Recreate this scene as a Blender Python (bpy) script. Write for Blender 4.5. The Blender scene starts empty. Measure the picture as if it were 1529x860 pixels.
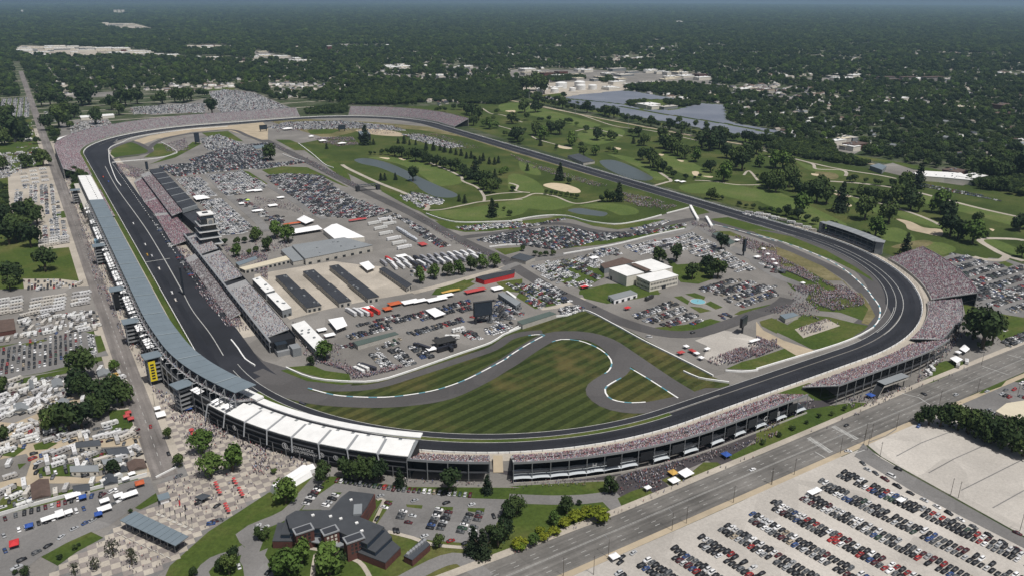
import bpy, bmesh, math, random
import numpy as np
from mathutils import Vector, Matrix, noise as mnoise
random.seed(7); rng = np.random.default_rng(7)
sc = bpy.context.scene
R_ = math.radians

# ------------------------------------------------------------------ camera
CAMP = (-446.336, -1110.304, 272.1); YAW, PITCH, ROLL, FPX = 0.5533, 0.3541, 0.0025, 1178.07
PW, PH = 1529, 860
_F = Vector((math.sin(YAW)*math.cos(PITCH), math.cos(YAW)*math.cos(PITCH), -math.sin(PITCH)))
_Rt = Vector((math.cos(YAW), -math.sin(YAW), 0)); _Up = _Rt.cross(_F)
_R2 = _Rt*math.cos(ROLL)+_Up*math.sin(ROLL); _U2 = -_Rt*math.sin(ROLL)+_Up*math.cos(ROLL)
cd = bpy.data.cameras.new('camera'); cam = bpy.data.objects.new('camera', cd); sc.collection.objects.link(cam)
m3 = Matrix((_R2, _U2, -_F)).transposed(); cam.matrix_world = Matrix.Translation(CAMP) @ m3.to_4x4()
cd.sensor_width = 36; cd.lens = 36*FPX/PW; cd.clip_start = 1; cd.clip_end = 120000
sc.camera = cam

# ------------------------------------------------------------------ world, sun, exposure
SUN_EL, SUN_AZ = 67, 168          # azimuth clockwise from north
w = bpy.data.worlds.new("World"); sc.world = w; w.use_nodes = True
nt = w.node_tree; bg = nt.nodes['Background']; sk = nt.nodes.new('ShaderNodeTexSky'); sk.sky_type = 'NISHITA'
sk.sun_disc = False; sk.sun_elevation = R_(SUN_EL); sk.sun_rotation = R_(SUN_AZ); sk.altitude = 200
sk.air_density = 1.0; sk.dust_density = 5.0; sk.ozone_density = 1.0
nt.links.new(sk.outputs[0], bg.inputs[0]); bg.inputs[1].default_value = 0.06
sd = bpy.data.lights.new('sun', 'SUN'); sd.energy = 4.3; sd.angle = R_(0.55); sd.color = (1, 0.97, 0.925)
so = bpy.data.objects.new('sun', sd); sc.collection.objects.link(so)
sdir = Vector((math.sin(R_(SUN_AZ))*math.cos(R_(SUN_EL)), math.cos(R_(SUN_AZ))*math.cos(R_(SUN_EL)), math.sin(R_(SUN_EL))))
so.rotation_euler = sdir.to_track_quat('Z', 'Y').to_euler(); so.location = (0, 0, 600)
sc.view_settings.view_transform = 'Standard'; sc.view_settings.look = 'None'
sc.view_settings.exposure = -0.08; sc.view_settings.gamma = 1
sc.cycles.volume_bounces = 0; sc.cycles.max_bounces = 5; sc.cycles.diffuse_bounces = 2; sc.cycles.glossy_bounces = 2
sc.cycles.transmission_bounces = 2; sc.cycles.transparent_max_bounces = 4

# ------------------------------------------------------------------ survey: photograph points to places on the ground
ZOOM = {c+str(i+1): (x, y) for c, y in zip('ABCD', (0, 215, 430, 635)) for i, x in enumerate((0, 380, 760, 1129))}
def upx(px, py, z=0.0):
    d = _F + _R2*((px-PW/2)/FPX) - _U2*((py-PH/2)/FPX)
    t = (CAMP[2]-z)/-d.z
    return (CAMP[0]+d.x*t, CAMP[1]+d.y*t)
def G(reg, *pts, z=0.0):
    """places given in the enlarged survey sheet reg (or plain photograph points when reg is '')"""
    if reg == '': return [upx(a, b, z) for a, b in pts]
    x0, y0 = ZOOM[reg]
    return [upx(x0+a/3.8225, y0+b/3.8225, z) for a, b in pts]
def G1(reg, a, b, z=0.0): return G(reg, (a, b), z=z)[0]
def cdist(x, y): return math.hypot(x-CAMP[0], y-CAMP[1])
def inpoly(x, y, P):
    x = np.asarray(x, float); y = np.asarray(y, float); r = np.zeros(x.shape, bool); n = len(P); j = n-1
    for i in range(n):
        xi, yi = P[i]; xj, yj = P[j]
        if yi != yj: r ^= ((yi > y) != (yj > y)) & (x < (xj-xi)*(y-yi)/(yj-yi)+xi)
        j = i
    return r
# oval: outer wall line, s runs south down the front straight, round turn 1, south chute, turn 2, back straight ...
TR, HX, HY = 261.14, 96.97, 509.6
SEG = [2*HY, TR*math.pi/2, 2*HX, TR*math.pi/2, 2*HY, TR*math.pi/2, 2*HX, TR*math.pi/2]
CUM = np.concatenate([[0], np.cumsum(SEG)]); TL = CUM[-1]
def oval(s, d=0.0):
    """point at length s along the wall, d metres outside it (negative: inside)"""
    s = s % TL; k = int(np.searchsorted(CUM, s, side='right')-1); t = s-CUM[k]; r = TR+d
    if k == 0: return (-HX-r, HY-t)
    if k == 1: a = math.pi+t/TR; return (-HX+r*math.cos(a), -HY+r*math.sin(a))
    if k == 2: return (-HX+t, -HY-r)
    if k == 3: a = 1.5*math.pi+t/TR; return (HX+r*math.cos(a), -HY+r*math.sin(a))
    if k == 4: return (HX+r, -HY+t)
    if k == 5: a = t/TR; return (HX+r*math.cos(a), HY+r*math.sin(a))
    if k == 6: return (HX-t, HY+r)
    a = .5*math.pi+t/TR; return (-HX+r*math.cos(a), HY+r*math.sin(a))
def oval_sd(x, y):
    ax, ay = abs(x)-HX, abs(y)-HY
    if ax > 0 and ay > 0:
        d = math.hypot(ax, ay)-TR; a = math.atan2(y-math.copysign(HY, y), x-math.copysign(HX, x)) % (2*math.pi)
        q = {(-1, -1): (1, math.pi), (1, -1): (3, 1.5*math.pi), (1, 1): (5, 0), (-1, 1): (7, .5*math.pi)}[(1 if x > 0 else -1, 1 if y > 0 else -1)]
        return CUM[q[0]]+(a-q[1])*TR, d
    if ax-TR > ay-TR-0 and ay <= 0 or (ax > ay):
        return (HY-y if x < 0 else CUM[4]+y+HY), ax-TR
    return (CUM[2]+x+HX if y < 0 else CUM[6]+HX-x), ay-TR
def S_at(reg, a, b, z=0.0): return oval_sd(*G1(reg, a, b, z))[0]
def stations(s0, s1, step=9.0):
    if s1 < s0: s1 += TL
    n = max(2, int((s1-s0)/step)+1); return list(np.linspace(s0, s1, n))
def spline(P, step=6.0, closed=False):
    P = [Vector((p[0], p[1])) for p in P]; n = len(P); out = []
    rngk = range(n) if closed else range(n-1)
    for i in rngk:
        if closed: p0, p1, p2, p3 = P[i-1], P[i], P[(i+1) % n], P[(i+2) % n]
        else: p0, p1, p2, p3 = P[max(i-1, 0)], P[i], P[i+1], P[min(i+2, n-1)]
        k = max(2, int((p2-p1).length/step))
        for j in range(k):
            t = j/k
            out.append(0.5*((2*p1)+(p2-p0)*t+(2*p0-5*p1+4*p2-p3)*t*t+(3*p1-p0-3*p2+p3)*t**3))
    if not closed: out.append(P[-1])
    return [(v.x, v.y) for v in out]
def offset_line(P, o):
    out = []
    for i in range(len(P)):
        a = Vector(P[max(i-1, 0)]); b = Vector(P[min(i+1, len(P)-1)]); d = (b-a)
        d = d.normalized() if d.length > 1e-6 else Vector((1, 0)); out.append((P[i][0]-d.y*o, P[i][1]+d.x*o))
    return out

# ------------------------------------------------------------------ materials
def lin(c):
    if isinstance(c, str): c = tuple(int(c[i:i+2], 16)/255 for i in (0, 2, 4))
    return tuple(((v/12.92) if v < .04045 else ((v+.055)/1.055)**2.4) for v in c)
MATS = {}
def mat(name, col=None, rough=.85, var=.0, scale=.2, metal=0, kind='plain', spec=.3, col2=None, bump=0, **kw):
    if name in MATS: return MATS[name]
    m = bpy.data.materials.new(name); m.use_nodes = True; n = m.node_tree; L = n.links.new
    b = n.nodes['Principled BSDF']; b.inputs['Roughness'].default_value = rough; b.inputs['Metallic'].default_value = metal
    b.inputs['Specular IOR Level'].default_value = spec
    def N(t, **k):
        x = n.nodes.new(t)
        for a, v in k.items(): setattr(x, a, v)
        return x
    geo = N('ShaderNodeNewGeometry')
    def noise(sc_, det=4, rough_=.6, src=None):
        x = N('ShaderNodeTexNoise'); x.inputs['Scale'].default_value = sc_; x.inputs['Detail'].default_value = det
        x.inputs['Roughness'].default_value = rough_; L((src or geo.outputs['Position']), x.inputs['Vector']); return x.outputs['Fac']
    def ramp(f, stops):
        x = N('ShaderNodeValToRGB'); e = x.color_ramp.elements
        while len(e) < len(stops): e.new(.5)
        for i, (p, c) in enumerate(stops): e[i].position = p; e[i].color = (*c, 1) if len(c) == 3 else c
        L(f, x.inputs[0]); return x.outputs[0]
    def mix(f, a, b_, mode='MIX'):
        x = N('ShaderNodeMix'); x.data_type = 'RGBA'; x.blend_type = mode
        for s, v in ((0, f), (6, a), (7, b_)):
            if isinstance(v, (int, float)): x.inputs[s].default_value = v
            elif isinstance(v, tuple): x.inputs[s].default_value = (*v, 1)
            else: L(v, x.inputs[s])
        return x.outputs[2]
    if kind == 'plain':
        c = tuple(col)
        if col2 is not None:
            o = ramp(noise(scale, 5, .65), [(.35, c), (.65, tuple(col2))])
        elif var:
            o = ramp(noise(scale, 5, .65), [(.3, tuple(v*(1-var) for v in c)), (.7, tuple(min(1, v*(1+var)) for v in c))])
        else: o = None
        if o is not None:
            if kw.get('fine'):
                o = mix(1.0, o, ramp(noise(kw['fine'], 3, .7), [(.3, (.78,)*3), (.7, (1.18,)*3)]), 'MULTIPLY')
            L(o, b.inputs['Base Color'])
        else: b.inputs['Base Color'].default_value = (*c, 1)
    elif kind == 'attr':
        a = N('ShaderNodeAttribute'); a.attribute_name = 'col'
        o = a.outputs['Color']
        if var: o = mix(1.0, o, ramp(noise(scale, 3, .7), [(.3, (1-var,)*3), (.7, (1+var,)*3)]), 'MULTIPLY')
        L(o, b.inputs['Base Color'])
    elif kind == 'objcol':
        a = N('ShaderNodeObjectInfo'); o = a.outputs['Color']
        if var: o = mix(1.0, o, ramp(noise(scale, 3, .7), [(.3, (1-var,)*3), (.7, (1+var,)*3)]), 'MULTIPLY')
        L(o, b.inputs['Base Color'])
    elif kind == 'custom': kw['fn'](n, L, N, noise, ramp, mix, b, geo)
    if bump:
        x = N('ShaderNodeBump'); x.inputs['Strength'].default_value = bump; x.inputs['Distance'].default_value = 1
        L(noise(kw.get('bscale', 1.0), 4, .7), x.inputs['Height']); L(x.outputs[0], b.inputs['Normal'])
    MATS[name] = m; return m

# ------------------------------------------------------------------ mesh building
COL = sc.collection
class MB:
    def __init__(s): s.v = []; s.f = []; s.m = []; s.c = []; s.mats = []
    def mi(s, m):
        if m not in s.mats: s.mats.append(m)
        return s.mats.index(m)
    def add(s, vs, fs, m, c=None):
        o = len(s.v); k = s.mi(m); s.v += [tuple(v) for v in vs]
        for f in fs: s.f.append(tuple(i+o for i in f)); s.m.append(k); s.c.append(c or (.5, .5, .5))
        return s
    def box(s, x, y, z, lx, ly, lz, m, rot=0, c=None, bottom=False):
        """centre x, y; z is the underside"""
        ca, sa = math.cos(rot), math.sin(rot); vs = []
        for zz in (z, z+lz):
            for ax, ay in ((-1, -1), (1, -1), (1, 1), (-1, 1)):
                dx, dy = ax*lx/2, ay*ly/2; vs.append((x+dx*ca-dy*sa, y+dx*sa+dy*ca, zz))
        fs = [(4, 5, 6, 7), (0, 1, 5, 4), (1, 2, 6, 5), (2, 3, 7, 6), (3, 0, 4, 7)]
        if bottom: fs.append((3, 2, 1, 0))
        return s.add(vs, fs, m, c)
    def prism(s, P, z0, z1, m, mtop=None, c=None, bottom=False):
        P = ccw(P); n = len(P); z0 = z0 if hasattr(z0, '__len__') else [z0]*n; z1 = z1 if hasattr(z1, '__len__') else [z1]*n
        vs = [(p[0], p[1], z) for p, z in zip(P, z0)]+[(p[0], p[1], z) for p, z in zip(P, z1)]
        s.add(vs, [(i, (i+1) % n, n+(i+1) % n, n+i) for i in range(n)]+([tuple(range(n-1, -1, -1))] if bottom else []), m, c)
        return s.add([(p[0], p[1], z) for p, z in zip(P, z1)], [tuple(range(n))], mtop or m, c)
    def sheet(s, P, z, m): 
        P = ccw(P); return s.add([(p[0], p[1], z) for p in P], [tuple(range(len(P)))], m)
    def bar(s, p, q, r, m, n=4, r2=None, c=None):
        p, q = Vector(p), Vector(q); d = q-p
        if d.length < 1e-6: return s
        u = d.orthogonal().normalized(); w_ = d.normalized().cross(u); r2 = r if r2 is None else r2; vs = []
        for P_, rr in ((p, r), (q, r2)):
            for i in range(n):
                a = 2*math.pi*(i+.5)/n; vs.append(P_+u*math.cos(a)*rr+w_*math.sin(a)*rr)
        return s.add(vs, [(i, (i+1) % n, n+(i+1) % n, n+i) for i in range(n)]+[tuple(range(n-1, -1, -1)), tuple(range(n, 2*n))], m, c)
    def quad(s, a, b, c_, d, m, c=None): return s.add([a, b, c_, d], [(0, 1, 2, 3)], m, c)
    def sweep(s, st, prof, m, c=None, close=False, caps=True, sh=lambda t: 0):
        """prof: [(d, z)] swept along the oval stations"""
        n = len(prof); vs = []
        for t in st:
            for d, z in prof: vs.append((*oval(t, d+sh(t)), z))
        fs = []; kk = n if close else n-1
        for i in range(len(st)-1):
            for j in range(kk):
                a, b = i*n+j, i*n+(j+1) % n; fs.append((a, b, b+n, a+n))
        if close and caps: fs += [tuple(range(n-1, -1, -1)), tuple(range((len(st)-1)*n, len(st)*n))]
        return s.add(vs, fs, m, c)
    def ribbon(s, P, w_, z, m):
        A = offset_line(P, w_/2); B = offset_line(P, -w_/2); n = len(P); z = zj(z)
        return s.add([(a[0], a[1], z) for a in A]+[(b[0], b[1], z) for b in B], [(n+i, n+i+1, i+1, i) for i in range(n-1)], m)
    def wall(s, P, w_, z0, z1, m):
        A = offset_line(P, w_/2); B = offset_line(P, -w_/2); n = len(P)
        vs = [(p[0], p[1], z) for z in (z0, z1) for p in A+B]; fs = []
        for i in range(n-1):
            fs += [(i+1, i, 2*n+i, 2*n+i+1), (n+i, n+i+1, 3*n+i+1, 3*n+i), (2*n+i, 3*n+i, 3*n+i+1, 2*n+i+1)]
        fs += [(0, n, 3*n, 2*n), (2*n-1, n-1, 3*n-1, 4*n-1)]
        return s.add(vs, fs, m)
    def mesh(s, name):
        me = bpy.data.meshes.new(name); me.from_pydata([tuple(v) for v in s.v], [], s.f)
        for m in s.mats: me.materials.append(m)
        me.polygons.foreach_set('material_index', s.m)
        if any(m.name.endswith('_tint') for m in s.mats):
            a = me.attributes.new('col', 'FLOAT_COLOR', 'FACE'); a.data.foreach_set('color', np.array([(*c[:3], 1) for c in s.c], 'f').ravel())
        me.update(); return me
    def build(s, name, parent=None, **k):
        o = bpy.data.objects.new(name, s.mesh(name)); COL.objects.link(o)
        if parent is not None: o.parent = parent
        if k: tag(o, **k)
        return o
def ccw(P):
    a = sum(P[i-1][0]*P[i][1]-P[i][0]*P[i-1][1] for i in range(len(P))); return list(P) if a > 0 else list(P)[::-1]
def tag(o, label=None, cat=None, group=None, kind=None):
    if label: o['label'] = label
    if cat: o['category'] = cat
    if group: o['group'] = group
    if kind: o['kind'] = kind
    return o
def empty(name, loc, label, cat, group=None, rz=0):
    o = bpy.data.objects.new(name, None); COL.objects.link(o); o.location = loc; o.rotation_euler = (0, 0, rz); o.empty_display_size = 2
    return tag(o, label, cat, group)
def meshobj(name, me, parent=None, loc=None, rz=0, color=None, scale=None):
    o = bpy.data.objects.new(name, me); COL.objects.link(o)
    if parent is not None: o.parent = parent
    if loc is not None: o.location = loc
    if rz: o.rotation_euler = (0, 0, rz)
    if color is not None: o.color = (*color[:3], 1)
    if scale is not None: o.scale = scale
    return o
def bigmesh(name, V, F, mat_, C=None, parent=None, **k):
    """V (n,3), F (m,3 or 4) arrays, C per-face colour"""
    me = bpy.data.meshes.new(name); V = np.asarray(V, 'f'); F = np.asarray(F, 'i'); q = F.shape[1]
    me.vertices.add(len(V)); me.vertices.foreach_set('co', V.ravel()); me.loops.add(F.size); me.loops.foreach_set('vertex_index', F.ravel())
    me.polygons.add(len(F)); me.polygons.foreach_set('loop_start', np.arange(0, F.size, q, dtype='i')); me.update(calc_edges=True)
    if C is not None:
        a = me.attributes.new('col', 'FLOAT_COLOR', 'FACE'); a.data.foreach_set('color', np.c_[np.asarray(C, 'f'), np.ones(len(F), 'f')].astype('f').ravel())
    me.materials.append(mat_); o = bpy.data.objects.new(name, me); COL.objects.link(o)
    if parent is not None: o.parent = parent
    if k: tag(o, **k)
    return o
def stamp(proto_v, proto_f, fixed, pos, rot, scl, cols):
    """copies of a small shape: fixed[f] is a colour or None (takes the copy's own colour)"""
    pv = np.asarray(proto_v, float); pf = np.asarray(proto_f, int); n = len(pos); pos = np.asarray(pos, float)
    rot = np.asarray(rot, float); scl = np.asarray(scl, float); scl = np.repeat(scl[:, None], 3, 1) if scl.ndim == 1 else scl
    c, s_ = np.cos(rot)[:, None], np.sin(rot)[:, None]; X = pv[None, :, 0]*scl[:, :1]; Y = pv[None, :, 1]*scl[:, 1:2]; Z = pv[None, :, 2]*scl[:, 2:]
    V = np.stack([X*c-Y*s_+pos[:, :1], X*s_+Y*c+pos[:, 1:2], Z+pos[:, 2:]], 2).reshape(-1, 3)
    F = (pf[None]+(np.arange(n)*len(pv))[:, None, None]).reshape(-1, pf.shape[1])
    C = np.repeat(np.asarray(cols, float)[:, None, :], len(pf), 1)
    for i, fc in enumerate(fixed):
        if fc is not None: C[:, i, :] = fc
    return V, F, C.reshape(-1, 3)
def cat_meshes(parts):
    V, F, C, o = [], [], [], 0
    for v, f, c in parts: V.append(v); F.append(f+o); C.append(c); o += len(v)
    return np.concatenate(V), np.concatenate(F), np.concatenate(C)
ORD = ['first', 'second', 'third', 'fourth', 'fifth', 'sixth', 'seventh', 'eighth', 'ninth', 'tenth', 'eleventh', 'twelfth']
ORD += [a+'teenth' for a in ('thir', 'four', 'fif', 'six', 'seven', 'eigh', 'nine')]
def nth(k):
    k += 1; T = ('', '', 'twent', 'thirt', 'fort', 'fift', 'sixt', 'sevent', 'eight', 'ninet')
    if k < 20: return ORD[k-1]
    if k > 99: return ORD[k//100-1]+' hundred and '+nth(k % 100-1)
    return T[k//10]+('ieth' if k % 10 == 0 else 'y-'+ORD[k % 10-1])

#==SETTING==
# ------------------------------------------------------------------ the setting: ground sheets
K = 1.0
def grass_fn(c1, c2, c3, stripes=False, big=.012):
    def fn(n, L, N, noise, ramp, mix, b, geo):
        o = ramp(noise(big, 5, .62), [(.32, c1), (.5, c2), (.7, c3)])
        o = mix(1.0, o, ramp(noise(.35, 4, .75), [(.3, (.7,)*3), (.7, (1.25,)*3)]), 'MULTIPLY')
        if stripes:
            mp = N('ShaderNodeMapping'); mp.inputs['Rotation'].default_value = (0, 0, R_(-13)); L(geo.outputs['Position'], mp.inputs[0])
            wv = N('ShaderNodeTexWave'); wv.bands_direction = 'Y'; wv.inputs['Scale'].default_value = .030; wv.inputs['Distortion'].default_value = .7
            wv.inputs['Detail'].default_value = 2; wv.inputs['Detail Scale'].default_value = .06; L(mp.outputs[0], wv.inputs[0])
            o = mix(1.0, o, ramp(wv.outputs['Fac'], [(.42, (.68, .72, .68)), (.58, (1.2, 1.17, 1.1))]), 'MULTIPLY')
            dry = ramp(noise(.016, 5, .65), [(.53, (0,)*3), (.66, (.62,)*3)])
            o = mix(dry, o, (.115, .092, .036))
        L(o, b.inputs['Base Color'])
    return fn
def asphalt_fn(c, patch=.25, big=.01, streak=None):
    def fn(n, L, N, noise, ramp, mix, b, geo):
        lo = tuple(v*(1-patch) for v in c); hi = tuple(v*(1+patch) for v in c)
        o = ramp(noise(big, 5, .6), [(.33, lo), (.67, hi)])
        o = mix(1.0, o, ramp(noise(.6, 4, .75), [(.25, (.82,)*3), (.75, (1.15,)*3)]), 'MULTIPLY')
        if streak:
            mp = N('ShaderNodeMapping'); mp.inputs['Scale'].default_value = (streak[0], streak[1], 1); L(geo.outputs['Position'], mp.inputs[0])
            o = mix(1.0, o, ramp(noise(1.0, 4, .6, mp.outputs[0]), [(.3, (.68,)*3), (.7, (1.2,)*3)]), 'MULTIPLY')
        vo = N('ShaderNodeTexVoronoi'); vo.feature = 'F1'; vo.inputs['Scale'].default_value = .035; vo.inputs['Randomness'].default_value = 1; L(geo.outputs['Position'], vo.inputs[0])
        sp = N('ShaderNodeSeparateColor'); L(vo.outputs['Color'], sp.inputs[0])
        o = mix(1.0, o, ramp(sp.outputs[0], [(.0, (.9,)*3), (1, (1.09,)*3)]), 'MULTIPLY')
        L(o, b.inputs['Base Color'])
    return fn
M_ground = mat('suburban_ground', kind='custom', rough=.95, spec=.1, fn=grass_fn((.028, .045, .018), (.05, .065, .03), (.13, .125, .10), big=.02))
M_lawn = mat('lawn', kind='custom', rough=.95, spec=.1, fn=grass_fn((.040, .066, .015), (.058, .084, .018), (.105, .105, .036), big=.018))
M_golf = mat('golf_turf', kind='custom', rough=.95, spec=.1, fn=grass_fn((.033, .051, .013), (.050, .071, .018), (.095, .098, .034), big=.014))
M_fair = mat('fairway', kind='custom', rough=.95, spec=.1, fn=grass_fn((.070, .103, .028), (.086, .119, .033), (.12, .135, .050), big=.02))
M_stripe = mat('mown_turf', kind='custom', rough=.95, spec=.1, fn=grass_fn((.034, .047, .015), (.043, .056, .018), (.070, .066, .024), stripes=True))
M_dry = mat('dry_grass', kind='custom', rough=.95, spec=.1, fn=grass_fn((.10, .10, .045), (.14, .125, .06), (.22, .19, .11), big=.03))
M_sand = mat('sand', (.48, .40, .28), var=.12, scale=.1)
M_sand2 = mat('tan_dirt', (.36, .30, .215), var=.18, scale=.05)
M_track = mat('track_asphalt', kind='custom', rough=.72, spec=.3, fn=asphalt_fn((.021, .022, .027), .3, .012))
M_track2 = mat('road_course_asphalt', kind='custom', rough=.8, spec=.3, fn=asphalt_fn((.078, .074, .073), .13, .012))
M_pave = mat('infield_pavement', kind='custom', rough=.9, spec=.2, fn=asphalt_fn((.18, .17, .157), .22, .012))
M_pave2 = mat('grey_lot', kind='custom', rough=.9, spec=.2, fn=asphalt_fn((.165, .16, .155), .16, .02))
M_road = mat('road_asphalt', kind='custom', rough=.85, spec=.25, fn=asphalt_fn((.145, .138, .128), .24, .03, streak=(.012, .4)))
M_roadns = mat('road_asphalt_ns', kind='custom', rough=.85, spec=.25, fn=asphalt_fn((.17, .155, .145), .18, .03, streak=(.35, .015)))
M_gravel = mat('gravel', kind='custom', rough=.95, spec=.1, fn=asphalt_fn((.41, .385, .35), .13, .018))
M_conc = mat('concrete', kind='custom', rough=.9, spec=.2, fn=asphalt_fn((.36, .325, .275), .15, .03))
M_darkp = mat('dark_asphalt', kind='custom', rough=.85, spec=.2, fn=asphalt_fn((.058, .052, .055), .2, .03))
M_white = mat('white_paint', (.74, .74, .72), rough=.6, var=.1, scale=.3)
M_linep = mat('road_marking', (.36, .36, .345), var=.3, scale=.3)
def water_fn(n, L, N, noise, ramp, mix, b, geo):
    b.inputs['Base Color'].default_value = (.085, .10, .10, 1); b.inputs['Roughness'].default_value = .3
    x = N('ShaderNodeBump'); x.inputs['Strength'].default_value = .25; L(noise(.5, 4, .6), x.inputs['Height']); L(x.outputs[0], b.inputs['Normal'])
M_water = mat('pond_water', kind='custom', spec=.5, fn=water_fn)

_zc = [0]
def zj(z): _zc[0] += 1; return z+(_zc[0] % 36)*.0008
from mathutils.geometry import delaunay_2d_cdt
def area(name, P, z, m, **k):
    z = zj(z); vs, es, fs, *_ = delaunay_2d_cdt([Vector(p) for p in P], [], [list(range(len(P)))], 1, 1e-4)
    return MB().add([(v.x, v.y, z) for v in vs], [tuple(f) if (vs[f[1]]-vs[f[0]]).cross(vs[f[2]]-vs[f[0]]) > 0 else tuple(f)[::-1] for f in fs], m).build(name, **(k or dict(kind='structure')))
ZL = [0, .03, .06, .09, .12, .15, .18, .21, .24, .27, .30]
# ground disc to the horizon (radial sheet)
g = MB(); n = 96; rr = [0, 400, 1500, 5000, 12000, 29400]; gv = [(CAMP[0], CAMP[1], 0)]
for r in rr[1:]: gv += [(CAMP[0]+r*math.cos(2*math.pi*i/n), CAMP[1]+r*math.sin(2*math.pi*i/n), 0) for i in range(n)]
gf = [(0, 1+i, 1+(i+1) % n) for i in range(n)]
for k in range(len(rr)-2):
    gf += [(1+k*n+i, 1+(k+1)*n+i, 1+(k+1)*n+(i+1) % n, 1+k*n+(i+1) % n) for i in range(n)]
g.add(gv, gf, M_ground); g.build('ground', kind='structure')
# the oval's own ground
def ovalpoly(d, s0=0, s1=None, step=12): return [oval(s, d) for s in stations(s0, TL if s1 is None else s1, step)[:-1]]
area('infield_ground', ovalpoly(-10), ZL[2], M_pave)
area('speedway_ground', G('', (120, 225), (150, 200), (230, 182), (330, 168), (330, 260), (300, 400), (420, 600), (700, 660), (1000, 600), (1300, 500), (1345, 400), (1400, 372),
     (1453, 382), (1529, 411), (1529, 500), (1460, 545), (1300, 620), (1100, 712), (960, 760), (860, 800), (600, 920), (-80, 920), (-40, 780), (60, 740), (222, 700), (150, 430), (85, 230)), ZL[1], M_pave)
# east of the oval: golf course, levee, solar field ground
area('golf_course', G('', (600, 160), (690, 157), (760, 152), (906, 180), (1055, 209), (1129, 224), (1234, 242), (1400, 268), (1529, 291), (1650, 310), (1650, 400), (1529, 392), (1453, 388), (1400, 385), (1340, 384), (1300, 372), (1250, 352), (1129, 318), (1021, 288), (890, 248), (780, 217), (694, 188), (640, 172)), ZL[1]+.012, M_golf)
area('infield_lawn', G('', (447, 215), (470, 236), (500, 250), (560, 280), (625, 315), (642, 326), (660, 332), (700, 333), (760, 330), (818, 323), (868, 330), (920, 336), (969, 327), (1032, 309), (1040, 322), (1060, 318), (1035, 303), (880, 262), (770, 230), (694, 206), (630, 195), (560, 190), (500, 205)), ZL[4], M_golf)
area('infield_verge', G('', (380, 175), (560, 183), (640, 190), (700, 205), (820, 240), (1000, 290), (1045, 305), (1030, 310), (900, 275), (770, 240), (690, 217), (600, 205), (480, 205)), ZL[3], M_dry)
FAIR = [('B2', [(650, 80), (760, 75), (880, 90), (1050, 140), (1170, 190), (1180, 225), (1100, 240), (1030, 235), (920, 160), (800, 110)]),
 ('B3', [(0, 180), (60, 175), (150, 210), (200, 262), (180, 285), (60, 265), (0, 262)]), ('B3', [(0, 330), (140, 300), (260, 310), (380, 345), (240, 380), (100, 370), (0, 380)]),
 ('B2', [(1000, 390), (1200, 370), (1529, 325), (1529, 400), (1250, 440), (1080, 420)]), ('B3', [(400, 355), (560, 340), (700, 360), (740, 395), (640, 410), (560, 380)]),
 ('A3', [(100, 600), (260, 640), (480, 700), (520, 720), (420, 730), (250, 690), (60, 640)]), ('A3', [(400, 760), (560, 730), (660, 750), (620, 800), (500, 830), (420, 810)]),
 ('B3', [(560, 60), (700, 80), (860, 150), (900, 200), (840, 210), (780, 160), (640, 90)]), ('B3', [(880, 60), (1050, 110), (1150, 180), (1100, 200), (960, 160), (880, 110)]),
 ('B3', [(980, 240), (1200, 220), (1400, 260), (1500, 300), (1380, 330), (1180, 290), (1020, 280)]), ('B4', [(0, 240), (160, 290), (420, 410), (520, 470), (400, 500), (200, 400), (0, 320)]),
 ('B4', [(870, 600), (1000, 560), (1110, 580), (1140, 610), (1040, 640), (930, 640)]), ('B4', [(800, 385), (900, 400), (1040, 450), (1050, 480), (960, 465), (830, 425)]),
 ('B4', [(880, 290), (1050, 310), (1300, 370), (1500, 430), (1480, 470), (1250, 410), (1000, 350), (900, 330)]), ('B4', [(540, 300), (640, 330), (760, 390), (700, 400), (580, 350)]),
 ('B4', [(700, 500), (800, 480), (900, 530), (890, 570), (780, 560), (700, 540)]), ('B4', [(230, 100), (330, 130), (500, 160), (480, 190), (300, 150)]), ('B4', [(1250, 530), (1400, 560), (1529, 620), (1529, 650), (1380, 600)]),
 ('A2', [(1400, 600), (1529, 590), (1529, 640), (1420, 640)]), ('B3', [(60, 100), (150, 130), (180, 180), (80, 160)])]
for r, p in FAIR: area('fairway', spline(G(r, *p), 8, True), ZL[5], M_fair)
SAND = [('B3', [(195, 238), (240, 225), (320, 232), (395, 258), (405, 280), (340, 280), (250, 260)]), ('B3', [(1045, 160), (1080, 160), (1082, 182), (1055, 182)]), ('B4', [(800, 430), (880, 445), (960, 480), (1055, 490), (1055, 528), (960, 512), (870, 490), (850, 460)]),
 ('B4', [(440, 283), (490, 292), (540, 298), (535, 306), (480, 302)]), ('B4', [(505, 340), (545, 350), (540, 360), (510, 355)]), ('B4', [(315, 170), (355, 176), (350, 184), (320, 180)]), ('B3', [(270, 8), (360, 25), (340, 32), (290, 25)]),
 ('B3', [(958, 92), (1000, 98), (985, 105)]), ('B3', [(848, 58), (885, 62), (870, 70)]), ('A2', [(1430, 635), (1485, 632), (1480, 645)]), ('B2', [(710, 78), (770, 82), (760, 90)]), ('B2', [(820, 82), (865, 88), (850, 96)]), ('A3', [(555, 765), (600, 775), (590, 785)]), ('B3', [(600, 20), (640, 28), (625, 36)]), ('B3', [(1100, 185), (1165, 188), (1150, 195)]), ('B4', [(1330, 485), (1360, 490), (1350, 500)])]
for r, p in SAND: area('sand_bunker', spline(G(r, *p), 5, True), ZL[6], M_sand if p[0][0] != 800 else M_sand2)
area('tee_scrape', spline(G('B4', (770, 590), (880, 560), (960, 550), (1010, 565), (960, 590), (850, 600)), 6, True), ZL[6], M_dry)
area('levee_scrape', spline(G('B4', (350, 160), (450, 170), (470, 195), (420, 205), (340, 185)), 6, True), ZL[6], M_dry)
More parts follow.
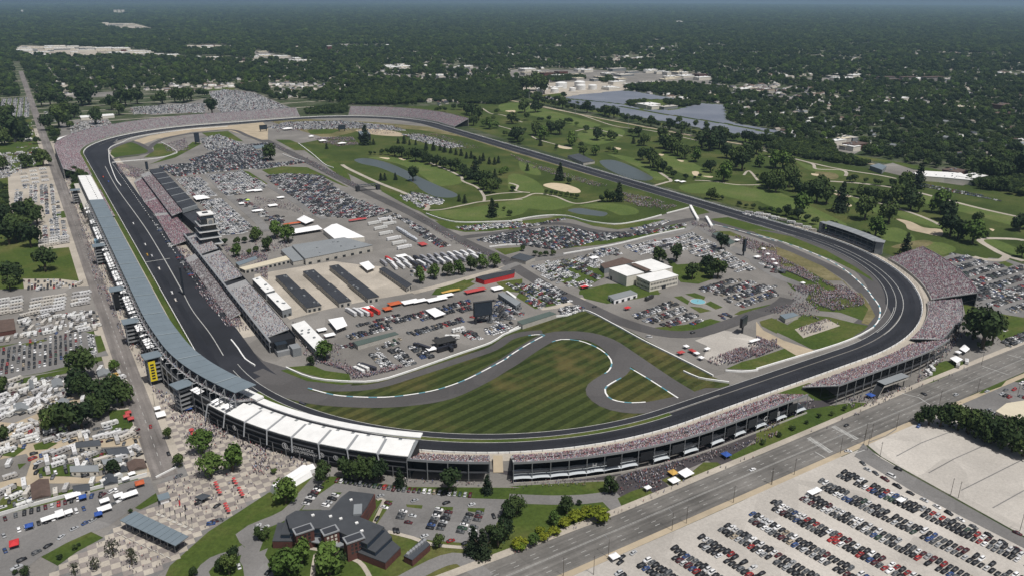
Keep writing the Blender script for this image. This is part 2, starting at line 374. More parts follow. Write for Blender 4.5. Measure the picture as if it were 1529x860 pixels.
area('bunker_field', spline(G('A3', (1060, 548), (1200, 540), (1280, 545), (1250, 565), (1130, 560)), 10, True), ZL[3], M_sand2)
POND = {'long_pond': ('B2', [(570, 92), (640, 84), (760, 110), (880, 160), (960, 200), (1060, 245), (1155, 288), (1130, 308), (1030, 302), (950, 262), (920, 232), (860, 200), (720, 140), (610, 115)]),
 'round_pond': ('B3', [(520, 98), (600, 95), (700, 130), (790, 175), (822, 198), (780, 212), (690, 198), (600, 165), (540, 130)]), 'small_pond': ('B3', [(335, 380), (400, 368), (480, 380), (560, 395), (540, 415), (470, 410), (390, 400)])}
for k, (r, p) in POND.items(): area('pond', spline(G(r, *p), 5, True), ZL[6], M_water)
PATHS = [('B2', [(500, 120), (540, 145), (700, 220), (850, 280), (960, 330), (990, 365), (970, 380)], 5), ('B2', [(980, 380), (1060, 378), (1200, 350), (1310, 330), (1529, 318)], 3.2), ('B2', [(1000, 110), (1100, 150), (1180, 190), (1190, 215), (1270, 250), (1310, 300), (1310, 330)], 3.2), ('B2', [(1310, 300), (1400, 285), (1529, 278)], 3),
 ('B3', [(0, 322), (80, 310), (150, 285), (260, 300), (380, 342), (520, 322)], 3), ('B3', [(0, 225), (50, 240), (40, 270), (120, 280)], 3), ('B3', [(830, 240), (900, 220), (925, 210), (860, 165)], 4), ('B3', [(1060, 210), (1160, 215), (1300, 235), (1440, 235)], 3), ('B3', [(1340, 180), (1370, 155), (1420, 210)], 3),
 ('B4', [(70, 75), (200, 85), (320, 115), (345, 145), (480, 150), (515, 165), (510, 185)], 4), ('B4', [(0, 30), (400, 130), (700, 180), (800, 200)], 4), ('B4', [(420, 215), (620, 230), (860, 265), (1100, 325), (1300, 375), (1529, 425)], 5), ('B4', [(740, 350), (900, 400), (1000, 440), (1050, 465)], 4), ('B4', [(250, 235), (420, 260), (540, 300), (720, 345)], 2.5),
 ('B4', [(1529, 555), (1480, 545), (1280, 545), (1350, 600), (1430, 640), (1529, 670)], 6), ('B4', [(1430, 640), (1400, 665), (1300, 660), (1240, 645)], 6), ('A3', [(100, 590), (380, 650), (600, 720), (820, 750), (1100, 810)], 3), ('A3', [(380, 750), (470, 735), (560, 755), (650, 780)], 3), ('A3', [(130, 780), (170, 800), (280, 830), (360, 850)], 3), ('A2', [(1300, 620), (1350, 650), (1420, 660), (1529, 700)], 3), ('A2', [(1390, 720), (1480, 745), (1529, 765)], 3)]
for r, p, w_ in PATHS:
    m = MB(); m.ribbon(spline(G(r, *p), 8), w_*1.35, ZL[7], M_conc); m.build('cart_path', kind='structure')
MB().ribbon(spline(G('', (755, 149), (900, 178), (1045, 205), (1170, 226), (1300, 245), (1420, 268), (1529, 288), (1650, 305)), 20), 7, ZL[3], M_sand2).build('levee_road', kind='structure')
MB().ribbon(spline(G('', (745, 141), (820, 155), (906, 170), (1055, 199), (1170, 219), (1300, 238), (1420, 260), (1529, 280)), 20), 26, ZL[2], M_lawn).build('levee', kind='structure')

# the track
FR0, FR1 = 0, SEG[0]
def swp(name, s0, s1, d0, d1, z, m, step=8): 
    return MB().sweep(stations(s0, s1, step), [(d0, z), (d1, z)][::-1] if d0 > d1 else [(d0, z), (d1, z)], m).build(name, kind='structure')
s_T1, s_SC, s_T2, s_BK, s_T3, s_NC, s_T4 = CUM[1], CUM[2], CUM[3], CUM[4], CUM[5], CUM[6], CUM[7]
swp('outer_verge', -240, s_T1+60, 0, 6, ZL[3], M_lawn); swp('outer_walkway', -60, s_T1+80, 6, 15, ZL[3], M_conc)
swp('outer_walkway', s_T1+80, s_BK+40, 0, 9, ZL[3], M_conc)
swp('track_surface', 0, TL, -15.5, 0, ZL[7], M_track)
# inner asphalt: front straight pit side, back straight and turns
M_groove = mat('rubbered_asphalt', kind='custom', rough=.62, spec=.35, fn=asphalt_fn((.0155, .016, .020), .3, .02))
swp('rubbered_groove', 0, TL, -10.5, -5.2, ZL[7]+.006, M_groove)
swp('pit_lane_surface', -130, s_T1+70, -40, -15.5, ZL[6], M_track)
swp('warm_up_lane', s_T2+120, TL-130, -31, -15.5, ZL[6], M_track)
sV = S_at('C3', 930, 725)
swp('warm_up_verge', s_T1+70, sV, -16.8, -12.6, ZL[8], M_lawn)
swp('warm_up_lane', s_T1+10, s_T2+140, -23, -16.5, ZL[8]+.01, M_track)
swp('track_apron', s_T2+40, s_BK+90, -45, -22, ZL[5]-.01, M_track2)
swp('pit_apron', 0, s_T1-40, -50, -40, ZL[5], M_conc)
lines = [(-.3, .3, 0, TL), (-15.6, -15.2, s_BK-50, TL-100), (-12.9, -12.4, s_T1+70, sV), (-17.1, -16.6, s_T1+20, sV+50), (-23.4, -22.9, s_T1+10, s_T2+140),
         (-15.8, -15.2, s_T2+60, s_BK+10), (-22, -21.5, s_T2+60, s_BK-20), (-29.5, -29, s_T2+90, s_BK+60), (-31.6, -31, s_BK, TL-130), (-40.4, -39.8, 20, s_T1-60)]
MB().ribbon(spline(G('B1', (600, 130), (665, 250), (780, 410), (850, 512), (950, 680), (1045, 850)), 12), .9, ZL[9], M_linep).build('track_line', kind='structure')
MB().ribbon(spline(G('C1', (1045, 28), (1100, 130), (1200, 262), (1275, 385)), 12), .7, ZL[9], M_linep).build('track_line', kind='structure')
for a, b, s0, s1 in lines: swp('track_line', s0, s1, a, b, ZL[9], M_white if a > -1 else M_linep, 12)
m = MB()                                   # start line strip of bricks and grid marks
for t in (oval_sd(*G1('B1', 880, 668))[0],): 
    m.sweep([t, t+1.2], [(-25, ZL[9]), (0, ZL[9])], M_linep)
m.build('brick_start_line', kind='structure')
m = MB()
for i in range(70):
    t = 110+i*12
    if t > s_T1-60: break
    m.sweep([t, t+4.5], [(-34.2, ZL[9]), (-33.6, ZL[9])], M_white)
m.build('pit_box_marking', kind='structure')

# turn one infield: striped lawn with the road course
T1LAWN = G('C2', (150, 470), (200, 458), (330, 515), (550, 535), (760, 520), (1000, 435), (1300, 330), (1529, 222))+G('C3', (60, 235), (160, 195), (300, 165), (430, 130), (700, 250), (900, 360), (1150, 500), (1260, 545), (1230, 600))
innerT1 = [oval(s, -23) for s in stations(s_T1+30, S_at('C3', 1195, 585), 10)]
area('striped_lawn', T1LAWN+innerT1[::-1], ZL[4], M_stripe)
area('turn_one_asphalt', G('C1', (1529, 440), (1320, 250), (1340, 400), (1529, 560))+G('C2', (0, 530), (250, 640), (310, 570), (500, 577), (560, 550), (330, 520), (190, 458), (100, 430), (0, 400)), ZL[5], M_track2)
def rc(P, w_, z=ZL[6]): return MB().ribbon(spline(P, 6), w_, z, M_track2).build('road_course', kind='structure')
rc(G('C2', (20, 470), (120, 515), (300, 558), (500, 573), (700, 557), (900, 498), (1200, 400), (1360, 345))+G('C3', (0, 285), (90, 260), (190, 252)), 9)
rc(G('C2', (0, 520), (150, 575), (300, 618), (450, 640), (700, 650), (900, 638), (1100, 602), (1300, 510), (1400, 450))+G('C3', (0, 420), (120, 340), (230, 280), (330, 268), (450, 275), (560, 310), (660, 375), (780, 458), (900, 540), (1040, 625)), 17, ZL[6]+.01)
rc(G('C3', (460, 278), (540, 310), (610, 365), (648, 430), (620, 480), (560, 520), (505, 560), (500, 605), (560, 655), (650, 680), (760, 685), (880, 665), (1000, 640)), 15, ZL[6]+.02)
area('road_course', G('C3', (560, 335), (640, 385), (690, 450), (660, 500), (600, 440)), ZL[6]+.03, M_track2)
area('road_course', G('C3', (940, 632), (1030, 600), (1120, 570), (1200, 570), (1380, 520), (1440, 528), (1200, 605), (1000, 670), (830, 710), (900, 660)), ZL[6]-.01, M_track2)
M_kt = mat('kerb_teal', (.10, .26, .32))
def kerb(P, w_=1.15, blk=5):
    L_ = spline(P, blk); a = MB()
    for i in range(len(L_)-1):
        q = [L_[i], L_[i+1]]; a.ribbon(q, w_, ZL[8], M_white if i % 3 else M_kt)
    a.build('track_kerb', kind='structure')
kerb(G('C2', (305, 570), (450, 608), (600, 621), (750, 622), (900, 606), (1050, 577), (1200, 525), (1350, 450), (1440, 400))+G('C3', (0, 388), (100, 325), (205, 268)))
kerb(G('C3', (110, 272), (150, 266), (200, 266))); kerb(G('C3', (245, 308), (300, 293), (400, 300), (500, 338), (565, 385), (587, 430), (570, 470), (545, 488)))
kerb(G('C3', (690, 455), (780, 508), (870, 565), (965, 627))); kerb(G('C3', (640, 512), (580, 545), (548, 575), (565, 620), (620, 645), (700, 654), (780, 650)))
kerb(G('B4', (0, 518), (150, 560), (300, 615), (420, 668), (520, 730), (600, 800), (650, 850))+G('C4', (655, 40), (705, 110), (700, 180), (670, 220)))
kerb(G('B3', (1160, 460), (1250, 480), (1400, 520), (1529, 558)))
# grass and service road inside turn two and the back straight
area('back_verge', G('B3', (1150, 430), (1250, 420), (1529, 500))+G('B4', (0, 490), (200, 530), (400, 610), (560, 700), (650, 760), (670, 785), (600, 745), (450, 670), (250, 590), (0, 515))+G('B3', (1400, 505), (1200, 455)), ZL[5]+.02, M_lawn)
MB().ribbon(spline(G('B3', (1130, 440), (1250, 475), (1400, 520), (1529, 570))+G('B4', (150, 585), (300, 650), (420, 705), (530, 770), (600, 830))+G('C4', (670, 60), (725, 150), (690, 230), (600, 290)), 8), 14, ZL[6], M_track2).build('service_road', kind='structure')
area('turn_two_verge', G('B3', (1529, 590))+G('B4', (200, 620), (380, 700), (480, 770), (560, 850))+G('C4', (600, 30), (650, 100), (680, 160), (640, 210), (600, 200), (640, 120), (560, 30), (500, -40))+G('B4', (400, 780), (200, 670), (0, 590)), ZL[6]+.01, M_dry)
# spectator mounds and lawns inside turn two
area('turn_two_lawn', G('B3', (1160, 500), (1260, 500), (1400, 560), (1529, 600))+G('B4', (150, 640), (350, 740), (520, 860))+G('C4', (600, 60), (650, 130), (620, 190), (480, 140), (360, 130), (200, 0))+G('B4', (150, 760), (60, 640), (0, 600))+G('B3', (1400, 560)), ZL[4], M_lawn)
area('turn_two_lawn', G('C4', (20, 190), (90, 170), (180, 210), (270, 150), (420, 165), (560, 200), (640, 215), (590, 270), (380, 345), (320, 350), (180, 280), (70, 230)), ZL[4], M_lawn)
area('turn_two_lawn', G('C4', (0, 400), (160, 345), (240, 380), (180, 410), (0, 465))+G('C3', (1400, 465), (1240, 460), (1330, 420), (1529, 370)), ZL[4], M_lawn)
area('stage_yard', G('C4', (220, 235), (400, 175), (480, 215), (270, 285)), ZL[5], M_conc)
area('dirt_track', G('C4', (0, 190), (40, 240), (160, 300), (330, 355), (300, 375), (230, 385), (120, 320), (0, 270)), ZL[5], M_sand2)
area('gravel_yard', G('C3', (1060, 300), (1220, 240), (1330, 260), (1480, 310), (1200, 440), (1110, 400), (1130, 330)), ZL[5], M_gravel)
# roads inside the oval
def road(P, w_, m=M_pave2, z=ZL[6], name='infield_road'): return MB().ribbon(spline(P, 10), w_, z, m).build(name, kind='structure')
road(G('B2', (60, -20), (150, 25), (300, 100), (600, 255), (900, 400), (1200, 560), (1450, 670))+G('B3', (0, 680),)+G('C3', (230, 0), (420, 90), (600, 175), (780, 235), (920, 262), (1080, 258), (1250, 205), (1400, 150), (1529, 110))+G('C4', (180, 60)), 15, M_track2)
road(G('B3', (-40, 720), (60, 680), (300, 635), (600, 575), (850, 525), (1030, 485), (1050, 440)), 10)
road(G('B2', (1150, 540), (1350, 515), (1529, 490))+G('B3', (80, 480), (180, 458), (330, 460), (450, 490), (600, 510), (760, 495), (900, 460), (1060, 430), (1140, 440)), 12, M_track2)
road(G('B1', (1180, 170), (1300, 290), (1450, 420), (1529, 500)), 12); road(G('B2', (0, 190), (150, 280), (330, 390), (400, 430)), 10)
road(G('B2', (900, 850), (1060, 810), (1240, 760), (1450, 700)), 9, M_conc); road(G('C3', (120, 60), (200, 120), (330, 90), (430, 60)), 7, M_conc)
road(G('D3', (0, 415), (240, 425), (430, 420), (575, 402)), 9, M_pave2, ZL[4], 'access_road'); road(G('D3', (560, 395), (650, 485)), 12, M_pave2, ZL[4]+.005, 'access_road'); road(G('C4', (0, 140), (100, 120), (200, 90), (260, 40), (240, -20))+G('B4', (130, 760), (0, 680))+G('B3', (1400, 660), (1280, 600), (1100, 480)), 12, M_pave2)
# infield lawns
LAWN = [('B2', [(40, 150), (160, 130), (300, 135), (420, 190), (540, 250), (500, 240), (380, 185), (200, 180), (90, 180)]), ('B2', [(260, 20), (400, 120), (560, 240), (540, 180), (470, 110), (350, 40)]), ('B2', [(720, 270), (900, 370), (980, 400), (960, 380), (850, 300), (760, 270)]),
 ('B2', [(1030, 440), (1529, 460), (1529, 478), (1350, 500), (1200, 505), (1080, 480)]), ('B3', [(0, 500), (60, 490), (180, 460), (330, 420), (480, 470), (620, 490), (760, 470), (900, 430), (820, 435), (600, 465), (300, 415), (0, 448)]),
 ('B3', [(120, 540), (300, 600), (600, 570), (860, 510), (1020, 480), (950, 455), (700, 520), (450, 520), (300, 480), (150, 500)]), ('B3', [(230, 680), (350, 655), (540, 720), (545, 760), (420, 830), (300, 790), (160, 700)]),
 ('B3', [(900, 650), (960, 690), (1100, 680), (1170, 770), (1080, 800), (980, 790), (940, 740)]), ('B3', [(400, 840), (560, 800), (840, 800), (860, 860), (400, 860)]), ('C3', [(400, 0), (760, 0), (870, 30), (740, 60), (560, 90), (430, 60)]),
 ('C3', [(940, 50), (985, 45), (1030, 75), (1020, 95)]), ('C3', [(1005, 35), (1060, 28), (1120, 50), (1110, 75)]), ('C3', [(1030, 105), (1090, 110), (1155, 130), (1090, 142)]), ('C3', [(1120, 90), (1150, 75), (1220, 110), (1180, 122)]),
 ('C3', [(830, 225), (1000, 210), (1150, 175), (1210, 190), (1190, 215), (1000, 250), (880, 250)]), ('C3', [(1285, 150), (1320, 130), (1529, 85), (1529, 110), (1350, 158)]), ('C3', [(1430, 190), (1529, 175), (1529, 260), (1440, 215)]), ('C3', [(40, 50), (150, 120), (330, 85), (250, 30), (100, -20)]),
 ('B1', [(850, 120), (1000, 80), (1150, 0), (1100, -10), (1050, 30), (900, 100)]), ('A1', [(620, 858), (760, 805), (820, 830), (840, 860)]), ('B1', [(630, 60), (640, 30), (700, 0), (830, 10), (860, 50), (790, 70), (660, 85)]), ('B1', [(870, 0), (940, 0), (1000, 45), (960, 70), (820, 80), (880, 40)]), ('B1', [(1370, 150), (1420, 160), (1529, 230), (1500, 240)]), ('B2', [(0, 40), (30, 30), (60, 80), (20, 100)]),
 ('A2', [(300, 745), (420, 735), (490, 745), (440, 765), (320, 768)]), ('A2', [(120, 800), (200, 800), (330, 850), (300, 860), (230, 860)]), ('A1', [(1150, 760), (1300, 750), (1390, 810), (1300, 800), (1200, 790)]), ('C2', [(190, 450), (330, 440), (400, 470), (540, 490), (550, 528), (400, 515), (300, 490)]), ('C2', [(150, 470), (200, 460), (330, 515), (550, 545), (500, 552), (300, 530)]), ('B2', [(1030, 840), (1200, 775), (1260, 800), (1180, 840), (1080, 860)]), ('C2', [(1010, 40), (1040, 0), (1200, -60), (1260, -50), (1180, 0), (1060, 40)]), ('B2', [(1370, 600), (1529, 590), (1529, 610), (1430, 635)]), ('B2', [(1380, 790), (1529, 770), (1529, 850), (1420, 840)])]
for r, p in LAWN: area('grass_patch', G(r, *p), ZL[5]+.01, M_lawn)
area('gravel_trap', G('A1', (765, 805), (860, 775), (1050, 745), (1300, 720), (1500, 700), (1529, 730), (1529, 800), (1450, 800), (1380, 770), (1300, 745), (1100, 755), (900, 795), (820, 825)), ZL[6], M_sand2)
area('gravel_trap', G('A2', (0, 715), (60, 760), (60, 800), (0, 800)), ZL[6], M_sand2); area('gravel_trap', spline(G('A2', (580, 745), (700, 735), (830, 760), (840, 780), (720, 775), (620, 760)), 8, True), ZL[6], M_sand2)
rc(G('A1', (620, 858), (680, 830), (760, 812))+G('B1', (840, 25), (860, 45), (820, 60), (700, 75), (640, 90)), 10, ZL[7]); rc(G('A1', (1529, 820), (1420, 780), (1330, 745), (1200, 750), (1000, 780), (900, 810), (850, 850)), 10, ZL[7])
area('garage_yard', G('B2', (0, 745), (450, 670), (600, 690), (720, 700), (900, 850))+G('C2', (720, 60), (560, 90), (380, 130), (200, 180), (0, 0)), ZL[4], M_gravel if False else M_conc)
# west side: road, pavements, lots, lawns
YN = 5200
MB().sheet([(-417.5, -655), (-403, -655), (-403.5, 900), (-402, 2500), (-417, 2500), (-418, 900)], ZL[6]+.02, M_roadns).build('road', kind='structure')
MB().sheet([(-402.9, -640), (-396.5, -640), (-396.5, 700), (-403, 700)], ZL[4], M_conc).build('pavement', kind='structure')
MB().sheet([(-424.5, -650), (-417.5, -650), (-418, 900), (-424.5, 900)], ZL[3], M_conc).build('pavement', kind='structure')
m = MB()
for y in range(-640, 1200, 12): m.sheet([(-410.4, y), (-410.1, y), (-410.1, y+5), (-410.4, y+5)], ZL[7]+.01, M_linep)
m.build('lane_marking', kind='structure')
M_lot = M_pave2
area('west_ground', [(-424, -650), (-424, 900), (-900, 900), (-900, -900), (-520, -900), (-520, -690), (-430, -650)], ZL[1], M_lawn)
area('gravel_lot', G('B1', (45, 170), (150, 135), (280, 125), (345, 330), (400, 520), (405, 590), (230, 605), (210, 500), (80, 440), (50, 330)), ZL[3], M_conc)
area('parking_lot', G('B1', (130, 770), (330, 770), (500, 790), (490, 820), (300, 850), (140, 850)), ZL[3], M_conc)
area('gravel_lot', G('C1', (-40, 10), (350, 0), (540, -10), (560, 240), (250, 290), (0, 330), (-60, 330)), ZL[3], M_pave)
area('parking_lot', G('C1', (-30, 350), (200, 290), (480, 250), (560, 270), (620, 385), (540, 395), (480, 420), (250, 480), (-30, 530)), ZL[4], M_lot)
area('grass_patch', G('C1', (540, 275), (575, 270), (605, 355), (560, 370)), ZL[5], M_lawn)
area('camp_road', G('D1', (-30, 120), (200, 100), (400, 60), (520, 70), (780, 70), (800, 110), (500, 130), (330, 150), (200, 230), (230, 280), (500, 300), (850, 240), (860, 262), (500, 330), (200, 330), (-30, 380), (-30, 330), (150, 290), (180, 200), (150, 160), (-30, 200)), ZL[3], M_sand2)
area('camp_road', G('C1', (-30, 760), (80, 770), (250, 700), (300, 640), (480, 590), (560, 600), (300, 720), (260, 760), (100, 860), (-30, 860)), ZL[3], M_sand2)
area('camp_ground', G('C1', (-40, 530), (400, 460), (640, 400), (700, 480), (760, 700), (780, 860), (400, 860), (-40, 860)), ZL[2], M_pave)
area('camp_ground', G('D1', (-40, 0), (790, 0), (850, 260), (500, 340), (-40, 480)), ZL[2], M_pave)
area('parking_lot', G('D1', (-30, 520), (300, 440), (500, 385), (850, 290), (890, 385), (760, 470), (620, 575), (520, 610), (230, 750), (90, 860), (-30, 870)), ZL[4], M_lot)
for r, p in (('D1', [(190, 110), (250, 90), (330, 100), (270, 135), (200, 140)]), ('D1', [(210, 250), (300, 215), (500, 230), (700, 200), (600, 250), (420, 290), (230, 290)]), ('D1', [(100, 220), (150, 215), (110, 250)]), ('D1', [(0, 170), (80, 120), (150, 130), (80, 180)]), ('D1', [(500, 180), (700, 130), (760, 150), (600, 200)]), ('C1', [(620, 700), (740, 690), (760, 780), (700, 850), (640, 830)]), ('D1', [(0, 430), (80, 340), (170, 360), (140, 450), (0, 490)]), ('D1', [(770, 470), (890, 385), (905, 430), (800, 480)]), ('D1', [(235, 750), (380, 670), (520, 607), (590, 640), (440, 720), (330, 800)]), ('C1', [(50, 530), (400, 460), (400, 480), (80, 560)]), ('C1', [(120, 320), (260, 290), (270, 300), (150, 330)]), ('B1', [(380, 380), (300, 400), (310, 430), (390, 420)]), ('A1', [(0, 700), (180, 680), (190, 780), (80, 790), (0, 780)]), ('A1', [(0, 570), (150, 560), (165, 660), (0, 690)])):
    area('grass_patch', G(r, *p), ZL[5]+.01, M_lawn)
for r, p in (('A1', [(10, 580), (150, 568), (160, 670), (20, 680)]), ('B1', [(0, 60), (60, 70), (60, 190), (0, 200)]), ('A1', [(330, 700), (600, 660), (640, 710), (480, 760), (340, 790)]), ('A1', [(730, 640), (960, 590), (1180, 600), (1170, 640), (880, 660)]), ('A1', [(250, 550), (700, 520), (700, 550), (450, 560), (260, 570)]), ('A1', [(1020, 600), (1190, 560), (1290, 650), (1180, 655)])):
    area('gravel_lot', G(r, *p), ZL[3], M_pave)
area('pale_lot', G('', (311, 137), (335, 132), (380, 138), (436, 162), (380, 168), (335, 172), (326, 165)), ZL[3], M_pave); area('grass_patch', G('A1', (1150, 505), (1330, 490), (1340, 515), (1180, 520)), ZL[3], M_lawn)

# plaza: individual paving slabs laid as a chequer (pieces built below), base first
PLAZA = G('C1', (780, 420), (860, 560), (1000, 620), (1120, 700), (1280, 740), (1529, 860))+G('D2', (0, 95), (240, 175), (350, 225), (330, 285), (60, 390))+G('D1', (1529, 385), (1190, 605), (970, 800), (880, 870), (300, 870), (330, 800), (590, 640), (640, 590), (790, 490), (925, 440), (895, 340), (1010, 245), (930, -20))+G('C1', (850, 720), (740, 430))
area('plaza', PLAZA, ZL[3], M_pave2)
plx = np.array(PLAZA); px0, px1, py0, py1 = plx[:, 0].min(), plx[:, 0].max(), plx[:, 1].min(), plx[:, 1].max()
M_slabL = mat('pale_paving', kind='custom', rough=.9, spec=.2, fn=asphalt_fn((.37, .335, .285), .16, .05)); M_slabD = mat('brown_paving', kind='custom', rough=.9, spec=.2, fn=asphalt_fn((.225, .20, .185), .16, .05))
SLP = MB(); SLP.box(0, 0, 0, 4.45, 4.45, .05, M_slabL); slL = SLP.mesh('paving_slab'); SLP = MB(); SLP.box(0, 0, 0, 4.45, 4.45, .05, M_slabD); slD = SLP.mesh('paving_slab_dark')
plz = bpy.data.objects['plaza']; cand = []
ang = R_(0)
for i in range(-60, 60):
    for j in range(-80, 80):
        x = -405+i*4.5; y = -690+j*4.5
        if (x > -400 or y < -662) and inpoly(x, y, PLAZA) and inpoly(x+2, y, PLAZA) and inpoly(x, y-2, PLAZA): cand.append((cdist(x, y), x, y, (i+j) % 2))
cand.sort(); rest = MB()
for n_, (d_, x, y, c_) in enumerate(cand):
    if n_ < 300: o = meshobj('paving_slab', slL if c_ else slD, plz, (x, y, ZL[4]-.02))
    else: rest.box(x, y, ZL[4]-.02, 4.45, 4.45, .05, M_slabL if c_ else M_slabD)
if rest.v: rest.build('paving_slabs', plz, kind='stuff')
# south side: lawns, lots, streets
area('south_lawn', G('D2', (350, 290), (480, 290), (600, 320), (900, 350), (1529, 355))+G('D3', (0, 345), (540, 318), (600, 400), (600, 500), (400, 580), (100, 730), (-100, 870))+G('D2', (1000, 1000), (0, 1000))+G('D1', (880, 1000), (970, 800), (1190, 605), (1529, 385))+G('D2', (60, 390), (330, 285)), ZL[3], M_lawn)
area('parking_lot', G('D2', (460, 330), (600, 335), (1250, 415), (1480, 422), (1400, 520), (1325, 680), (1010, 655), (700, 600), (600, 560), (380, 480), (270, 480), (300, 440)), ZL[4], M_pave2)
for p in ([(740, 425), (790, 430), (680, 590), (640, 570)], [(865, 450), (960, 455), (955, 475), (870, 465)], [(1030, 462), (1135, 465), (1130, 485), (1040, 478)], [(1215, 470), (1315, 472), (1310, 500), (1220, 490)], [(620, 530), (680, 420), (730, 425), (660, 545)], [(450, 380), (500, 382), (480, 400), (450, 395)]):
    area('grass_island', G('D2', *p), ZL[5], M_lawn)
def rd(P, w_, m, z, nm='access_road'): return MB().ribbon(spline(P, 6), w_, z, m).build(nm, kind='structure')
rd(G('D2', (395, 270), (300, 380), (190, 500), (60, 560), (-60, 620))+G('D1', (1450, 680), (1420, 760), (1529, 900)), 9, M_pave2, ZL[5])
rd(G('D1', (1180, 900), (1150, 840), (1220, 770), (1310, 740), (1400, 700)), 7, M_pave2, ZL[5]-.01); area('parking_lot', G('D1', (1380, 760), (1529, 700))+G('D2', (60, 740), (120, 830), (80, 900))+G('D1', (1400, 900)), ZL[4]+.01, M_pave2)
rd(G('D2', (820, 900), (950, 830), (1080, 770), (1180, 760), (1260, 820), (1330, 870)), 9, M_pave2, ZL[5]); area('access_apron', G('D2', (1180, 760), (1300, 830), (1529, 780), (1529, 860), (1200, 880), (1230, 820)), ZL[4]+.01, M_pave2)
for P, w_ in ((G('D2', (330, 870), (350, 740), (390, 715), (320, 700)), 2.5), (G('D2', (400, 715), (560, 760), (620, 800), (660, 870)), 2.5), (G('D2', (760, 605), (900, 640), (1020, 680), (1240, 700)), 2.5), (G('D2', (700, 425), (740, 425), (680, 560)), 2)): rd(P, w_, M_conc, ZL[6], 'footpath')
S16a, S16b = -824.5, -848.5
MB().sheet([(-700, -847), (-450, -846), (-250, -849.5), (0, -849), (900, -853), (900, -823), (100, -822), (-60, -824.5), (-200, -826), (-330, -822), (-450, -818), (-700, -818)], ZL[5], M_road).build('road', kind='structure')
MB().sheet(G('D4', (560, 175), (610, 100), (700, 180), (1529, 640), (1650, 720), (1650, 800), (1529, 700), (900, 380)), ZL[5]-.01, M_pave2).build('road', kind='structure')
MB().sheet([(-330, -822), (-200, -826), (-60, -824.5), (100, -822), (400, -822.5), (400, -817.5), (100, -817.5), (-60, -820), (-200, -821), (-330, -817)], ZL[5]+.015, M_conc).build('pavement', kind='structure')
MB().sheet([(400, -853), (400, -857), (0, -853), (-250, -853.5), (-450, -850), (-450, -846), (-250, -849.5), (0, -849)], ZL[4], M_sand2).build('pavement', kind='structure')
lm = MB()
for yy, w_, per, ln in ((-836.2, .35, 1, 1), (-836.9, .35, 1, 1)):
    for x in range(-440, 400, 10): lm.box(x+5, yy+(-.5 if x > 0 else 0), ZL[6], 10, .2, .01, M_linep)
for yy in (-829.8, -833, -841.5, -844.8):
    for x in range(-440, 400, 12): lm.box(x, yy, ZL[6], 3.2, .28, .01, M_linep)
lm.build('lane_marking', kind='structure')
cw = MB()
for reg, (a, b), (c_, d_) in (('D4', (300, 70), (430, 155)), ('D4', (440, 5), (580, 80))):
    p, q = G(reg, (a, b), (c_, d_)); n_ = 16
    for i in range(n_):
        t = (i+.3)/n_; cw.box(p[0]+(q[0]-p[0])*t, p[1]+(q[1]-p[1])*t, ZL[6], 4.0, .75, .012, M_linep)
for reg, pts in (('D4', [(335, 150), (395, 185)]), ('C4', [(1290, 445), (1440, 495)]), ('C4', [(1435, 380), (1529, 405)]), ('C4', [(830, 600), (930, 625), (990, 665)]), ('D4', [(560, 160), (620, 140)])):
    cw.ribbon(G(reg, *pts), .7, ZL[6]+.01, M_linep)
cw.build('crosswalk', kind='structure')
area('gravel_verge', [(-480, -853.5), (-20, -853.5), (-40, -1010), (-480, -1010)], ZL[2], M_gravel); area('gravel_verge', [(-16, -853.5), (90, -853.5), (90, -1010), (-20, -1010)], ZL[2], M_gravel)
area('gravel_lot', [(-22.5, -866)]+G('D4', (560, 195), (430, 165), (0, 390), (-60, 420))+G('D3', (700, 740), (300, 1000), (600, 1400))+G('D4', (1529, 1300), (1529, 720), (900, 390)), ZL[3], M_gravel)
area('gravel_lot', G('D4', (610, 90), (830, -10), (950, -20))+G('C4', (760, 810), (900, 760), (1100, 850))+G('D4', (1350, 110), (1650, 200), (1650, 690), (1529, 630), (720, 180)), ZL[3], M_gravel)
jt = MB(); a_ = []
for p in ([(640, 95), (740, 60), (800, 20)], [(800, 175), (940, 100), (1110, 35)], [(985, 270), (1130, 190), (1310, 110)], [(1170, 370), (1330, 290), (1529, 190)], [(1350, 470), (1529, 370)]): jt.ribbon(G('D4', *p), .7, ZL[4], M_pave2)
jt.build('gravel_joint', kind='structure')
area('corner_lawn', G('C4', (1270, 600), (1380, 520), (1430, 525), (1400, 560), (1290, 600)), ZL[4], M_lawn); area('parking_lot', G('C4', (1130, 640), (1270, 600), (1440, 530), (1529, 540), (1650, 560), (1650, 860), (1529, 860), (1440, 790), (1360, 730), (1250, 690)), ZL[3], M_pave2)
area('concourse', G('D3', (560, 400), (620, 290), (900, 190), (1529, -40))+G('C4', (0, 700), (300, 640), (450, 640), (330, 760), (0, 900))+G('D3', (1400, 80), (1230, 240), (1130, 200), (880, 310), (930, 370), (850, 420), (780, 345), (620, 420), (640, 470), (670, 490), (600, 505)), ZL[4], M_darkp)
area('concourse', G('D2', (880, 200), (1340, 260), (1529, 300))+G('D3', (0, 330), (540, 310), (640, 280), (600, 220), (0, 260)), ZL[4]-.01, M_darkp)
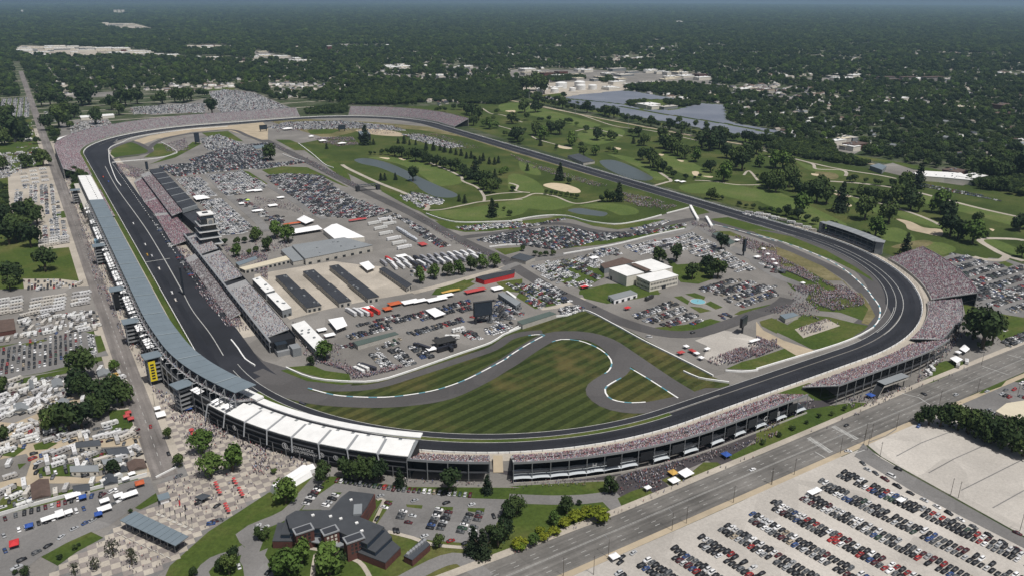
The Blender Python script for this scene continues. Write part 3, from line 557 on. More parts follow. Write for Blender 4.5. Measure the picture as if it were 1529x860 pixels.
for r, p in (('D3', [(620, 415), (700, 375), (780, 350), (840, 400), (740, 450), (670, 475), (640, 455)]), ('D3', [(870, 310), (920, 290), (1000, 300), (1110, 210), (1190, 210), (1225, 238), (1050, 310), (930, 350)]), ('D3', [(1250, 180), (1400, 100), (1529, 50), (1529, 120), (1300, 210)]), ('C4', [(0, 810), (300, 690), (560, 650), (680, 660), (500, 740), (0, 960)]), ('C4', [(120, 600), (300, 540), (360, 545), (460, 620), (400, 640), (330, 640), (300, 615)]), ('C4', [(890, 560), (1000, 500), (1000, 440), (1080, 415), (1250, 420), (1180, 460), (1000, 540)]), ('C4', [(1180, 90), (1260, 110), (1305, 150), (1290, 180), (1200, 170)]), ('C4', [(1350, 170), (1400, 148), (1529, 170), (1529, 260), (1440, 280), (1400, 300), (1340, 240)]), ('B4', [(1380, 680), (1420, 670), (1470, 690), (1440, 705)]), ('B4', [(1240, 640), (1330, 650), (1300, 668)])):
    area('grass_patch', G(r, *p), ZL[5], M_lawn)
area('parking_lot', G('B4', (1020, 665), (1130, 625), (1240, 645), (1440, 660), (1529, 690), (1650, 720))+G('C4', (1650, 120), (1529, 165), (1390, 150), (1320, 190), (1290, 110), (1180, 80), (1150, 0))+G('B4', (1150, 790)), ZL[4], M_pave2)
# far districts: pale yards, streets
FARP = [('A1', [(70, 300), (120, 262), (420, 270), (850, 290), (860, 305), (1070, 325), (1100, 345), (700, 325), (480, 335), (150, 325)]), ('A1', [(1090, 330), (1220, 322), (1529, 345), (1529, 360), (1110, 350)]), ('A2', [(0, 290), (120, 310), (340, 355), (280, 370), (100, 350), (0, 360)]),
 ('A1', [(560, 135), (760, 135), (920, 175), (780, 180), (600, 160)]), ('A1', [(1040, 260), (1240, 258), (1380, 275), (1240, 290), (1050, 285)]), ('A2', [(680, 375), (880, 380), (890, 415), (760, 410)]), ('A2', [(880, 435), (1000, 430), (1180, 455), (1160, 465), (1000, 450)]), ('A2', [(1070, 380), (1350, 385), (1340, 410), (1080, 405)]),
 ('A3', [(0, 400), (430, 400), (1050, 420), (1160, 440), (1140, 490), (700, 500), (560, 520), (560, 480), (200, 470), (0, 440)]), ('A3', [(60, 480), (560, 462), (700, 500), (640, 524), (420, 545), (300, 560), (180, 560), (60, 520)]), ('A3', [(1280, 510), (1500, 525), (1500, 535), (1280, 530)]), ('A4', [(0, 515), (90, 530), (80, 540), (0, 535)]), ('A4', [(150, 455), (570, 440), (580, 470), (300, 470)]), ('B4', [(640, 140), (780, 110), (900, 150), (1180, 170), (1240, 215), (1180, 240), (900, 200)]), ('B4', [(440, 10), (540, -20), (600, 40), (560, 60), (460, 40)]), ('A3', [(620, 240), (860, 245), (850, 252), (640, 252)]), ('A3', [(725, 275), (970, 270), (970, 292), (740, 288)]), ('A3', [(930, 125), (1130, 142), (1120, 150), (950, 138)]), ('A4', [(640, 460), (1120, 455), (1120, 475), (700, 478)]), ('A2', [(400, 260), (780, 262), (780, 275), (420, 275)]), ('A3', [(700, 615), (780, 580), (900, 580), (1000, 610), (900, 628), (780, 628)])]
for i, (r, p) in enumerate(FARP): area('pale_yard', G(r, *p), ZL[4], M_conc if r == 'A1' or i in (9,) else M_pave)
area('grass_patch', G('A3', (180, 545), (330, 530), (300, 555), (220, 570)), ZL[5], M_lawn); area('grass_patch', G('A2', (940, 440), (1050, 455), (1180, 450), (1245, 470), (1200, 482), (1060, 470)), ZL[5], M_dry)
SOLAR = G('A3', (260, 570), (420, 540), (640, 522), (700, 525), (900, 560), (1100, 595), (1235, 605), (1245, 690), (1300, 712), (1529, 750))+G('A4', (60, 738), (180, 765), (100, 782), (0, 778))+G('A3', (1270, 775), (1000, 718), (840, 690), (600, 650), (380, 600))
area('solar_field_ground', SOLAR, ZL[5], M_lawn)
st = MB(); 
for i in range(-22, 40):                     # suburban street grid
    x = i*105.; 
    if x < -440 or x > 800: st.sheet([(x-3.5, 900 if -800 < x < 1700 else -1000), (x+3.5, 900 if -800 < x < 1700 else -1000), (x+3.5, 5200), (x-3.5, 5200)], ZL[1]+.003, M_conc)
for j in range(9, 50):
    y = j*105.; st.sheet([(-2500, y-3.5), (4300, y-3.5), (4300, y+3.5), (-2500, y+3.5)], ZL[1]+.007, M_conc)
st.build('suburban_streets', kind='structure')
#==TREES==
# ------------------------------------------------------------------ landmarks used to word the labels
LMK = []
def lmk(name, reg, a, b): LMK.append((name, *G1(reg, a, b)))
for a_ in (('the long narrow pond', 'B2', 860, 190), ('the round pond beside the back straight', 'B3', 670, 150), ('the small dark pond', 'B3', 450, 390), ('the pale kidney-shaped sand bunker', 'B3', 310, 255), ('the large tan sand bunker', 'B4', 960, 500),
           ('the footbridge over the infield road', 'B2', 650, 270), ('the solar field', 'A3', 800, 680), ('the white storage tanks', 'A3', 300, 520), ('the white warehouse beyond the levee', 'B4', 1050, 190), ('the small roofed back-straight stand', 'B4', 540, 540),
           ('the big white museum building', 'B3', 760, 760), ('the fountain', 'C3', 1080, 80), ('the tiered tower', 'B1', 1170, 560), ('the black garage roofs', 'C2', 250, 60), ('the large white peaked tent', 'B2', 500, 510), ('the tall screen in the infield', 'C2', 1310, 170),
           ('the dark screen near turn two', 'C3', 1335, 220), ('the blue-roofed entrance canopy', 'D1', 880, 620), ('the dark-roofed brick office building', 'D2', 450, 600), ('the white arched tent', 'D2', 200, 310), ('the clipped yellow shrubs', 'D3', 380, 540), ('the round junction on the south street', 'D4', 540, 100),
           ('the yellow-bannered stair tower', 'C1', 930, 540), ('the brown-roofed house on the west side', 'C1', 40, 230), ('the pale gravel trap', 'A1', 900, 790), ('the far baseball-like sand oval', 'A2', 720, 760), ('the north-west car field', 'A1', 1370, 590), ('the crowded terrace by turn four', 'B1', 950, 400),
           ('the turn two grandstand', 'B4', 950, 760), ('the gravel yard in turn two', 'C3', 1250, 330), ('the long white-roofed office', 'C2', 310, 260), ('the red-roofed concession building', 'B2', 1390, 750), ('the road bend at the west camp', 'D1', 150, 180), ('the sheltered bus bay', 'C1', 610, 430)): lmk(*a_)
vr = (math.cos(YAW), -math.sin(YAW)); vf = (math.sin(YAW), math.cos(YAW))
USED = {}
def place_label(kind, x, y):
    """a phrase that says where the thing stands, counted off from the nearest landmark"""
    b = min(LMK, key=lambda L_: math.hypot(L_[1]-x, L_[2]-y)); dx, dy = x-b[1], y-b[2]
    r, f = dx*vr[0]+dy*vr[1], dx*vf[0]+dy*vf[1]
    side = ('right of' if r > 0 else 'left of') if abs(r) > abs(f) else ('beyond' if f > 0 else 'in front of')
    return kind, side, b[0], math.hypot(dx, dy)
PEND = []
def later(o, kind, x, y, noun=''): PEND.append((o, *place_label(kind, x, y)))
def finish_labels():
    g = {}
    for o, kind, side, name, d in PEND: g.setdefault((kind, side, name), []).append((d, o))
    for (kind, side, name), L_ in g.items():
        L_.sort(key=lambda t: t[0])
        for i, (d, o) in enumerate(L_):
            s_ = f"{kind}, {nth(i)+' ' if len(L_) > 1 else 'the one '}{side} {name}"
            if len(s_.split()) > 16: s_ = s_.replace('the round junction on the south street', 'the round junction').replace('the brown-roofed house on the west side', 'the brown-roofed house').replace('the small roofed back-straight stand', 'the back-straight stand').replace('the round pond beside the back straight', 'the round pond').replace('the white warehouse beyond the levee', 'the white levee warehouse').replace('the footbridge over the infield road', 'the footbridge').replace('the crowded terrace by turn four', 'the crowded terrace').replace('the road bend at the west camp', 'the camp road bend').replace('the tall screen in the infield', 'the tall screen')
            if len(s_.split()) > 16: s_ = s_.replace('small house with a ', '').replace(' under an awning', '').replace('the one ', '')
            o['label'] = s_
# ------------------------------------------------------------------ tree prototypes
def leaf_fn(c1, c2, c3):
    def fn(n, L, N, noise, ramp, mix, b, geo):
        oi = N('ShaderNodeObjectInfo'); o = ramp(oi.outputs['Random'], [(.0, c1), (.5, c2), (1, c3)])
        a = N('ShaderNodeAttribute'); a.attribute_name = 'col'; o = mix(1.0, o, a.outputs['Color'], 'MULTIPLY')
        o = mix(1.0, o, ramp(noise(.0035, 3, .6), [(.35, (.82, .84, .9)), (.65, (1.18, 1.16, 1.0))]), 'MULTIPLY')
        L(o, b.inputs['Base Color'])
    return fn
M_leaf = mat('leaves_tint', kind='custom', rough=.8, spec=.15, fn=leaf_fn((.019, .034, .014), (.034, .055, .018), (.064, .092, .026)))
M_leafL = mat('light_leaves_tint', kind='custom', rough=.8, spec=.15, fn=leaf_fn((.055, .095, .022), (.065, .11, .024), (.08, .125, .03)))
M_leafY = mat('yellow_leaves_tint', kind='custom', rough=.8, spec=.15, fn=leaf_fn((.13, .16, .014), (.18, .19, .016), (.10, .15, .016)))
M_needle = mat('needles_tint', kind='custom', rough=.8, spec=.15, fn=leaf_fn((.014, .024, .012), (.018, .030, .014), (.024, .036, .016)))
M_grey = mat('sparse_leaves_tint', kind='custom', rough=.8, spec=.15, fn=leaf_fn((.05, .055, .04), (.06, .065, .045), (.07, .075, .05)))
M_bark = mat('bark', (.09, .07, .05), var=.2, scale=2)
def crown_mesh(seed, m, nleaf=420, conif=False, sparse=False):
    r = random.Random(seed); mb = MB(); blobs = []
    if conif:
        for k in range(9): blobs.append((Vector((r.uniform(-.06, .06), r.uniform(-.06, .06), -.85+k*.22)), .62*(1-k/9.5)+.06, .2))
    else:
        blobs.append((Vector((0, 0, 0)), .62, .62))
        for k in range(9):
            a = r.uniform(0, 6.28); e = r.uniform(-.5, 1.2); d = r.uniform(.38, .6); q = r.uniform(.28, .46)
            blobs.append((Vector((math.cos(a)*math.cos(e)*d, math.sin(a)*math.cos(e)*d, math.sin(e)*d*.85)), q, q*.85))
    if not sparse:
        for c, q, h in blobs[:(9 if conif else 10)]:      # dense inner mass of each limb
            n = 6; vs = [c+Vector((0, 0, h*.8))]; t = r.uniform(.85, 1.15)
            for i in range(n): a = 6.28*i/n+r.random()*.5; vs.append(c+Vector((math.cos(a)*q*.8*r.uniform(.75, 1.1), math.sin(a)*q*.8*r.uniform(.75, 1.1), h*r.uniform(-.1, .3))))
            vs.append(c+Vector((0, 0, -h*.7)))
            mb.add(vs, [(0, 1+i, 1+(i+1) % n) for i in range(n)]+[(n+1, 1+(i+1) % n, 1+i) for i in range(n)], m, (t, t, t))
    for k in range(nleaf if not sparse else nleaf//2):
        c, q, h = blobs[r.randrange(len(blobs))] if not conif else r.choices(blobs, [b[1]+.1 for b in blobs])[0]
        d = Vector((r.gauss(0, 1), r.gauss(0, 1), r.gauss(.25, 1))).normalized(); p = c+Vector((d.x*q, d.y*q, d.z*h))*r.uniform(.8, 1.08)
        nrm = (d+Vector((r.gauss(0, .5), r.gauss(0, .5), r.gauss(.2, .5)))).normalized(); u = nrm.orthogonal().normalized(); w2 = nrm.cross(u); s_ = r.uniform(.07, .135)*(.8 if conif else 1)
        a = r.uniform(0, 6.28); u, w2 = u*math.cos(a)+w2*math.sin(a), w2*math.cos(a)-u*math.sin(a); t = r.uniform(.72, 1.35)
        mb.add([p-u*s_, p-w2*s_*.8, p+u*s_, p+w2*s_*.8+nrm*s_*.4], [(0, 1, 2, 3)], m, (t, t*r.uniform(.96, 1.04), t))
    return mb.mesh('crown')
def trunk_mesh(seed, big=True):
    r = random.Random(seed); mb = MB(); mb.bar((0, 0, 0), (.02, .01, .55), .045, M_bark, 6, .03)
    for k in range(4):
        a = k*1.6+r.random(); mb.bar((0, 0, .35+k*.04), (math.cos(a)*.28, math.sin(a)*.28, .72), .022, M_bark, 4, .01)
    mb.bar((.02, .01, .5), (0, 0, .9), .03, M_bark, 4, .01); return mb.mesh('trunk')
CR = {k: [crown_mesh(i*7+j, m, nleaf=nl, conif=cf, sparse=sp) for i in range(c)] for j, (k, m, nl, cf, sp, c) in enumerate((('dark', M_leaf, 480, 0, 0, 5), ('light', M_leafL, 480, 0, 0, 3), ('yellow', M_leafY, 420, 0, 0, 2), ('conifer', M_needle, 420, 1, 0, 3), ('thin', M_grey, 300, 0, 1, 2)))}
TK = [trunk_mesh(i) for i in range(3)]
KW = {'dark': ('broad dark green tree', 'deciduous_tree'), 'light': ('bright leafy green tree', 'deciduous_tree'), 'yellow': ('rounded yellow-green shrub', 'ornamental_shrub'), 'conifer': ('pointed dark conifer', 'conifer_tree'), 'thin': ('thin sparse young tree', 'young_tree')}
TREES = []      # (x, y, radius, kind)
def tr(reg, s, kind='dark'):
    for t in s: 
        a, b, r = t[:3]; k = t[3] if len(t) > 3 else kind
        k = {'c': 'conifer', 'l': 'light', 'y': 'yellow', 't': 'thin', 'd': 'dark'}.get(k, k)
        x, y = G1(reg, a, b); D = math.hypot(cdist(x, y), CAMP[2]); rm = r/3.8225*D/FPX*1.07
        TREES.append((x, y, rm, k))
tr('B2', [(722, 210, 20, 'c'), (745, 210, 20, 'c'), (805, 208, 20, 'c'), (905, 215, 34), (660, 65, 14), (685, 62, 10), (730, 62, 18), (760, 66, 22), (800, 74, 27), (840, 80, 28), (880, 90, 27), (920, 104, 34), (960, 105, 32), (1000, 120, 27), (1040, 130, 27), (1080, 140, 26), (1120, 150, 26), (1150, 160, 30), (1190, 185, 30), (1220, 205, 27), (1260, 200, 32, 'c'), (1280, 230, 32), (1310, 265, 30), (1350, 285, 37), (1385, 260, 30), (1330, 240, 38), (1372, 190, 22, 'c'), (1430, 170, 24, 'l'), (1405, 180, 20, 'l'), (1045, 85, 12, 'c'), (1168, 330, 20, 'c'), (1200, 340, 24, 'c'), (1375, 378, 24), (1355, 420, 28, 'c'), (1425, 383, 14), (1457, 412, 20), (1470, 272, 18),
  (980, 35, 20, 'c'), (1022, 40, 22, 'c'), (1060, 40, 18, 'c'), (1085, 50, 22, 'c'), (1120, 55, 18, 'c'), (1150, 65, 18, 'c'), (1180, 70, 20, 'c'), (1210, 85, 18, 'c'), (1237, 85, 20, 'c'), (1285, 115, 22, 'c'), (1305, 100, 22, 'c'), (1340, 118, 20, 'c'), (1370, 120, 20, 'c'), (1392, 112, 20, 'c'), (95, 95, 40), (18, 545, 30, 'l'), (130, 540, 42, 'l'), (195, 565, 44, 'l'), (80, 615, 30), (10, 620, 20), (950, 790, 36, 'l'), (1025, 770, 36, 'l'), (1100, 755, 36), (1165, 745, 36, 'l'), (1235, 725, 36), (1305, 712, 36, 'l'), (1370, 705, 36, 'l')])
tr('A2', [(820, 822, 16, 'c'), (855, 822, 22, 'c'), (635, 830, 28, 'c'), (680, 828, 16, 'c'), (612, 815, 18, 'c'), (885, 830, 14, 'c'), (920, 830, 13, 'c'), (980, 848, 18, 'c'), (1022, 855, 20, 'c'), (412, 852, 16, 'c'), (1060, 642, 20), (1040, 640, 16), (1085, 640, 16), (1140, 628, 20), (1180, 630, 25), (1210, 655, 28), (1240, 665, 28), (1280, 690, 30), (1200, 712, 24), (1250, 720, 28), (1310, 725, 25, 'l'), (1340, 738, 28, 'l'), (1380, 735, 25, 'l'), (1363, 690, 18), (1385, 655, 20), (1470, 710, 28), (1430, 780, 20), (1490, 800, 32), (1522, 825, 24), (1270, 620, 14)])
tr('B3', [(105, 155, 20, 'c'), (290, 210, 26, 'c'), (268, 212, 18, 'c'), (340, 230, 22), (20, 272, 20), (215, 290, 16), (243, 293, 16), (270, 296, 16), (300, 299, 16), (330, 303, 17), (358, 308, 16), (385, 314, 17), (525, 333, 22), (560, 333, 26), (592, 333, 27), (625, 330, 28, 'c'), (640, 310, 18), (6, 412, 20), (270, 38, 14), (425, 72, 26), (495, 68, 26, 'l'), (565, 48, 20), (600, 46, 15), (610, 60, 15, 'l'), (760, 95, 30), (820, 140, 42), (850, 155, 32), (800, 115, 36), (880, 165, 26), (912, 170, 24), (940, 198, 24), (1005, 205, 20), (1060, 204, 12), (1090, 195, 14), (930, 55, 40), (880, 30, 30), (1000, 90, 32), (960, 72, 34), (1062, 105, 34, 'l'), (1122, 150, 24), (1150, 165, 30), (1222, 218, 46, 'l'), (1240, 170, 30), (1240, 85, 36), (1300, 135, 46), (1330, 155, 46), (1350, 100, 44), (1430, 135, 28, 'l'), (1410, 60, 34), (1150, 318, 28), (1185, 322, 24), (1215, 322, 15), (1315, 358, 18), (1355, 368, 15), (1395, 372, 18), (1140, 40, 44), (1200, 30, 40), (1415, 192, 12), (1440, 196, 12), (1470, 205, 15), (1480, 260, 40), (1520, 280, 44), (1475, 392, 20, 'l'), (1510, 400, 20, 'l'),
  (855, 675, 40), (955, 670, 40), (925, 697, 18), (1130, 728, 42), (1045, 772, 42), (1190, 768, 46), (1150, 765, 36), (1210, 605, 38), (80, 612, 20), (150, 642, 20), (180, 645, 18), (210, 643, 20), (250, 638, 20)])
tr('B4', [(20, 135, 25), (70, 70, 24), (105, 180, 20), (150, 145, 44, 'l'), (110, 140, 40, 'l'), (190, 150, 30), (40, 225, 26), (70, 245, 34), (120, 255, 46), (185, 250, 50), (220, 275, 34), (200, 210, 38), (250, 310, 35), (300, 325, 48), (345, 335, 48), (400, 345, 44), (370, 280, 40), (260, 395, 48, 'l'), (480, 390, 40, 'c'), (620, 435, 56), (755, 455, 50), (678, 530, 44, 'l'), (848, 638, 30, 'c'), (335, 463, 25), (530, 220, 20), (560, 222, 25), (625, 228, 17), (680, 238, 20), (708, 240, 18), (772, 243, 24), (850, 255, 38), (922, 255, 32, 'c'), (550, 280, 17), (600, 305, 28), (640, 318, 28), (680, 328, 28), (720, 338, 28), (755, 342, 26), (800, 340, 45), (850, 340, 50), (880, 380, 44), (925, 392, 32), (1050, 400, 50, 'l'), (1090, 440, 46), (1105, 530, 50), (1150, 545, 44), (1232, 570, 52, 'l'), (1305, 540, 22), (1180, 482, 20), (1230, 485, 25), (1262, 460, 28), (1500, 500, 36), (1529, 490, 30), (1515, 650, 30), (20, 392, 18), (45, 392, 18), (85, 398, 22), (125, 408, 24), (170, 415, 26), (210, 425, 24), (240, 435, 26), (290, 445, 24), (430, 470, 18), (455, 475, 16), (610, 522, 16), (640, 530, 16), (1529, 200, 60), (1250, 190, 40), (1300, 195, 42), (1350, 210, 46), (1420, 210, 40), (1290, 260, 26), (1340, 265, 28), (1400, 270, 28), (1450, 290, 24), (1515, 300, 24)])
tr('A3', [(160, 520, 44), (100, 530, 40), (200, 540, 36), (90, 645, 34), (150, 645, 30), (180, 640, 26), (15, 700, 26), (45, 710, 20), (100, 690, 25), (150, 775, 34), (90, 758, 16), (200, 800, 32, 'l'), (180, 835, 22, 'c'), (240, 765, 30), (290, 770, 36), (230, 695, 18), (350, 708, 20), (328, 705, 18), (172, 695, 14), (190, 696, 14), (385, 722, 15, 'l'), (440, 758, 24), (500, 802, 32), (545, 795, 18), (580, 805, 26), (605, 795, 20), (700, 778, 25), (710, 822, 20, 'c'), (740, 785, 26), (770, 835, 30), (742, 835, 20), (50, 815, 38), (15, 795, 25), (360, 835, 34, 'l'), (412, 845, 20), (870, 815, 34), (890, 850, 36), (950, 860, 40), (270, 850, 14), (1170, 835, 46), (1100, 845, 40)])
def row(reg, pts, r, step, kind='d', jit=6):
    P = [Vector(p) for p in pts]
    for a, b in zip(P, P[1:]):
        n = max(1, int((b-a).length/step))
        for i in range(n):
            p = a+(b-a)*(i+random.random()*.6)/n; tr(reg, [(p.x+random.uniform(-jit, jit), p.y+random.uniform(-jit/2, jit/2), r*random.uniform(.75, 1.25), kind)])
row('A3', [(0, 560), (120, 580), (250, 612), (380, 636), (520, 658), (650, 690), (760, 712), (850, 732), (950, 752), (1050, 775), (1150, 795), (1200, 800), (1330, 810), (1450, 830), (1529, 838)], 23, 26)
row('A3', [(1180, 785), (1230, 785), (1280, 795)], 24, 25); row('A3', [(880, 830), (980, 850), (1080, 860)], 12, 14)
row('B1', [(110, 560), (60, 560), (30, 600)], 60, 40)
tr('B1', [(150, 140, 32), (250, 130, 38), (225, 105, 28), (130, 460, 48), (170, 430, 44), (215, 460, 45), (120, 540, 55), (180, 590, 48), (20, 480, 50), (20, 420, 30), (262, 728, 52), (75, 800, 50), (60, 838, 34), (1285, 585, 24), (1355, 575, 24), (1400, 568, 22), (1457, 560, 28), (1352, 645, 30, 'l'), (1425, 638, 20), (1465, 618, 20), (1520, 605, 16), (20, 150, 30)])
tr('C1', [(470, 520, 70), (455, 600, 56), (490, 620, 48), (655, 480, 26, 'l'), (20, 600, 34), (600, 700, 74), (700, 670, 60), (650, 650, 60), (560, 740, 56), (400, 830, 72), (470, 810, 64), (330, 820, 62), (290, 790, 44), (965, 860, 24), (1200, 850, 22)])
tr('D1', [(30, 105, 38), (650, 280, 34), (1030, 235, 30), (1155, 160, 58, 'l'), (1205, 290, 58, 'l'), (1330, 260, 64, 'l'), (650, 745, 36, 't'), (755, 795, 36, 't'), (425, 852, 26, 't'), (548, 822, 28, 't'), (340, 765, 18), (430, 710, 18, 't'), (1260, 830, 30), (1310, 850, 44), (1340, 785, 36), (745, 500, 14), (1105, 860, 22), (90, 850, 16), (150, 860, 22), (450, 690, 12, 't')])
tr('D2', [(180, 440, 64, 'l'), (115, 275, 20), (400, 318, 46), (520, 300, 50), (600, 310, 56), (660, 312, 56), (725, 322, 50), (830, 350, 32, 'c'), (1115, 390, 64), (1330, 385, 30, 'c'), (1055, 695, 33), (1250, 730, 44, 'c'), (1305, 750, 46, 'c'), (1390, 690, 54), (1420, 645, 50), (1450, 530, 44), (1500, 510, 40), (1512, 700, 44, 'y'), (200, 860, 78, 'l'), (270, 790, 56, 'l'), (150, 850, 50, 'l'), (430, 850, 80, 'l'), (25, 650, 28), (70, 650, 28), (1340, 640, 30), (480, 830, 50)])
tr('D3', [(40, 520, 50), (5, 510, 40), (330, 500, 44), (400, 455, 20), (580, 382, 42), (505, 545, 60, 'y'), (440, 500, 30, 'y'), (385, 545, 46, 'y'), (320, 575, 36, 'y'), (255, 625, 34, 'y'), (200, 655, 34, 'y'), (140, 690, 32, 'l'), (62, 712, 36, 'y'), (255, 570, 34, 'l'), (180, 610, 26, 'y')])
tr('C4', [(1290, 345, 92), (1235, 290, 66), (1345, 320, 60), (930, 775, 28), (985, 780, 44), (1050, 790, 48), (1105, 790, 56), (1150, 810, 58), (1200, 820, 58), (1250, 840, 58), (1300, 860, 58), (200, 805, 14), (285, 775, 14), (355, 738, 16), (430, 728, 16), (505, 700, 16)])
tr('D4', [(1250, 70, 56), (1300, 95, 52), (1340, 100, 58), (1400, 125, 58), (1460, 150, 58), (1520, 175, 58), (1210, 50, 44), (1380, 70, 50), (1460, 95, 56), (40, 110, 18), (130, 65, 18), (210, 30, 17)])
tr('C2', [(405, 410, 50, 'l'), (320, 440, 24)])
tr('A1', [(240, 612, 30), (290, 606, 30), (350, 624, 32), (400, 595, 20), (470, 606, 40), (510, 600, 44), (380, 675, 35), (425, 675, 30), (340, 730, 44), (385, 728, 30), (280, 745, 34), (550, 712, 34), (555, 645, 20), (590, 605, 20), (620, 600, 15), (720, 610, 38), (785, 596, 34), (690, 590, 30), (880, 596, 25), (930, 596, 30), (1000, 590, 34), (1052, 588, 34), (1092, 580, 30), (1135, 556, 25), (1170, 560, 24), (1185, 606, 22), (1212, 656, 34), (55, 705, 38), (70, 810, 56), (142, 806, 30), (30, 830, 38), (214, 825, 22), (12, 800, 44), (640, 630, 30), (680, 660, 30), (700, 640, 24), (400, 740, 24)])
TREES.sort(key=lambda t: cdist(t[0], t[1])/t[2])
protos = {}
for n_, (x, y, r, k) in enumerate(TREES):
    kind, nm = KW[k]
    h = r*(3.3 if k == 'conifer' else (2.6 if r < 7 else 2.35) if k != 'yellow' else 1.5)
    if n_ < 300:
        o = empty(nm, (x, y, 0), kind, 'shrub' if k == 'yellow' else 'tree', 'trees and shrubs around the speedway', random.uniform(0, 6.28))
        later(o, ('tall ' if r > 9 and k != 'yellow' else 'small ' if r < 4.2 else '')+kind, x, y)
        me = CR[k][n_ % len(CR[k])]
        c = meshobj('crown', me, o, (0, 0, h*.5 if k != 'yellow' else h*.45)); c.scale = (r*1.2, r*1.2, h*.64)
        if k == 'conifer': c.scale = (r*1.7, r*1.7, h*.55); c.location.z = h*.54
        t_ = meshobj('trunk', TK[n_ % 3], o); t_.scale = (h, h, h)
        protos.setdefault(k, c)
REST_T = TREES[300:]
print('trees', len(TREES))
# ------------------------------------------------------------------ woods and suburbs beyond: one canopy of many crowns
_EXC = [[upx(*q) for q in P] for P in (
    [(120, 225), (90, 200), (95, 190), (180, 172), (450, 150), (515, 155), (610, 160), (690, 157), (760, 152), (1055, 209), (1234, 242), (1529, 291), (2000, 400), (2000, 2000), (-300, 2000), (-200, 1000), (60, 740), (210, 700)],)]
_EXC.append(SOLAR)
_EXC.append(G('', (80, 262), (84, 215), (110, 188), (200, 170), (460, 148), (460, 190), (250, 200), (150, 215), (140, 262)))
for r, p in FARP: _EXC.append(G(r, *p))
_EXC.append(G('', (311, 137), (335, 132), (380, 138), (436, 162), (380, 170), (335, 174), (326, 165)))
_EXC.append([(-424, -900), (-424, 700), (-1400, 700), (-1400, -900)]); _EXC.append([(-435, -900), (-435, 3000), (-396, 3000), (-396, -900)])
_EXC.append(G('A1', (0, 560), (160, 555), (170, 690), (0, 700))); _EXC.append(G('A1', (200, 560), (700, 520), (1190, 530), (1290, 650), (700, 690), (480, 790), (240, 760))); _EXC.append(G('', (748, 138), (906, 166), (1055, 196), (1300, 234), (1529, 276), (1529, 300), (1055, 215), (745, 156)))
_EXC.append(G('B4', (420, -10), (560, -30), (620, 50), (560, 90), (450, 60)))
def noise2(x, y, f, seed=0):
    return np.array([mnoise.noise(Vector((a*f, b*f, seed))) for a, b in zip(x, y)])
pts, scl, rot, kin = [], [], [], []
hx_, hy_ = [], []
D = 900.
while D < 28500:
    r = max(7.2, D/300); D2 = D*1.12; ar = 1.32*(D2*D2-D*D)/2; n = int(ar/(2.6*r*r)*.9)
    a = YAW+rng.uniform(-.66, .66, n); q = np.sqrt(rng.uniform(D*D, D2*D2, n)); x = CAMP[0]+np.sin(a)*q; y = CAMP[1]+np.cos(a)*q
    ok = np.ones(n, bool)
    for P in _EXC: ok &= ~inpoly(x, y, P)
    x, y = x[ok], y[ok]
    nn = noise2(x, y, 1/420., 3.1)+.5*noise2(x, y, 1/130., 9.2)+.35*noise2(x, y, 1/2600., 5.5)
    street = (np.abs((x+52.5) % 105-52.5) < 7) | (np.abs((y+52.5) % 105-52.5) < 7)
    thr = -.5 if D < 4000 else -.62
    keep = (nn > thr)
    if D < 4500: keep &= ~(street & (nn < .12)); keep &= ~((nn < .0) & (rng.random(len(x)) < .22))
    hb = ~keep & (rng.random(len(x)) < (.22 if D < 4500 else .12)); hx_.append(x[hb]); hy_.append(y[hb])
    x, y = x[keep], y[keep]; rs = r*rng.uniform(.5, 1.4, len(x)); hh = np.minimum(rs*.95, 11+rs*.1)*rng.uniform(.8, 1.3, len(x))
    pts.append(np.stack([x, y, hh*1.0], 1)); scl.append(np.stack([rs, rs, hh], 1)); rot.append(rng.uniform(0, 6.28, len(x))); kin.append(np.where(rng.random(len(x)) < .1, 5, rng.integers(0, 5, len(x))))
    D = D2
pts, scl, rot, kin = map(np.concatenate, (pts, scl, rot, kin))
# thickets with their own outlines
TH = [('A3', [(700, 515), (760, 490), (880, 482), (1240, 505), (1250, 530), (1000, 545), (820, 530)], 1.0), ('A3', [(1000, 548), (1280, 570), (1260, 600), (1100, 575)], 1.), ('A3', [(670, 590), (780, 582), (770, 610), (690, 612)], 1.), ('A3', [(880, 580), (1080, 590), (1090, 605), (980, 615), (900, 600)], 1.), ('A3', [(140, 465), (260, 438), (420, 435), (440, 455), (260, 470)], 1.), ('A3', [(500, 460), (580, 435), (600, 470), (540, 475)], 1.), ('A3', [(0, 450), (60, 470), (70, 560), (0, 580)], 1.), ('B4', [(60, -20), (430, 0), (460, 70), (640, 120), (640, 135), (300, 90), (60, 30)], 1.), ('B4', [(1180, 220), (1300, 180), (1529, 190), (1650, 240), (1650, 330), (1480, 290), (1300, 260)], .9), ('B1', [(-40, 260), (40, 250), (45, 420), (-40, 440)], .6), ('A2', [(830, 600), (1000, 580), (1400, 600), (1529, 560), (1529, 480), (1100, 470), (500, 520), (500, 600)], 1.0), ('A2', [(280, 640), (530, 600), (530, 650), (300, 655)], .8), ('A1', [(1340, 500), (1529, 470), (1529, 540), (1400, 520)], .9)]
tp = []
for reg, p, dn in TH:
    P = G(reg, *p); A_ = np.array(P); ar = abs(sum(P[i-1][0]*P[i][1]-P[i][0]*P[i-1][1] for i in range(len(P))))/2; n = int(ar/45*dn*2)
    x = rng.uniform(A_[:, 0].min(), A_[:, 0].max(), n*3); y = rng.uniform(A_[:, 1].min(), A_[:, 1].max(), n*3); ok = inpoly(x, y, P); x, y = x[ok][:n], y[ok][:n]
    tp += [(a, b, rng.uniform(3.8, 6.6)) for a, b in zip(x, y)]
tp = np.array(tp); h_ = tp[:, 2]*rng.uniform(.8, 1.15, len(tp))
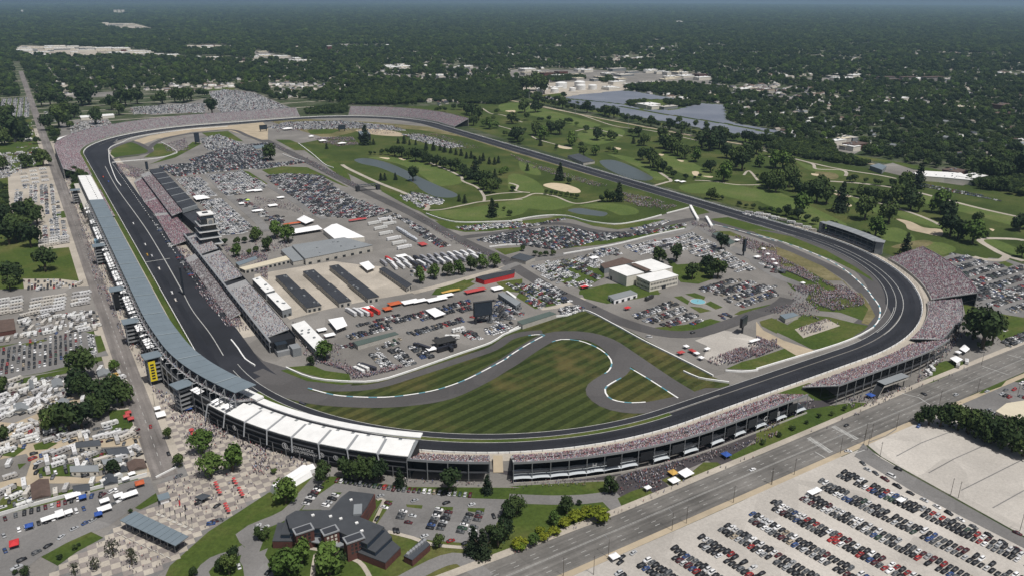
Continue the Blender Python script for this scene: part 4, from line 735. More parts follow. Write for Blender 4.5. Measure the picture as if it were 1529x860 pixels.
pts = np.concatenate([pts, np.c_[tp[:, :2], h_]]); scl = np.concatenate([scl, np.c_[tp[:, 2], tp[:, 2], h_]]); rot = np.concatenate([rot, rng.uniform(0, 6.28, len(tp))]); kin = np.concatenate([kin, rng.integers(0, 5, len(tp))])
tr_small = [(x, y, r, k) for x, y, r, k in REST_T]
if tr_small:
    a_ = np.array([(x, y, r*.95) for x, y, r, k in tr_small]); pts = np.concatenate([pts, a_]); scl = np.concatenate([scl, np.array([(r, r, r*.95) for x, y, r, k in tr_small])])
    rot = np.concatenate([rot, rng.uniform(0, 6.28, len(a_))]); kin = np.concatenate([kin, np.array([{'conifer': 6, 'light': 5, 'yellow': 5}.get(k, i % 5) for i, (x, y, r, k) in enumerate(tr_small)])])
print('canopy', len(pts))
def instancer(name, pts, scl, rot, kin, sources, **k):
    me = bpy.data.meshes.new(name); me.vertices.add(len(pts)); me.vertices.foreach_set('co', np.asarray(pts, 'f').ravel())
    for nm, ty, pr, arr in (('iscale', 'FLOAT_VECTOR', 'vector', scl), ('irot', 'FLOAT', 'value', rot), ('ikind', 'INT', 'value', kin)):
        a = me.attributes.new(nm, ty, 'POINT'); a.data.foreach_set(pr, np.asarray(arr, 'i' if ty == 'INT' else 'f').ravel())
    o = bpy.data.objects.new(name, me); COL.objects.link(o); tag(o, **k)
    ng = bpy.data.node_groups.new(name+'_nodes', 'GeometryNodeTree'); ng.interface.new_socket('Geometry', in_out='INPUT', socket_type='NodeSocketGeometry'); ng.interface.new_socket('Geometry', in_out='OUTPUT', socket_type='NodeSocketGeometry')
    nd = ng.nodes; i_ = nd.new('NodeGroupInput'); o_ = nd.new('NodeGroupOutput'); ip = nd.new('GeometryNodeInstanceOnPoints'); L = ng.links.new
    L(i_.outputs[0], ip.inputs['Points']); L(ip.outputs[0], o_.inputs[0]); gi = nd.new('GeometryNodeJoinGeometry')
    for src in sources[::-1]:
        oi = nd.new('GeometryNodeObjectInfo'); oi.inputs['Object'].default_value = src; oi.inputs['As Instance'].default_value = True; oi.transform_space = 'ORIGINAL'; L(oi.outputs['Geometry'], gi.inputs[0])
    L(gi.outputs[0], ip.inputs['Instance']); ip.inputs['Pick Instance'].default_value = True
    def at(nm, ty):
        x = nd.new('GeometryNodeInputNamedAttribute'); x.data_type = ty; x.inputs['Name'].default_value = nm; return next(s for s in x.outputs if s.enabled and s.name == 'Attribute')
    L(at('ikind', 'INT'), ip.inputs['Instance Index']); L(at('iscale', 'FLOAT_VECTOR'), ip.inputs['Scale'])
    cx = nd.new('ShaderNodeCombineXYZ'); L(at('irot', 'FLOAT'), cx.inputs[2]); L(cx.outputs[0], ip.inputs['Rotation'])
    md = o.modifiers.new('copies', 'NODES'); md.node_group = ng; return o
def find_crown(k, i):
    for c in bpy.data.objects:
        if c.name.startswith('crown') and c.data == CR[k][i]: return c
SRC = [find_crown('dark', i) for i in range(5)]+[find_crown('light', 0), find_crown('conifer', 0)]
SRC = [s_ or SRC[0] for s_ in SRC]
instancer('distant_woodland', pts, scl, rot, kin, SRC, kind='stuff', label='dark green tree canopy covering the districts out to the horizon')
#==STANDS==
# ------------------------------------------------------------------ grandstands
M_steel = mat('galvanised_steel', (.30, .31, .32), rough=.55, metal=.3); M_dsteel = mat('dark_steel', (.035, .037, .042), rough=.6)
M_deck = mat('seating_aluminium', (.30, .30, .30), var=.12, scale=.3, rough=.6); M_wallc = mat('wall_concrete', (.42, .40, .36), var=.12, scale=.2)
M_rblue = mat('blue_grey_roof', (.150, .185, .210), var=.07, scale=.08, rough=.55); M_rwhite = mat('white_roof', (.68, .68, .665), var=.09, scale=.12, rough=.7)
M_rblack = mat('black_roof', (.035, .038, .045), var=.2, scale=.05, rough=.7); M_rdark = mat('charcoal_roof', (.055, .062, .072), var=.15, scale=.05, rough=.7); M_rgrey = mat('grey_roof', (.20, .215, .225), var=.08, scale=.05)
M_glass = mat('dark_glass', (.02, .025, .03), rough=.12, spec=.6); M_black = mat('black_cladding', (.018, .019, .022), rough=.6); M_brick = mat('red_brick', (.105, .045, .038), var=.2, scale=.6)
M_cream = mat('cream_wall', (.62, .59, .52), var=.06, scale=.2); M_green = mat('green_roof', (.075, .10, .09), var=.1, scale=.1); M_tentw = mat('white_canvas', (.80, .80, .80), var=.03, scale=.3, rough=.8); M_brown = mat('brown_roof', (.10, .07, .058), var=.2, scale=.3)
M_yel = mat('yellow_banner', (.75, .60, .03)); M_bluew = mat('pale_blue_panel', (.25, .40, .50)); M_red = mat('red_paint', (.50, .035, .04)); M_scr = mat('screen_face', (.03, .04, .055), rough=.3)
M_person = mat('people_tint', kind='attr', rough=.9); M_stamp = mat('mixed_tint', kind='attr', rough=.5, spec=.4)
SHIRT_PINK = [(.34, .14, .20), (.40, .20, .26), (.22, .07, .13), (.42, .28, .35), (.12, .08, .14), (.30, .05, .07), (.08, .07, .12), (.50, .45, .47), (.22, .14, .19), (.05, .04, .06), (.26, .17, .22), (.14, .10, .15)]
SHIRT_MIX = [(.62, .60, .60), (.55, .53, .55), (.05, .05, .07), (.10, .12, .22), (.30, .06, .07), (.32, .30, .33), (.16, .15, .18), (.60, .58, .60), (.22, .28, .42), (.36, .24, .22), (.04, .04, .05), (.45, .40, .40), (.18, .14, .16)]
SHIRT_DARK = [(.10, .08, .10), (.06, .05, .07), (.25, .22, .24), (.16, .07, .09), (.32, .30, .32), (.08, .08, .14), (.14, .11, .13), (.42, .40, .42), (.05, .05, .05)]
SIT_V = [(-.26, -.2, 0), (.26, -.2, 0), (.26, .34, 0), (-.26, .34, 0), (-.2, -.12, .62), (.2, -.12, .62), (0, .1, .6), (0, -.1, .95)]
SIT_F = [(0, 1, 5), (0, 5, 4), (1, 2, 5), (3, 0, 4), (2, 6, 5), (3, 4, 6), (4, 5, 7), (5, 6, 7), (6, 4, 7), (2, 3, 6)]
SKIN = (.27, .19, .16); HAIR = (.08, .05, .04)
SIT_C = [None]*6+[SKIN, HAIR, HAIR, None]
def crowd(name, pts, pal, label, scale=1.0):
    n = len(pts)
    if not n: return
    pal = np.array(pal); c = pal[rng.integers(0, len(pal), n)]*rng.uniform(.55, 1.15, (n, 1))
    V, F, C = stamp(SIT_V, SIT_F, SIT_C, pts, rng.uniform(0, 6.28, n), rng.uniform(.9, 1.15, n)*scale, np.clip(c, 0, .9)); bigmesh(name, V, F, M_person, C, kind='stuff', label=label)
ROWS = 26
def strip_pts(front, rear, dens, fill=.92, gap=12):
    """random seats on the sloping surface between two 3-D lines"""
    F = np.array(front); R = np.array(rear); out = []
    for i in range(len(F)-1):
        wd = (np.linalg.norm(R[i]-F[i])+np.linalg.norm(R[i+1]-F[i+1]))/2; ln = np.linalg.norm((F[i+1]+R[i+1]-F[i]-R[i])/2)
        n = int(wd*ln*dens*fill); rows = max(1, int(wd/.95)); u = .1+.9*rng.random(n); v = (rng.integers(0, rows, n)+.6)/rows
        P = (F[i]*(1-u)[:, None]+F[i+1]*u[:, None])*(1-v)[:, None]+(R[i]*(1-u)[:, None]+R[i+1]*u[:, None])*v[:, None]; out.append(P+[0, 0, 1.3*max(.25, abs(R[0][2]-F[0][2])/ROWS)])
    P = np.concatenate(out); return P[(noise2(P[:, 0], P[:, 1], .09, 4.) > rng.uniform(-1.1, -.15, len(P)))]
def deck_mesh(front, rear, rows=26, m=None, th=.5):
    rows = 26
    """stepped seating between two 3-D lines"""
    mb = MB(); m = m or M_deck; n = len(front); F = [Vector(p) for p in front]; R = [Vector(p) for p in rear]; prof = []
    for k in range(rows):
        for t, zt in ((k/rows, (k+1)/rows), ((k+1)/rows, (k+1)/rows)): prof.append((t, zt))
    prof = [(0, 0)]+prof+[(1, 1-.0), (1, None), (0, None)]
    q = len(prof); vs = []
    for i in range(n):
        for t, zt in prof:
            p = F[i].lerp(R[i], t); z = (F[i].z+(R[i].z-F[i].z)*zt) if zt is not None else p.z-th
            vs.append((p.x, p.y, z))
    fs = [(i*q+j, i*q+(j+1) % q, (i+1)*q+(j+1) % q, (i+1)*q+j) for i in range(n-1) for j in range(q)]
    fs += [tuple(range(q)), tuple(range((n-1)*q+q-1, (n-1)*q-1, -1))]
    return mb.add(vs, fs, m)
def lines(s0, s1, d0, z0, d1, z1, step=9.5):
    st = stations(s0, s1, step); return [(*oval(t, d0), z0) for t in st], [(*oval(t, d1), z1) for t in st], st
def stand(name, label, s0, s1, d0, z0, d1, z1, pal, dens=.62, fill=.93, rows=14, bays=True, wallh=0, back=M_dsteel, cat='grandstand', group='open grandstands round the oval', seated=True, step=9.5):
    c = oval((s0+(s1 if s1 > s0 else s1+TL))/2, (d0+d1)/2); o = empty(name, (0, 0, 0), label, cat, group)
    F, R, st = lines(s0, s1, d0, z0, d1, z1, step); deck_mesh(F, R, rows).build('seating_deck', o)
    mb = MB(); mb.sweep(st, [(d1, z1-.4), (d1+.25, z1-.4), (d1+.25, z1+1.2), (d1, z1+1.2)], M_steel, close=True); mb.build('rear_rail', o)
    mb = MB(); mb.sweep(st, [(d0-.2, 0.1), (d0, 0.1), (d0, z0+.6), (d0-.2, z0+.6)], M_wallc, close=True); mb.build('front_wall', o)
    if bays:
        for i, t in enumerate(st):
            if i >= 290: break
            p, q = oval(t, d1+.1), oval(t, d1*.55+d0*.45); zm = z0*.45+z1*.55; mb = MB()
            mb.bar((*p, .1), (*p, z1), .28, M_steel, 4); mb.bar((*q, .1), (*q, zm-.5), .25, M_dsteel, 4); mb.bar((*q, zm-.6), (*p, z1-.5), .22, M_dsteel, 4); mb.bar((*q, .3), (*p, z1*.55), .16, M_dsteel, 4)
            mb.build('frame', o)
        mb = MB(); mb.sweep(st, [(d1-1.5, z1*.5), (d1+.1, z1*.5), (d1+.1, z1*.5+.35), (d1-1.5, z1*.5+.35)], M_dsteel, close=True); mb.build('gallery', o)
    if wallh: mb = MB(); mb.sweep(st, [(d1-.6, .1), (d1-.3, .1), (d1-.3, wallh), (d1-.6, wallh)], back, close=True); mb.build('rear_wall', o)
    if seated: crowd('spectators', strip_pts([(x, y, z+.1) for x, y, z in F], [(x, y, z+.1) for x, y, z in R], dens, fill), pal, 'seated spectators filling '+label)
    return o, st
M_awn = mat('grey_awning', (.42, .45, .47), rough=.7)
sA = S_at('D3', 25, 325); sB = S_at('C4', 300, 720)
SST, st = stand('grandstand', 'long dark steel grandstand south of the track with white awnings underneath', sA, sB, 7, 2, 33, 13.5, SHIRT_MIX+SHIRT_PINK[:4], wallh=0, dens=.95)
for i in range(len(st)-1):
    a, b = st[i], st[i+1]; mid = (a+b)/2; mb = MB(); prof = [(33.2, 2.9), (31.6, 3.9), (29, 4.4), (26, 4.6)]
    sub = [a+(b-a)*k/4 for k in range(5)]; vs = []
    for k, t in enumerate(sub):
        for d, z in prof: vs.append((*oval(t, d+.4), z+.45*math.sin(math.pi*k/4)))
    mb.add(vs, [(k*4+j, k*4+j+1, (k+1)*4+j+1, (k+1)*4+j) for k in range(4) for j in range(3)], M_awn)
    if i % 2 == 0 or i < 6: mb.build('awning', SST)
    if i > 3 and i % 2:
        mb = MB(); mb.sweep([a+1, b-1], [(33.7, 5.6), (33.9, 5.6), (33.9, 11.4), (33.7, 11.4)], M_black if i % 3 else M_dsteel, close=True); mb.build('banner', SST)
on_later = (('C', 'C4', 85, 830, 5), ('II', 'C4', 160, 800, 5), ('H', 'D3', 480, 285, 4))
mb = MB(); mb.sweep(stations(sA, sB), [(34.2, .1), (34.5, .1), (34.5, 1.3), (34.2, 1.3)], M_wallc, close=True); mb.build('concourse_wall', SST)
mb = MB(); mb.sweep(stations(sA, sB), [(20, .12), (22, .12), (22, 9), (20, 9)], M_black, close=True); mb.build('concourse_core', SST)
SSL, st = stand('grandstand', 'short open grandstand between the white roofs and the paved gap beside the parking lot', S_at('D2', 900, 260), S_at('D2', 1352, 350)-1, 7, 2, 33, 14, SHIRT_MIX, wallh=0, dens=.95)
mb = MB(); mb.sweep(st, [(20, .12), (22, .12), (22, 9), (20, 9)], M_black, close=True); mb.build('concourse_core', SSL)
# ramp in the gap
mb = MB(); g0, g1 = S_at('D2', 1352, 350), sA-1; mb.sweep([g0+1, (g0+g1)/2-1, g1-4], [(8, .15), (8, 3.5), (22, .5), (22, .15)], M_sand2, close=True); o = mb.build('access_ramp'); tag(o, 'tan ramp in the gap between two south grandstands', 'ramp')
# turn two stands, counted from the street side
stand('grandstand', 'angled steel grandstand beside the footbridge stairs near the round junction', S_at('C4', 330, 640)+6, S_at('C4', 985, 370), 9, 2, 38, 16, SHIRT_MIX+SHIRT_PINK[:5], wallh=0, dens=.85)
stand('grandstand', 'middle turn two grandstand with an open rear frame behind the food tents', S_at('C4', 900, 330)+8, S_at('C4', 1060, 240), 5, 2, 29, 9, SHIRT_PINK+SHIRT_MIX, dens=.85)
stand('grandstand', 'short low grandstand between two larger ones in turn two', S_at('C4', 1030, 235), S_at('C4', 1120, 100)-3, 5, 2, 32, 8.5, SHIRT_PINK+SHIRT_MIX[:4], dens=.8)
stand('grandstand', 'high grandstand packed with pink-clad spectators at the top of turn two', S_at('C4', 1100, 90), S_at('B4', 850, 660), 9, 2, 46, 14, SHIRT_PINK, wallh=13, dens=.8)
# far stands
stand('grandstand', 'long curved grandstand packed with people behind the far north-west turn', S_at('A2', 255, 668), S_at('B1', 460, 195)+TL*0, 6, 2, 44, 17, SHIRT_PINK, dens=.42, rows=10, wallh=15, back=M_wallc, step=14)
stand('grandstand', 'long curved grandstand packed with people behind the far north-east turn', S_at('A2', 1150, 730), S_at('A2', 545, 655), 6, 2, 42, 17, SHIRT_PINK, dens=.42, rows=10, wallh=15, back=M_wallc, step=14)
# front straight roofed stand
sW0, sW1 = HY-8, oval_sd(-350, -617)[0]
FS = empty('roofed_grandstand', (0, 0, 0), 'very long grandstand with a flat blue-grey roof along the front straight', 'grandstand')
def SHF(t): u = min(1, max(0, (t-(HY+430))/190)); return -9*u*u*(3-2*u)
def ov(t, d): return oval(t, d+SHF(t))
st = stations(sW0, sW1, 10)
F = [(*ov(t, 16), 15) for t in st]; R = [(*ov(t, 33), 21) for t in st]; deck_mesh(F, R, 12).build('upper_deck', FS); up = strip_pts(F, R, .5)
F = [(*ov(t, 13), 2.5) for t in st]; R = [(*ov(t, 24), 9) for t in st]; deck_mesh(F, R, 10).build('lower_deck', FS); lo = strip_pts(F, R, .8)
crowd('spectators', np.concatenate([up, lo]), SHIRT_MIX, 'seated spectators in the long blue-grey roofed stand')
for i in range(len(st)-1):                      # roof panels, one per bay
    a, b = st[i]+.12, st[i+1]-.12; mb = MB(); mb.sweep([a, b], [(14.6, 25.6), (31.4, 26.6), (31.4, 27.1), (14.6, 26.1)], M_rblue, close=True, sh=SHF); mb.build('roof_panel', FS)
    if i % 5 == 4: mb = MB(); mb.sweep([b-.3, b+.5], [(14.6, 26.3), (31.4, 27.3), (31.4, 27.5), (14.6, 26.5)], mat('roof_seam', (.24, .28, .30)), close=True, sh=SHF); mb.build('roof_joint', FS)
for i, t in enumerate(st):
    mb = MB(); p, q, r = ov(t, 32), ov(t, 36.5), ov(t, 17)
    mb.bar((*p, .1), (*p, 26.4), .45, M_steel, 4); mb.bar((*p, 26.2), (*q, 21.5), .22, M_steel, 4); mb.bar((*q, .1), (*q, 21.7), .3, M_steel, 4); mb.bar((*p, 21), (*q, 21.5), .25, M_steel, 4); mb.bar((*p, 20), (*r, 25.6), .22, M_dsteel, 4)
    mb.build('truss', FS)
mb = MB(); mb.sweep(st, [(24, .1), (34, .1), (34, 3.6), (36.5, 3.8), (36.5, 4.3), (34, 4.4), (34, 8.8), (36, 9.0), (36, 9.5), (36, 9.6), (36, 14.2), (24, 14.4)], M_dsteel, close=True, sh=SHF); mb.build('rear_floors', FS)
mb = MB(); mb.sweep(st, [(36.3, 4.3), (36.6, 4.3), (36.6, 5.3), (36.3, 5.3)], M_steel, close=True, sh=SHF); mb.sweep(st, [(35.8, 9.6), (36.1, 9.6), (36.1, 10.6), (35.8, 10.6)], M_steel, close=True, sh=SHF); mb.sweep(st, [(35.6, 14.4), (36, 14.4), (36, 15.4), (35.6, 15.4)], M_steel, close=True, sh=SHF); mb.build('balcony_rails', FS)
r_ = random.Random(4)
for i in range(len(st)-1):                      # white awnings of the suites on the rear terrace
    if r_.random() < .8:
        for h in (0, .34, .67):
            a = st[i]+(st[i+1]-st[i])*h+.3; b = a+(st[i+1]-st[i])*.3-.4; z = 17.6+r_.uniform(-.4, .5)
            if r_.random() < .85 and len([1 for c in FS.children if c.name.startswith('awning')]) < 290:
                mb = MB(); A, B, C_, D_ = ov(a, 33.5), ov(b, 33.5), ov(b, 38.6), ov(a, 38.6); m_ = ((A[0]+C_[0])/2, (A[1]+C_[1])/2)
                mb.add([(*A, z+.6), (*B, z+.6), (*C_, z), (*D_, z), (*m_, z+1.2)], [(0, 1, 4), (1, 2, 4), (2, 3, 4), (3, 0, 4)], M_tentw); mb.build('awning', FS)
# white-roofed northern end
WR = empty('roofed_grandstand', (0, 0, 0), 'short grandstand with a bright white flat roof at the north end of the front straight', 'grandstand')
a, b = oval_sd(*G1('B1', 430, 192, 24))[0], sW0-1; st = stations(a, b, 11); mb = MB(); mb.sweep(st, [(14.5, 24), (31, 25), (31, 26), (14.5, 25)], M_rwhite, close=True); mb.build('roof', WR)
for t in st: p = oval(t, 31); mb = MB(); mb.bar((*p, .1), (*p, 24.6), .4, M_steel, 4); mb.build('column', WR)
mb = MB(); mb.sweep(st, [(25, .1), (38, .1), (38, 15), (25, 15)], M_wallc, close=True); mb.build('rear_floors', WR)
for t in st[::1]:
    p, q = oval(t+2, 21), oval(t+6, 21); mb = MB(); mb.bar((*p, 25.6), (*p, 26.3), .5, M_dsteel, 6); mb.build('roof_vent', WR)
F = [(*oval(t, 5), 2) for t in st]; R = [(*oval(t, 24), 9) for t in st]; deck_mesh(F, R, 10).build('lower_deck', WR); crowd('spectators', strip_pts(F, R, .6), SHIRT_PINK, 'seated spectators below the short white-roofed stand')
# stair towers on the street side
def tower(x, y, rot, h, label, banner=None, w_=9.5):
    o = empty('stair_tower', (x, y, 0), label, 'stair tower', 'stair towers behind the front straight stand', rot); mb = MB()
    for cx, cy in ((-1, -1), (1, -1), (1, 1), (-1, 1)): mb.box(cx*w_*.46, cy*w_*.46, .1, .6, .6, h-.1, M_steel)
    mb.build('corner_posts', o); mb = MB(); mb.box(0, 0, .1, w_*.6, w_*.75, h-.5, M_dsteel); mb.build('core', o)
    for k in range(1, int(h/3.3)):
        mb = MB(); mb.box(0, 0, k*3.3, w_, w_, .4, M_steel); mb.box(-w_*.47, 0, k*3.3+.4, .12, w_*.9, 1, M_steel); mb.box(0, -w_*.47, k*3.3+.4, w_*.9, .12, 1, M_steel); mb.build('landing', o)
    mb = MB(); mb.box(0, 0, h, w_+3, w_+3, .45, M_rblue); mb.build('roof', o)
    if banner:
        mb = MB(); mb.box(-w_*.2, -w_*.56, h*.18, w_*.5, .3, h*.72, banner); bn = mb.build('banner', o); mb = MB()
        for k in range(6): mb.box(-w_*.2, -w_*.585, h*(.25+k*.1), w_*.26, .06, h*.055, M_black)
        mb.build('lettering', bn)
    return o
for reg, a, b, h, lab, bn in (('B1', 608, 690, 21, 'steel stair tower beside the pale blue box behind the front straight stand', None), ('C1', 702, 125, 19, 'grey stair tower with a dark upright sign halfway down the front straight stand', M_black), ('C1', 800, 322, 20, 'steel stair tower next to the grey concourse, between the dark-signed and yellow-bannered towers', None), ('C1', 920, 548, 22, 'concrete stair tower with a tall yellow banner facing the plaza', M_yel), ('C1', 1112, 700, 20, 'dark stair tower nearest the checkered plaza', None), ('B1', 490, 340, 19, 'northernmost steel stair tower where the white roof meets the blue-grey roof', None)):
    t = oval_sd(*G1(reg, a, b))[0]-5; p, q = ov(t, 40.5), ov(t+1, 40.5); tower(p[0], p[1], math.atan2(q[1]-p[1], q[0]-p[0])+math.pi/2, h, lab, bn)
tag(MB().box(*G1('B1', 565, 590), 0.1, 7, 9, 9, M_bluew).build('kiosk_block'), 'pale blue block at the foot of the front straight stand', 'kiosk')
# penthouse suites at turn one
SW = empty('suite_grandstand', (0, 0, 0), 'black clad curved grandstand with big white roof panels in turn one', 'grandstand'); s0, s1 = oval_sd(-362, -600)[0], S_at('D2', 905, 270)
st = stations(s0, s1, 9); mb = MB(); mb.sweep(st, [(9, .1), (30, .1), (30, 13.2), (9, 13.4)], M_black, close=True); mb.build('suite_block', SW)
F = [(*oval(t, 6.5), 2) for t in st]; R = [(*oval(t, 14), 6) for t in st]; deck_mesh(F, R, 8).build('seating_deck', SW); crowd('spectators', strip_pts(F, R, .8), SHIRT_MIX, 'seated spectators in front of the white-roofed suites')
for t0 in np.linspace(s0, s1, 9)[:-1]:
    ln = (s1-s0)/8; a, b = t0+.9, t0+ln-.9; sub = stations(a, b, 7); mb = MB(); mb.sweep(sub, [(16.5, 16.4), (30.5, 14.6), (30.5, 15.1), (16.5, 16.9)], M_rwhite, close=True); mb.build('roof_panel', SW)
    mb = MB(); mb.sweep([t0-.9, t0+.9], [(16.2, 16.2), (31, 14.3), (31, 14.7), (16.2, 16.6)], M_steel, close=True); p, q = oval(t0, 31), oval(t0+3, 35.5); mb.bar((*p, 14.4), (*q, 7.5), .45, M_steel, 4); mb.build('roof_rib', SW)
for k in range(14):
    t0 = s0+(s1-s0)*k/14; b = t0+(s1-s0)/14-1.6; mb = MB(); mb.sweep([t0+.6, b], [(11.2, 14.2), (14.2, 14.2), (14.2, 14.7), (11.2, 14.7)], M_rwhite, close=True); mb.build('skylight', SW)
mb = MB(); mb.sweep(stations(s0-4, s0+22, 7), [(3, 15.8), (9.5, 15.8), (9.5, 17.2), (3, 17.2)], M_rwhite, close=True); mb.build('front_canopy', SW)
mb = MB(); mb.sweep(stations(s0+22, s1+1, 8), [(3, 14.4), (9, 14.6), (9, 15.4), (3, 15.2)], M_rwhite, close=True); mb.build('front_canopy', SW)
mb = MB(); mb.sweep(st, [(10, 13.4), (30, 13.2), (30, 13.6), (10, 13.8)], M_rgrey, close=True); mb.build('roof_deck', SW)
for z in (3.6, 7.2, 10.6): mb = MB(); mb.sweep(st, [(30, z), (31.2, z), (31.2, z+.3), (30, z+.3)], M_dsteel, close=True); mb.build('balcony', SW)
for t in st:
    p = oval(t, 31.4); mb = MB(); mb.bar((*p, .1), (*p, 7.2), .2, M_steel, 4); mb.build('column', SW)
def text_mesh(body, size, m, ext=.03):
    cu = bpy.data.curves.new('lettering', 'FONT'); cu.body = body; cu.size = size; cu.align_x = 'CENTER'; cu.align_y = 'CENTER'; cu.extrude = ext; cu.resolution_u = 2
    t = bpy.data.objects.new('lettering', cu); COL.objects.link(t); dg = bpy.context.evaluated_depsgraph_get(); me = bpy.data.meshes.new_from_object(t.evaluated_get(dg)); bpy.data.objects.remove(t); me.materials.clear(); me.materials.append(m); return me
M_sign = mat('sign_white', (.6, .6, .6))
def on_rear(body, s_, d, z, size, parent, m=M_sign):
    p = oval(s_, d); q = oval(s_+1, d); o = meshobj('lettering', text_mesh(body, size, m), parent, (*p, z)); a = math.atan2(q[1]-p[1], q[0]-p[0]); o.rotation_euler = (math.pi/2, 0, a); return o
for t_, rg_, u_, v_, z_ in on_later: on_rear(t_, oval_sd(*G1(rg_, u_, v_))[0], 34.1, 8.2, z_, SST)
on_rear('INDIANAPOLIS\nMOTOR SPEEDWAY', oval_sd(*G1('D2', 275, 205))[0], 31.6, 7.5, 2.6, SW)
for (reg, a, b), rr in ((('D2', 175, 180), 2.3), (('D2', 390, 230), 1.7), (('D2', 480, 235), 1.7), (('C1', 1385, 835), 1.9)):
    t = oval_sd(*G1(reg, a, b))[0]; p, q = oval(t, 31.3), oval(t+1, 31.3); n_ = Vector((p[0]-oval(t, 30)[0], p[1]-oval(t, 30)[1], 0)); e = Vector((q[0]-p[0], q[1]-p[1], 0)).normalized(); vs = []
    for R0 in (rr, rr*.78):
        for k in range(20): vs.append(Vector((*p, 7.8))+e*R0*math.cos(k*math.pi/10)+Vector((0, 0, R0*math.sin(k*math.pi/10)))+n_*.2)
    mb = MB(); mb.add(vs, [(k, (k+1) % 20, 20+(k+1) % 20, 20+k) for k in range(20)], M_sign)
    for k in (-1, 1): mb.bar(Vector((*p, 7.8))+n_*.2+e*k*rr*.3+Vector((0, 0, -rr*.6)), Vector((*p, 7.8))+n_*.2+e*k*rr*.1+Vector((0, 0, rr*.6)), rr*.09, M_sign, 4)
    mb.build('round_emblem', SW)
# infield: terrace, penthouse and pit-side stand
TT = empty('terrace_grandstand', (0, 0, 0), 'broad uncovered terrace of spectators inside the front straight north of the tiered tower', 'grandstand')
F = [(*G1('B1', 765, 215, 2), 2), (*G1('B1', 820, 330, 2), 2), (*G1('B1', 880, 400, 2), 2), (*G1('B1', 990, 582, 2), 2)]; R = [(*G1('B1', 825, 180, 8), 8), (*G1('B1', 920, 300, 8), 8), (*G1('B1', 985, 390, 8), 8), (*G1('B1', 1110, 535, 8), 8)]
deck_mesh(F, R, 16).build('seating_deck', TT); crowd('spectators', strip_pts(F, R, .75), SHIRT_PINK, 'dense spectators on the broad terrace beside the tiered tower')
PT = empty('penthouse_grandstand', (0, 0, 0), 'grandstand with a black ribbed flat roof behind the terrace north of the tiered tower', 'grandstand')
a, b, c, d = (G1('B1', 852, 150, 17), G1('B1', 920, 140, 17), G1('B1', 1125, 352, 17), G1('B1', 1040, 378, 17))
F = [(a[0]-13, a[1], 11), (d[0]-13, d[1], 11)]; R = [(a[0]+2, a[1], 15.5), (d[0]+2, d[1], 15.5)]; deck_mesh(F, R, 8).build('seating_deck', PT); crowd('spectators', strip_pts(F, R, .7), SHIRT_DARK+SHIRT_PINK, 'spectators in front of the black ribbed roof')
mb = MB(); mb.prism([(a[0]-11, a[1]), (b[0], b[1]), (c[0], c[1]), (d[0]-11, d[1])], .1, 10.4, M_black); mb.build('rear_floors', PT)
for k in range(7):
    t0, t1 = k/7, (k+1)/7; L0 = Vector(a).lerp(Vector(d), t0), Vector(a).lerp(Vector(d), t1); R0 = Vector(b).lerp(Vector(c), t0), Vector(b).lerp(Vector(c), t1)
    mb = MB(); mb.prism([tuple(L0[0]), tuple(R0[0]), tuple(R0[1].lerp(R0[0], .04)), tuple(L0[1].lerp(L0[0], .04))], 17, 17.7, M_rblack, bottom=True); mb.build('roof_panel', PT)
    mb = MB(); mb.bar((*R0[1], 17.8), (*L0[1], 17.9), .55, M_rgrey, 4); mb.bar((L0[1].x, L0[1].y, 10), (L0[1].x, L0[1].y, 17), .25, M_steel, 4); mb.build('roof_rib', PT)
mb = MB(); mb.prism([tuple(c), tuple(d), (d[0], d[1]-2), (c[0], c[1]-2)], 13, 17.5, M_rgrey); mb.build('end_wall', PT)
mb = MB(); mb.prism([G1('B1', 1030, 390, 12), G1('B1', 1125, 360, 12), G1('B1', 1165, 400, 12), G1('B1', 1110, 460, 12)], .1, 12, M_rblack); tag(mb.build('link_building'), 'low black roof between the ribbed stand and the tiered tower', 'building')
PS = empty('pit_side_grandstand', (0, 0, 0), 'long narrow stand with people on its roof between pit lane and the garages', 'grandstand')
y0_, y1_ = -150., -512.; xs0, xs1 = -306., -286.; mb = MB(); mb.box((xs0+xs1)/2, (y0_+y1_)/2, .1, xs1-xs0, y0_-y1_, 9, M_black); mb.box(xs0-.6, (y0_+y1_)/2, 5, 1.6, y0_-y1_, .5, M_steel); mb.box(xs0-.3, (y0_+y1_)/2, 9.1, 1.6, y0_-y1_, 1.1, M_steel); mb.box(xs1+.2, (y0_+y1_)/2, 8, .6, y0_-y1_, 3.4, M_dsteel); mb.build('suite_block', PS)
for k, (ya, yb) in enumerate(((-165, -240), (-248, -345), (-358, -500))):
    F = [(xs0+1, ya, 9.3), (xs0+1, yb, 9.3)]; R = [(xs1-1, ya, 12.5), (xs1-1, yb, 12.5)]; deck_mesh(F, R, 9).build('roof_seating', PS); crowd('spectators', strip_pts(F, R, .42 if k < 2 else .36), SHIRT_MIX, f'spectators on the {ORD[k]} roof section of the pit-side stand counted from the tower')
for yy in np.arange(y1_, y0_, 12): mb = MB(); mb.box(xs0-1.2, yy, .1, .5, .5, 9, M_steel); mb.build('column', PS)
mb = MB(); mb.box(-296, -518, .1, 16, 9, 4, M_steel); mb.box(-299, -516, 4, 9, 7, 5, M_glass); mb.box(-290, -524, .1, 7, 10, 7, M_rgrey); mb.build('end_stairs', PS)
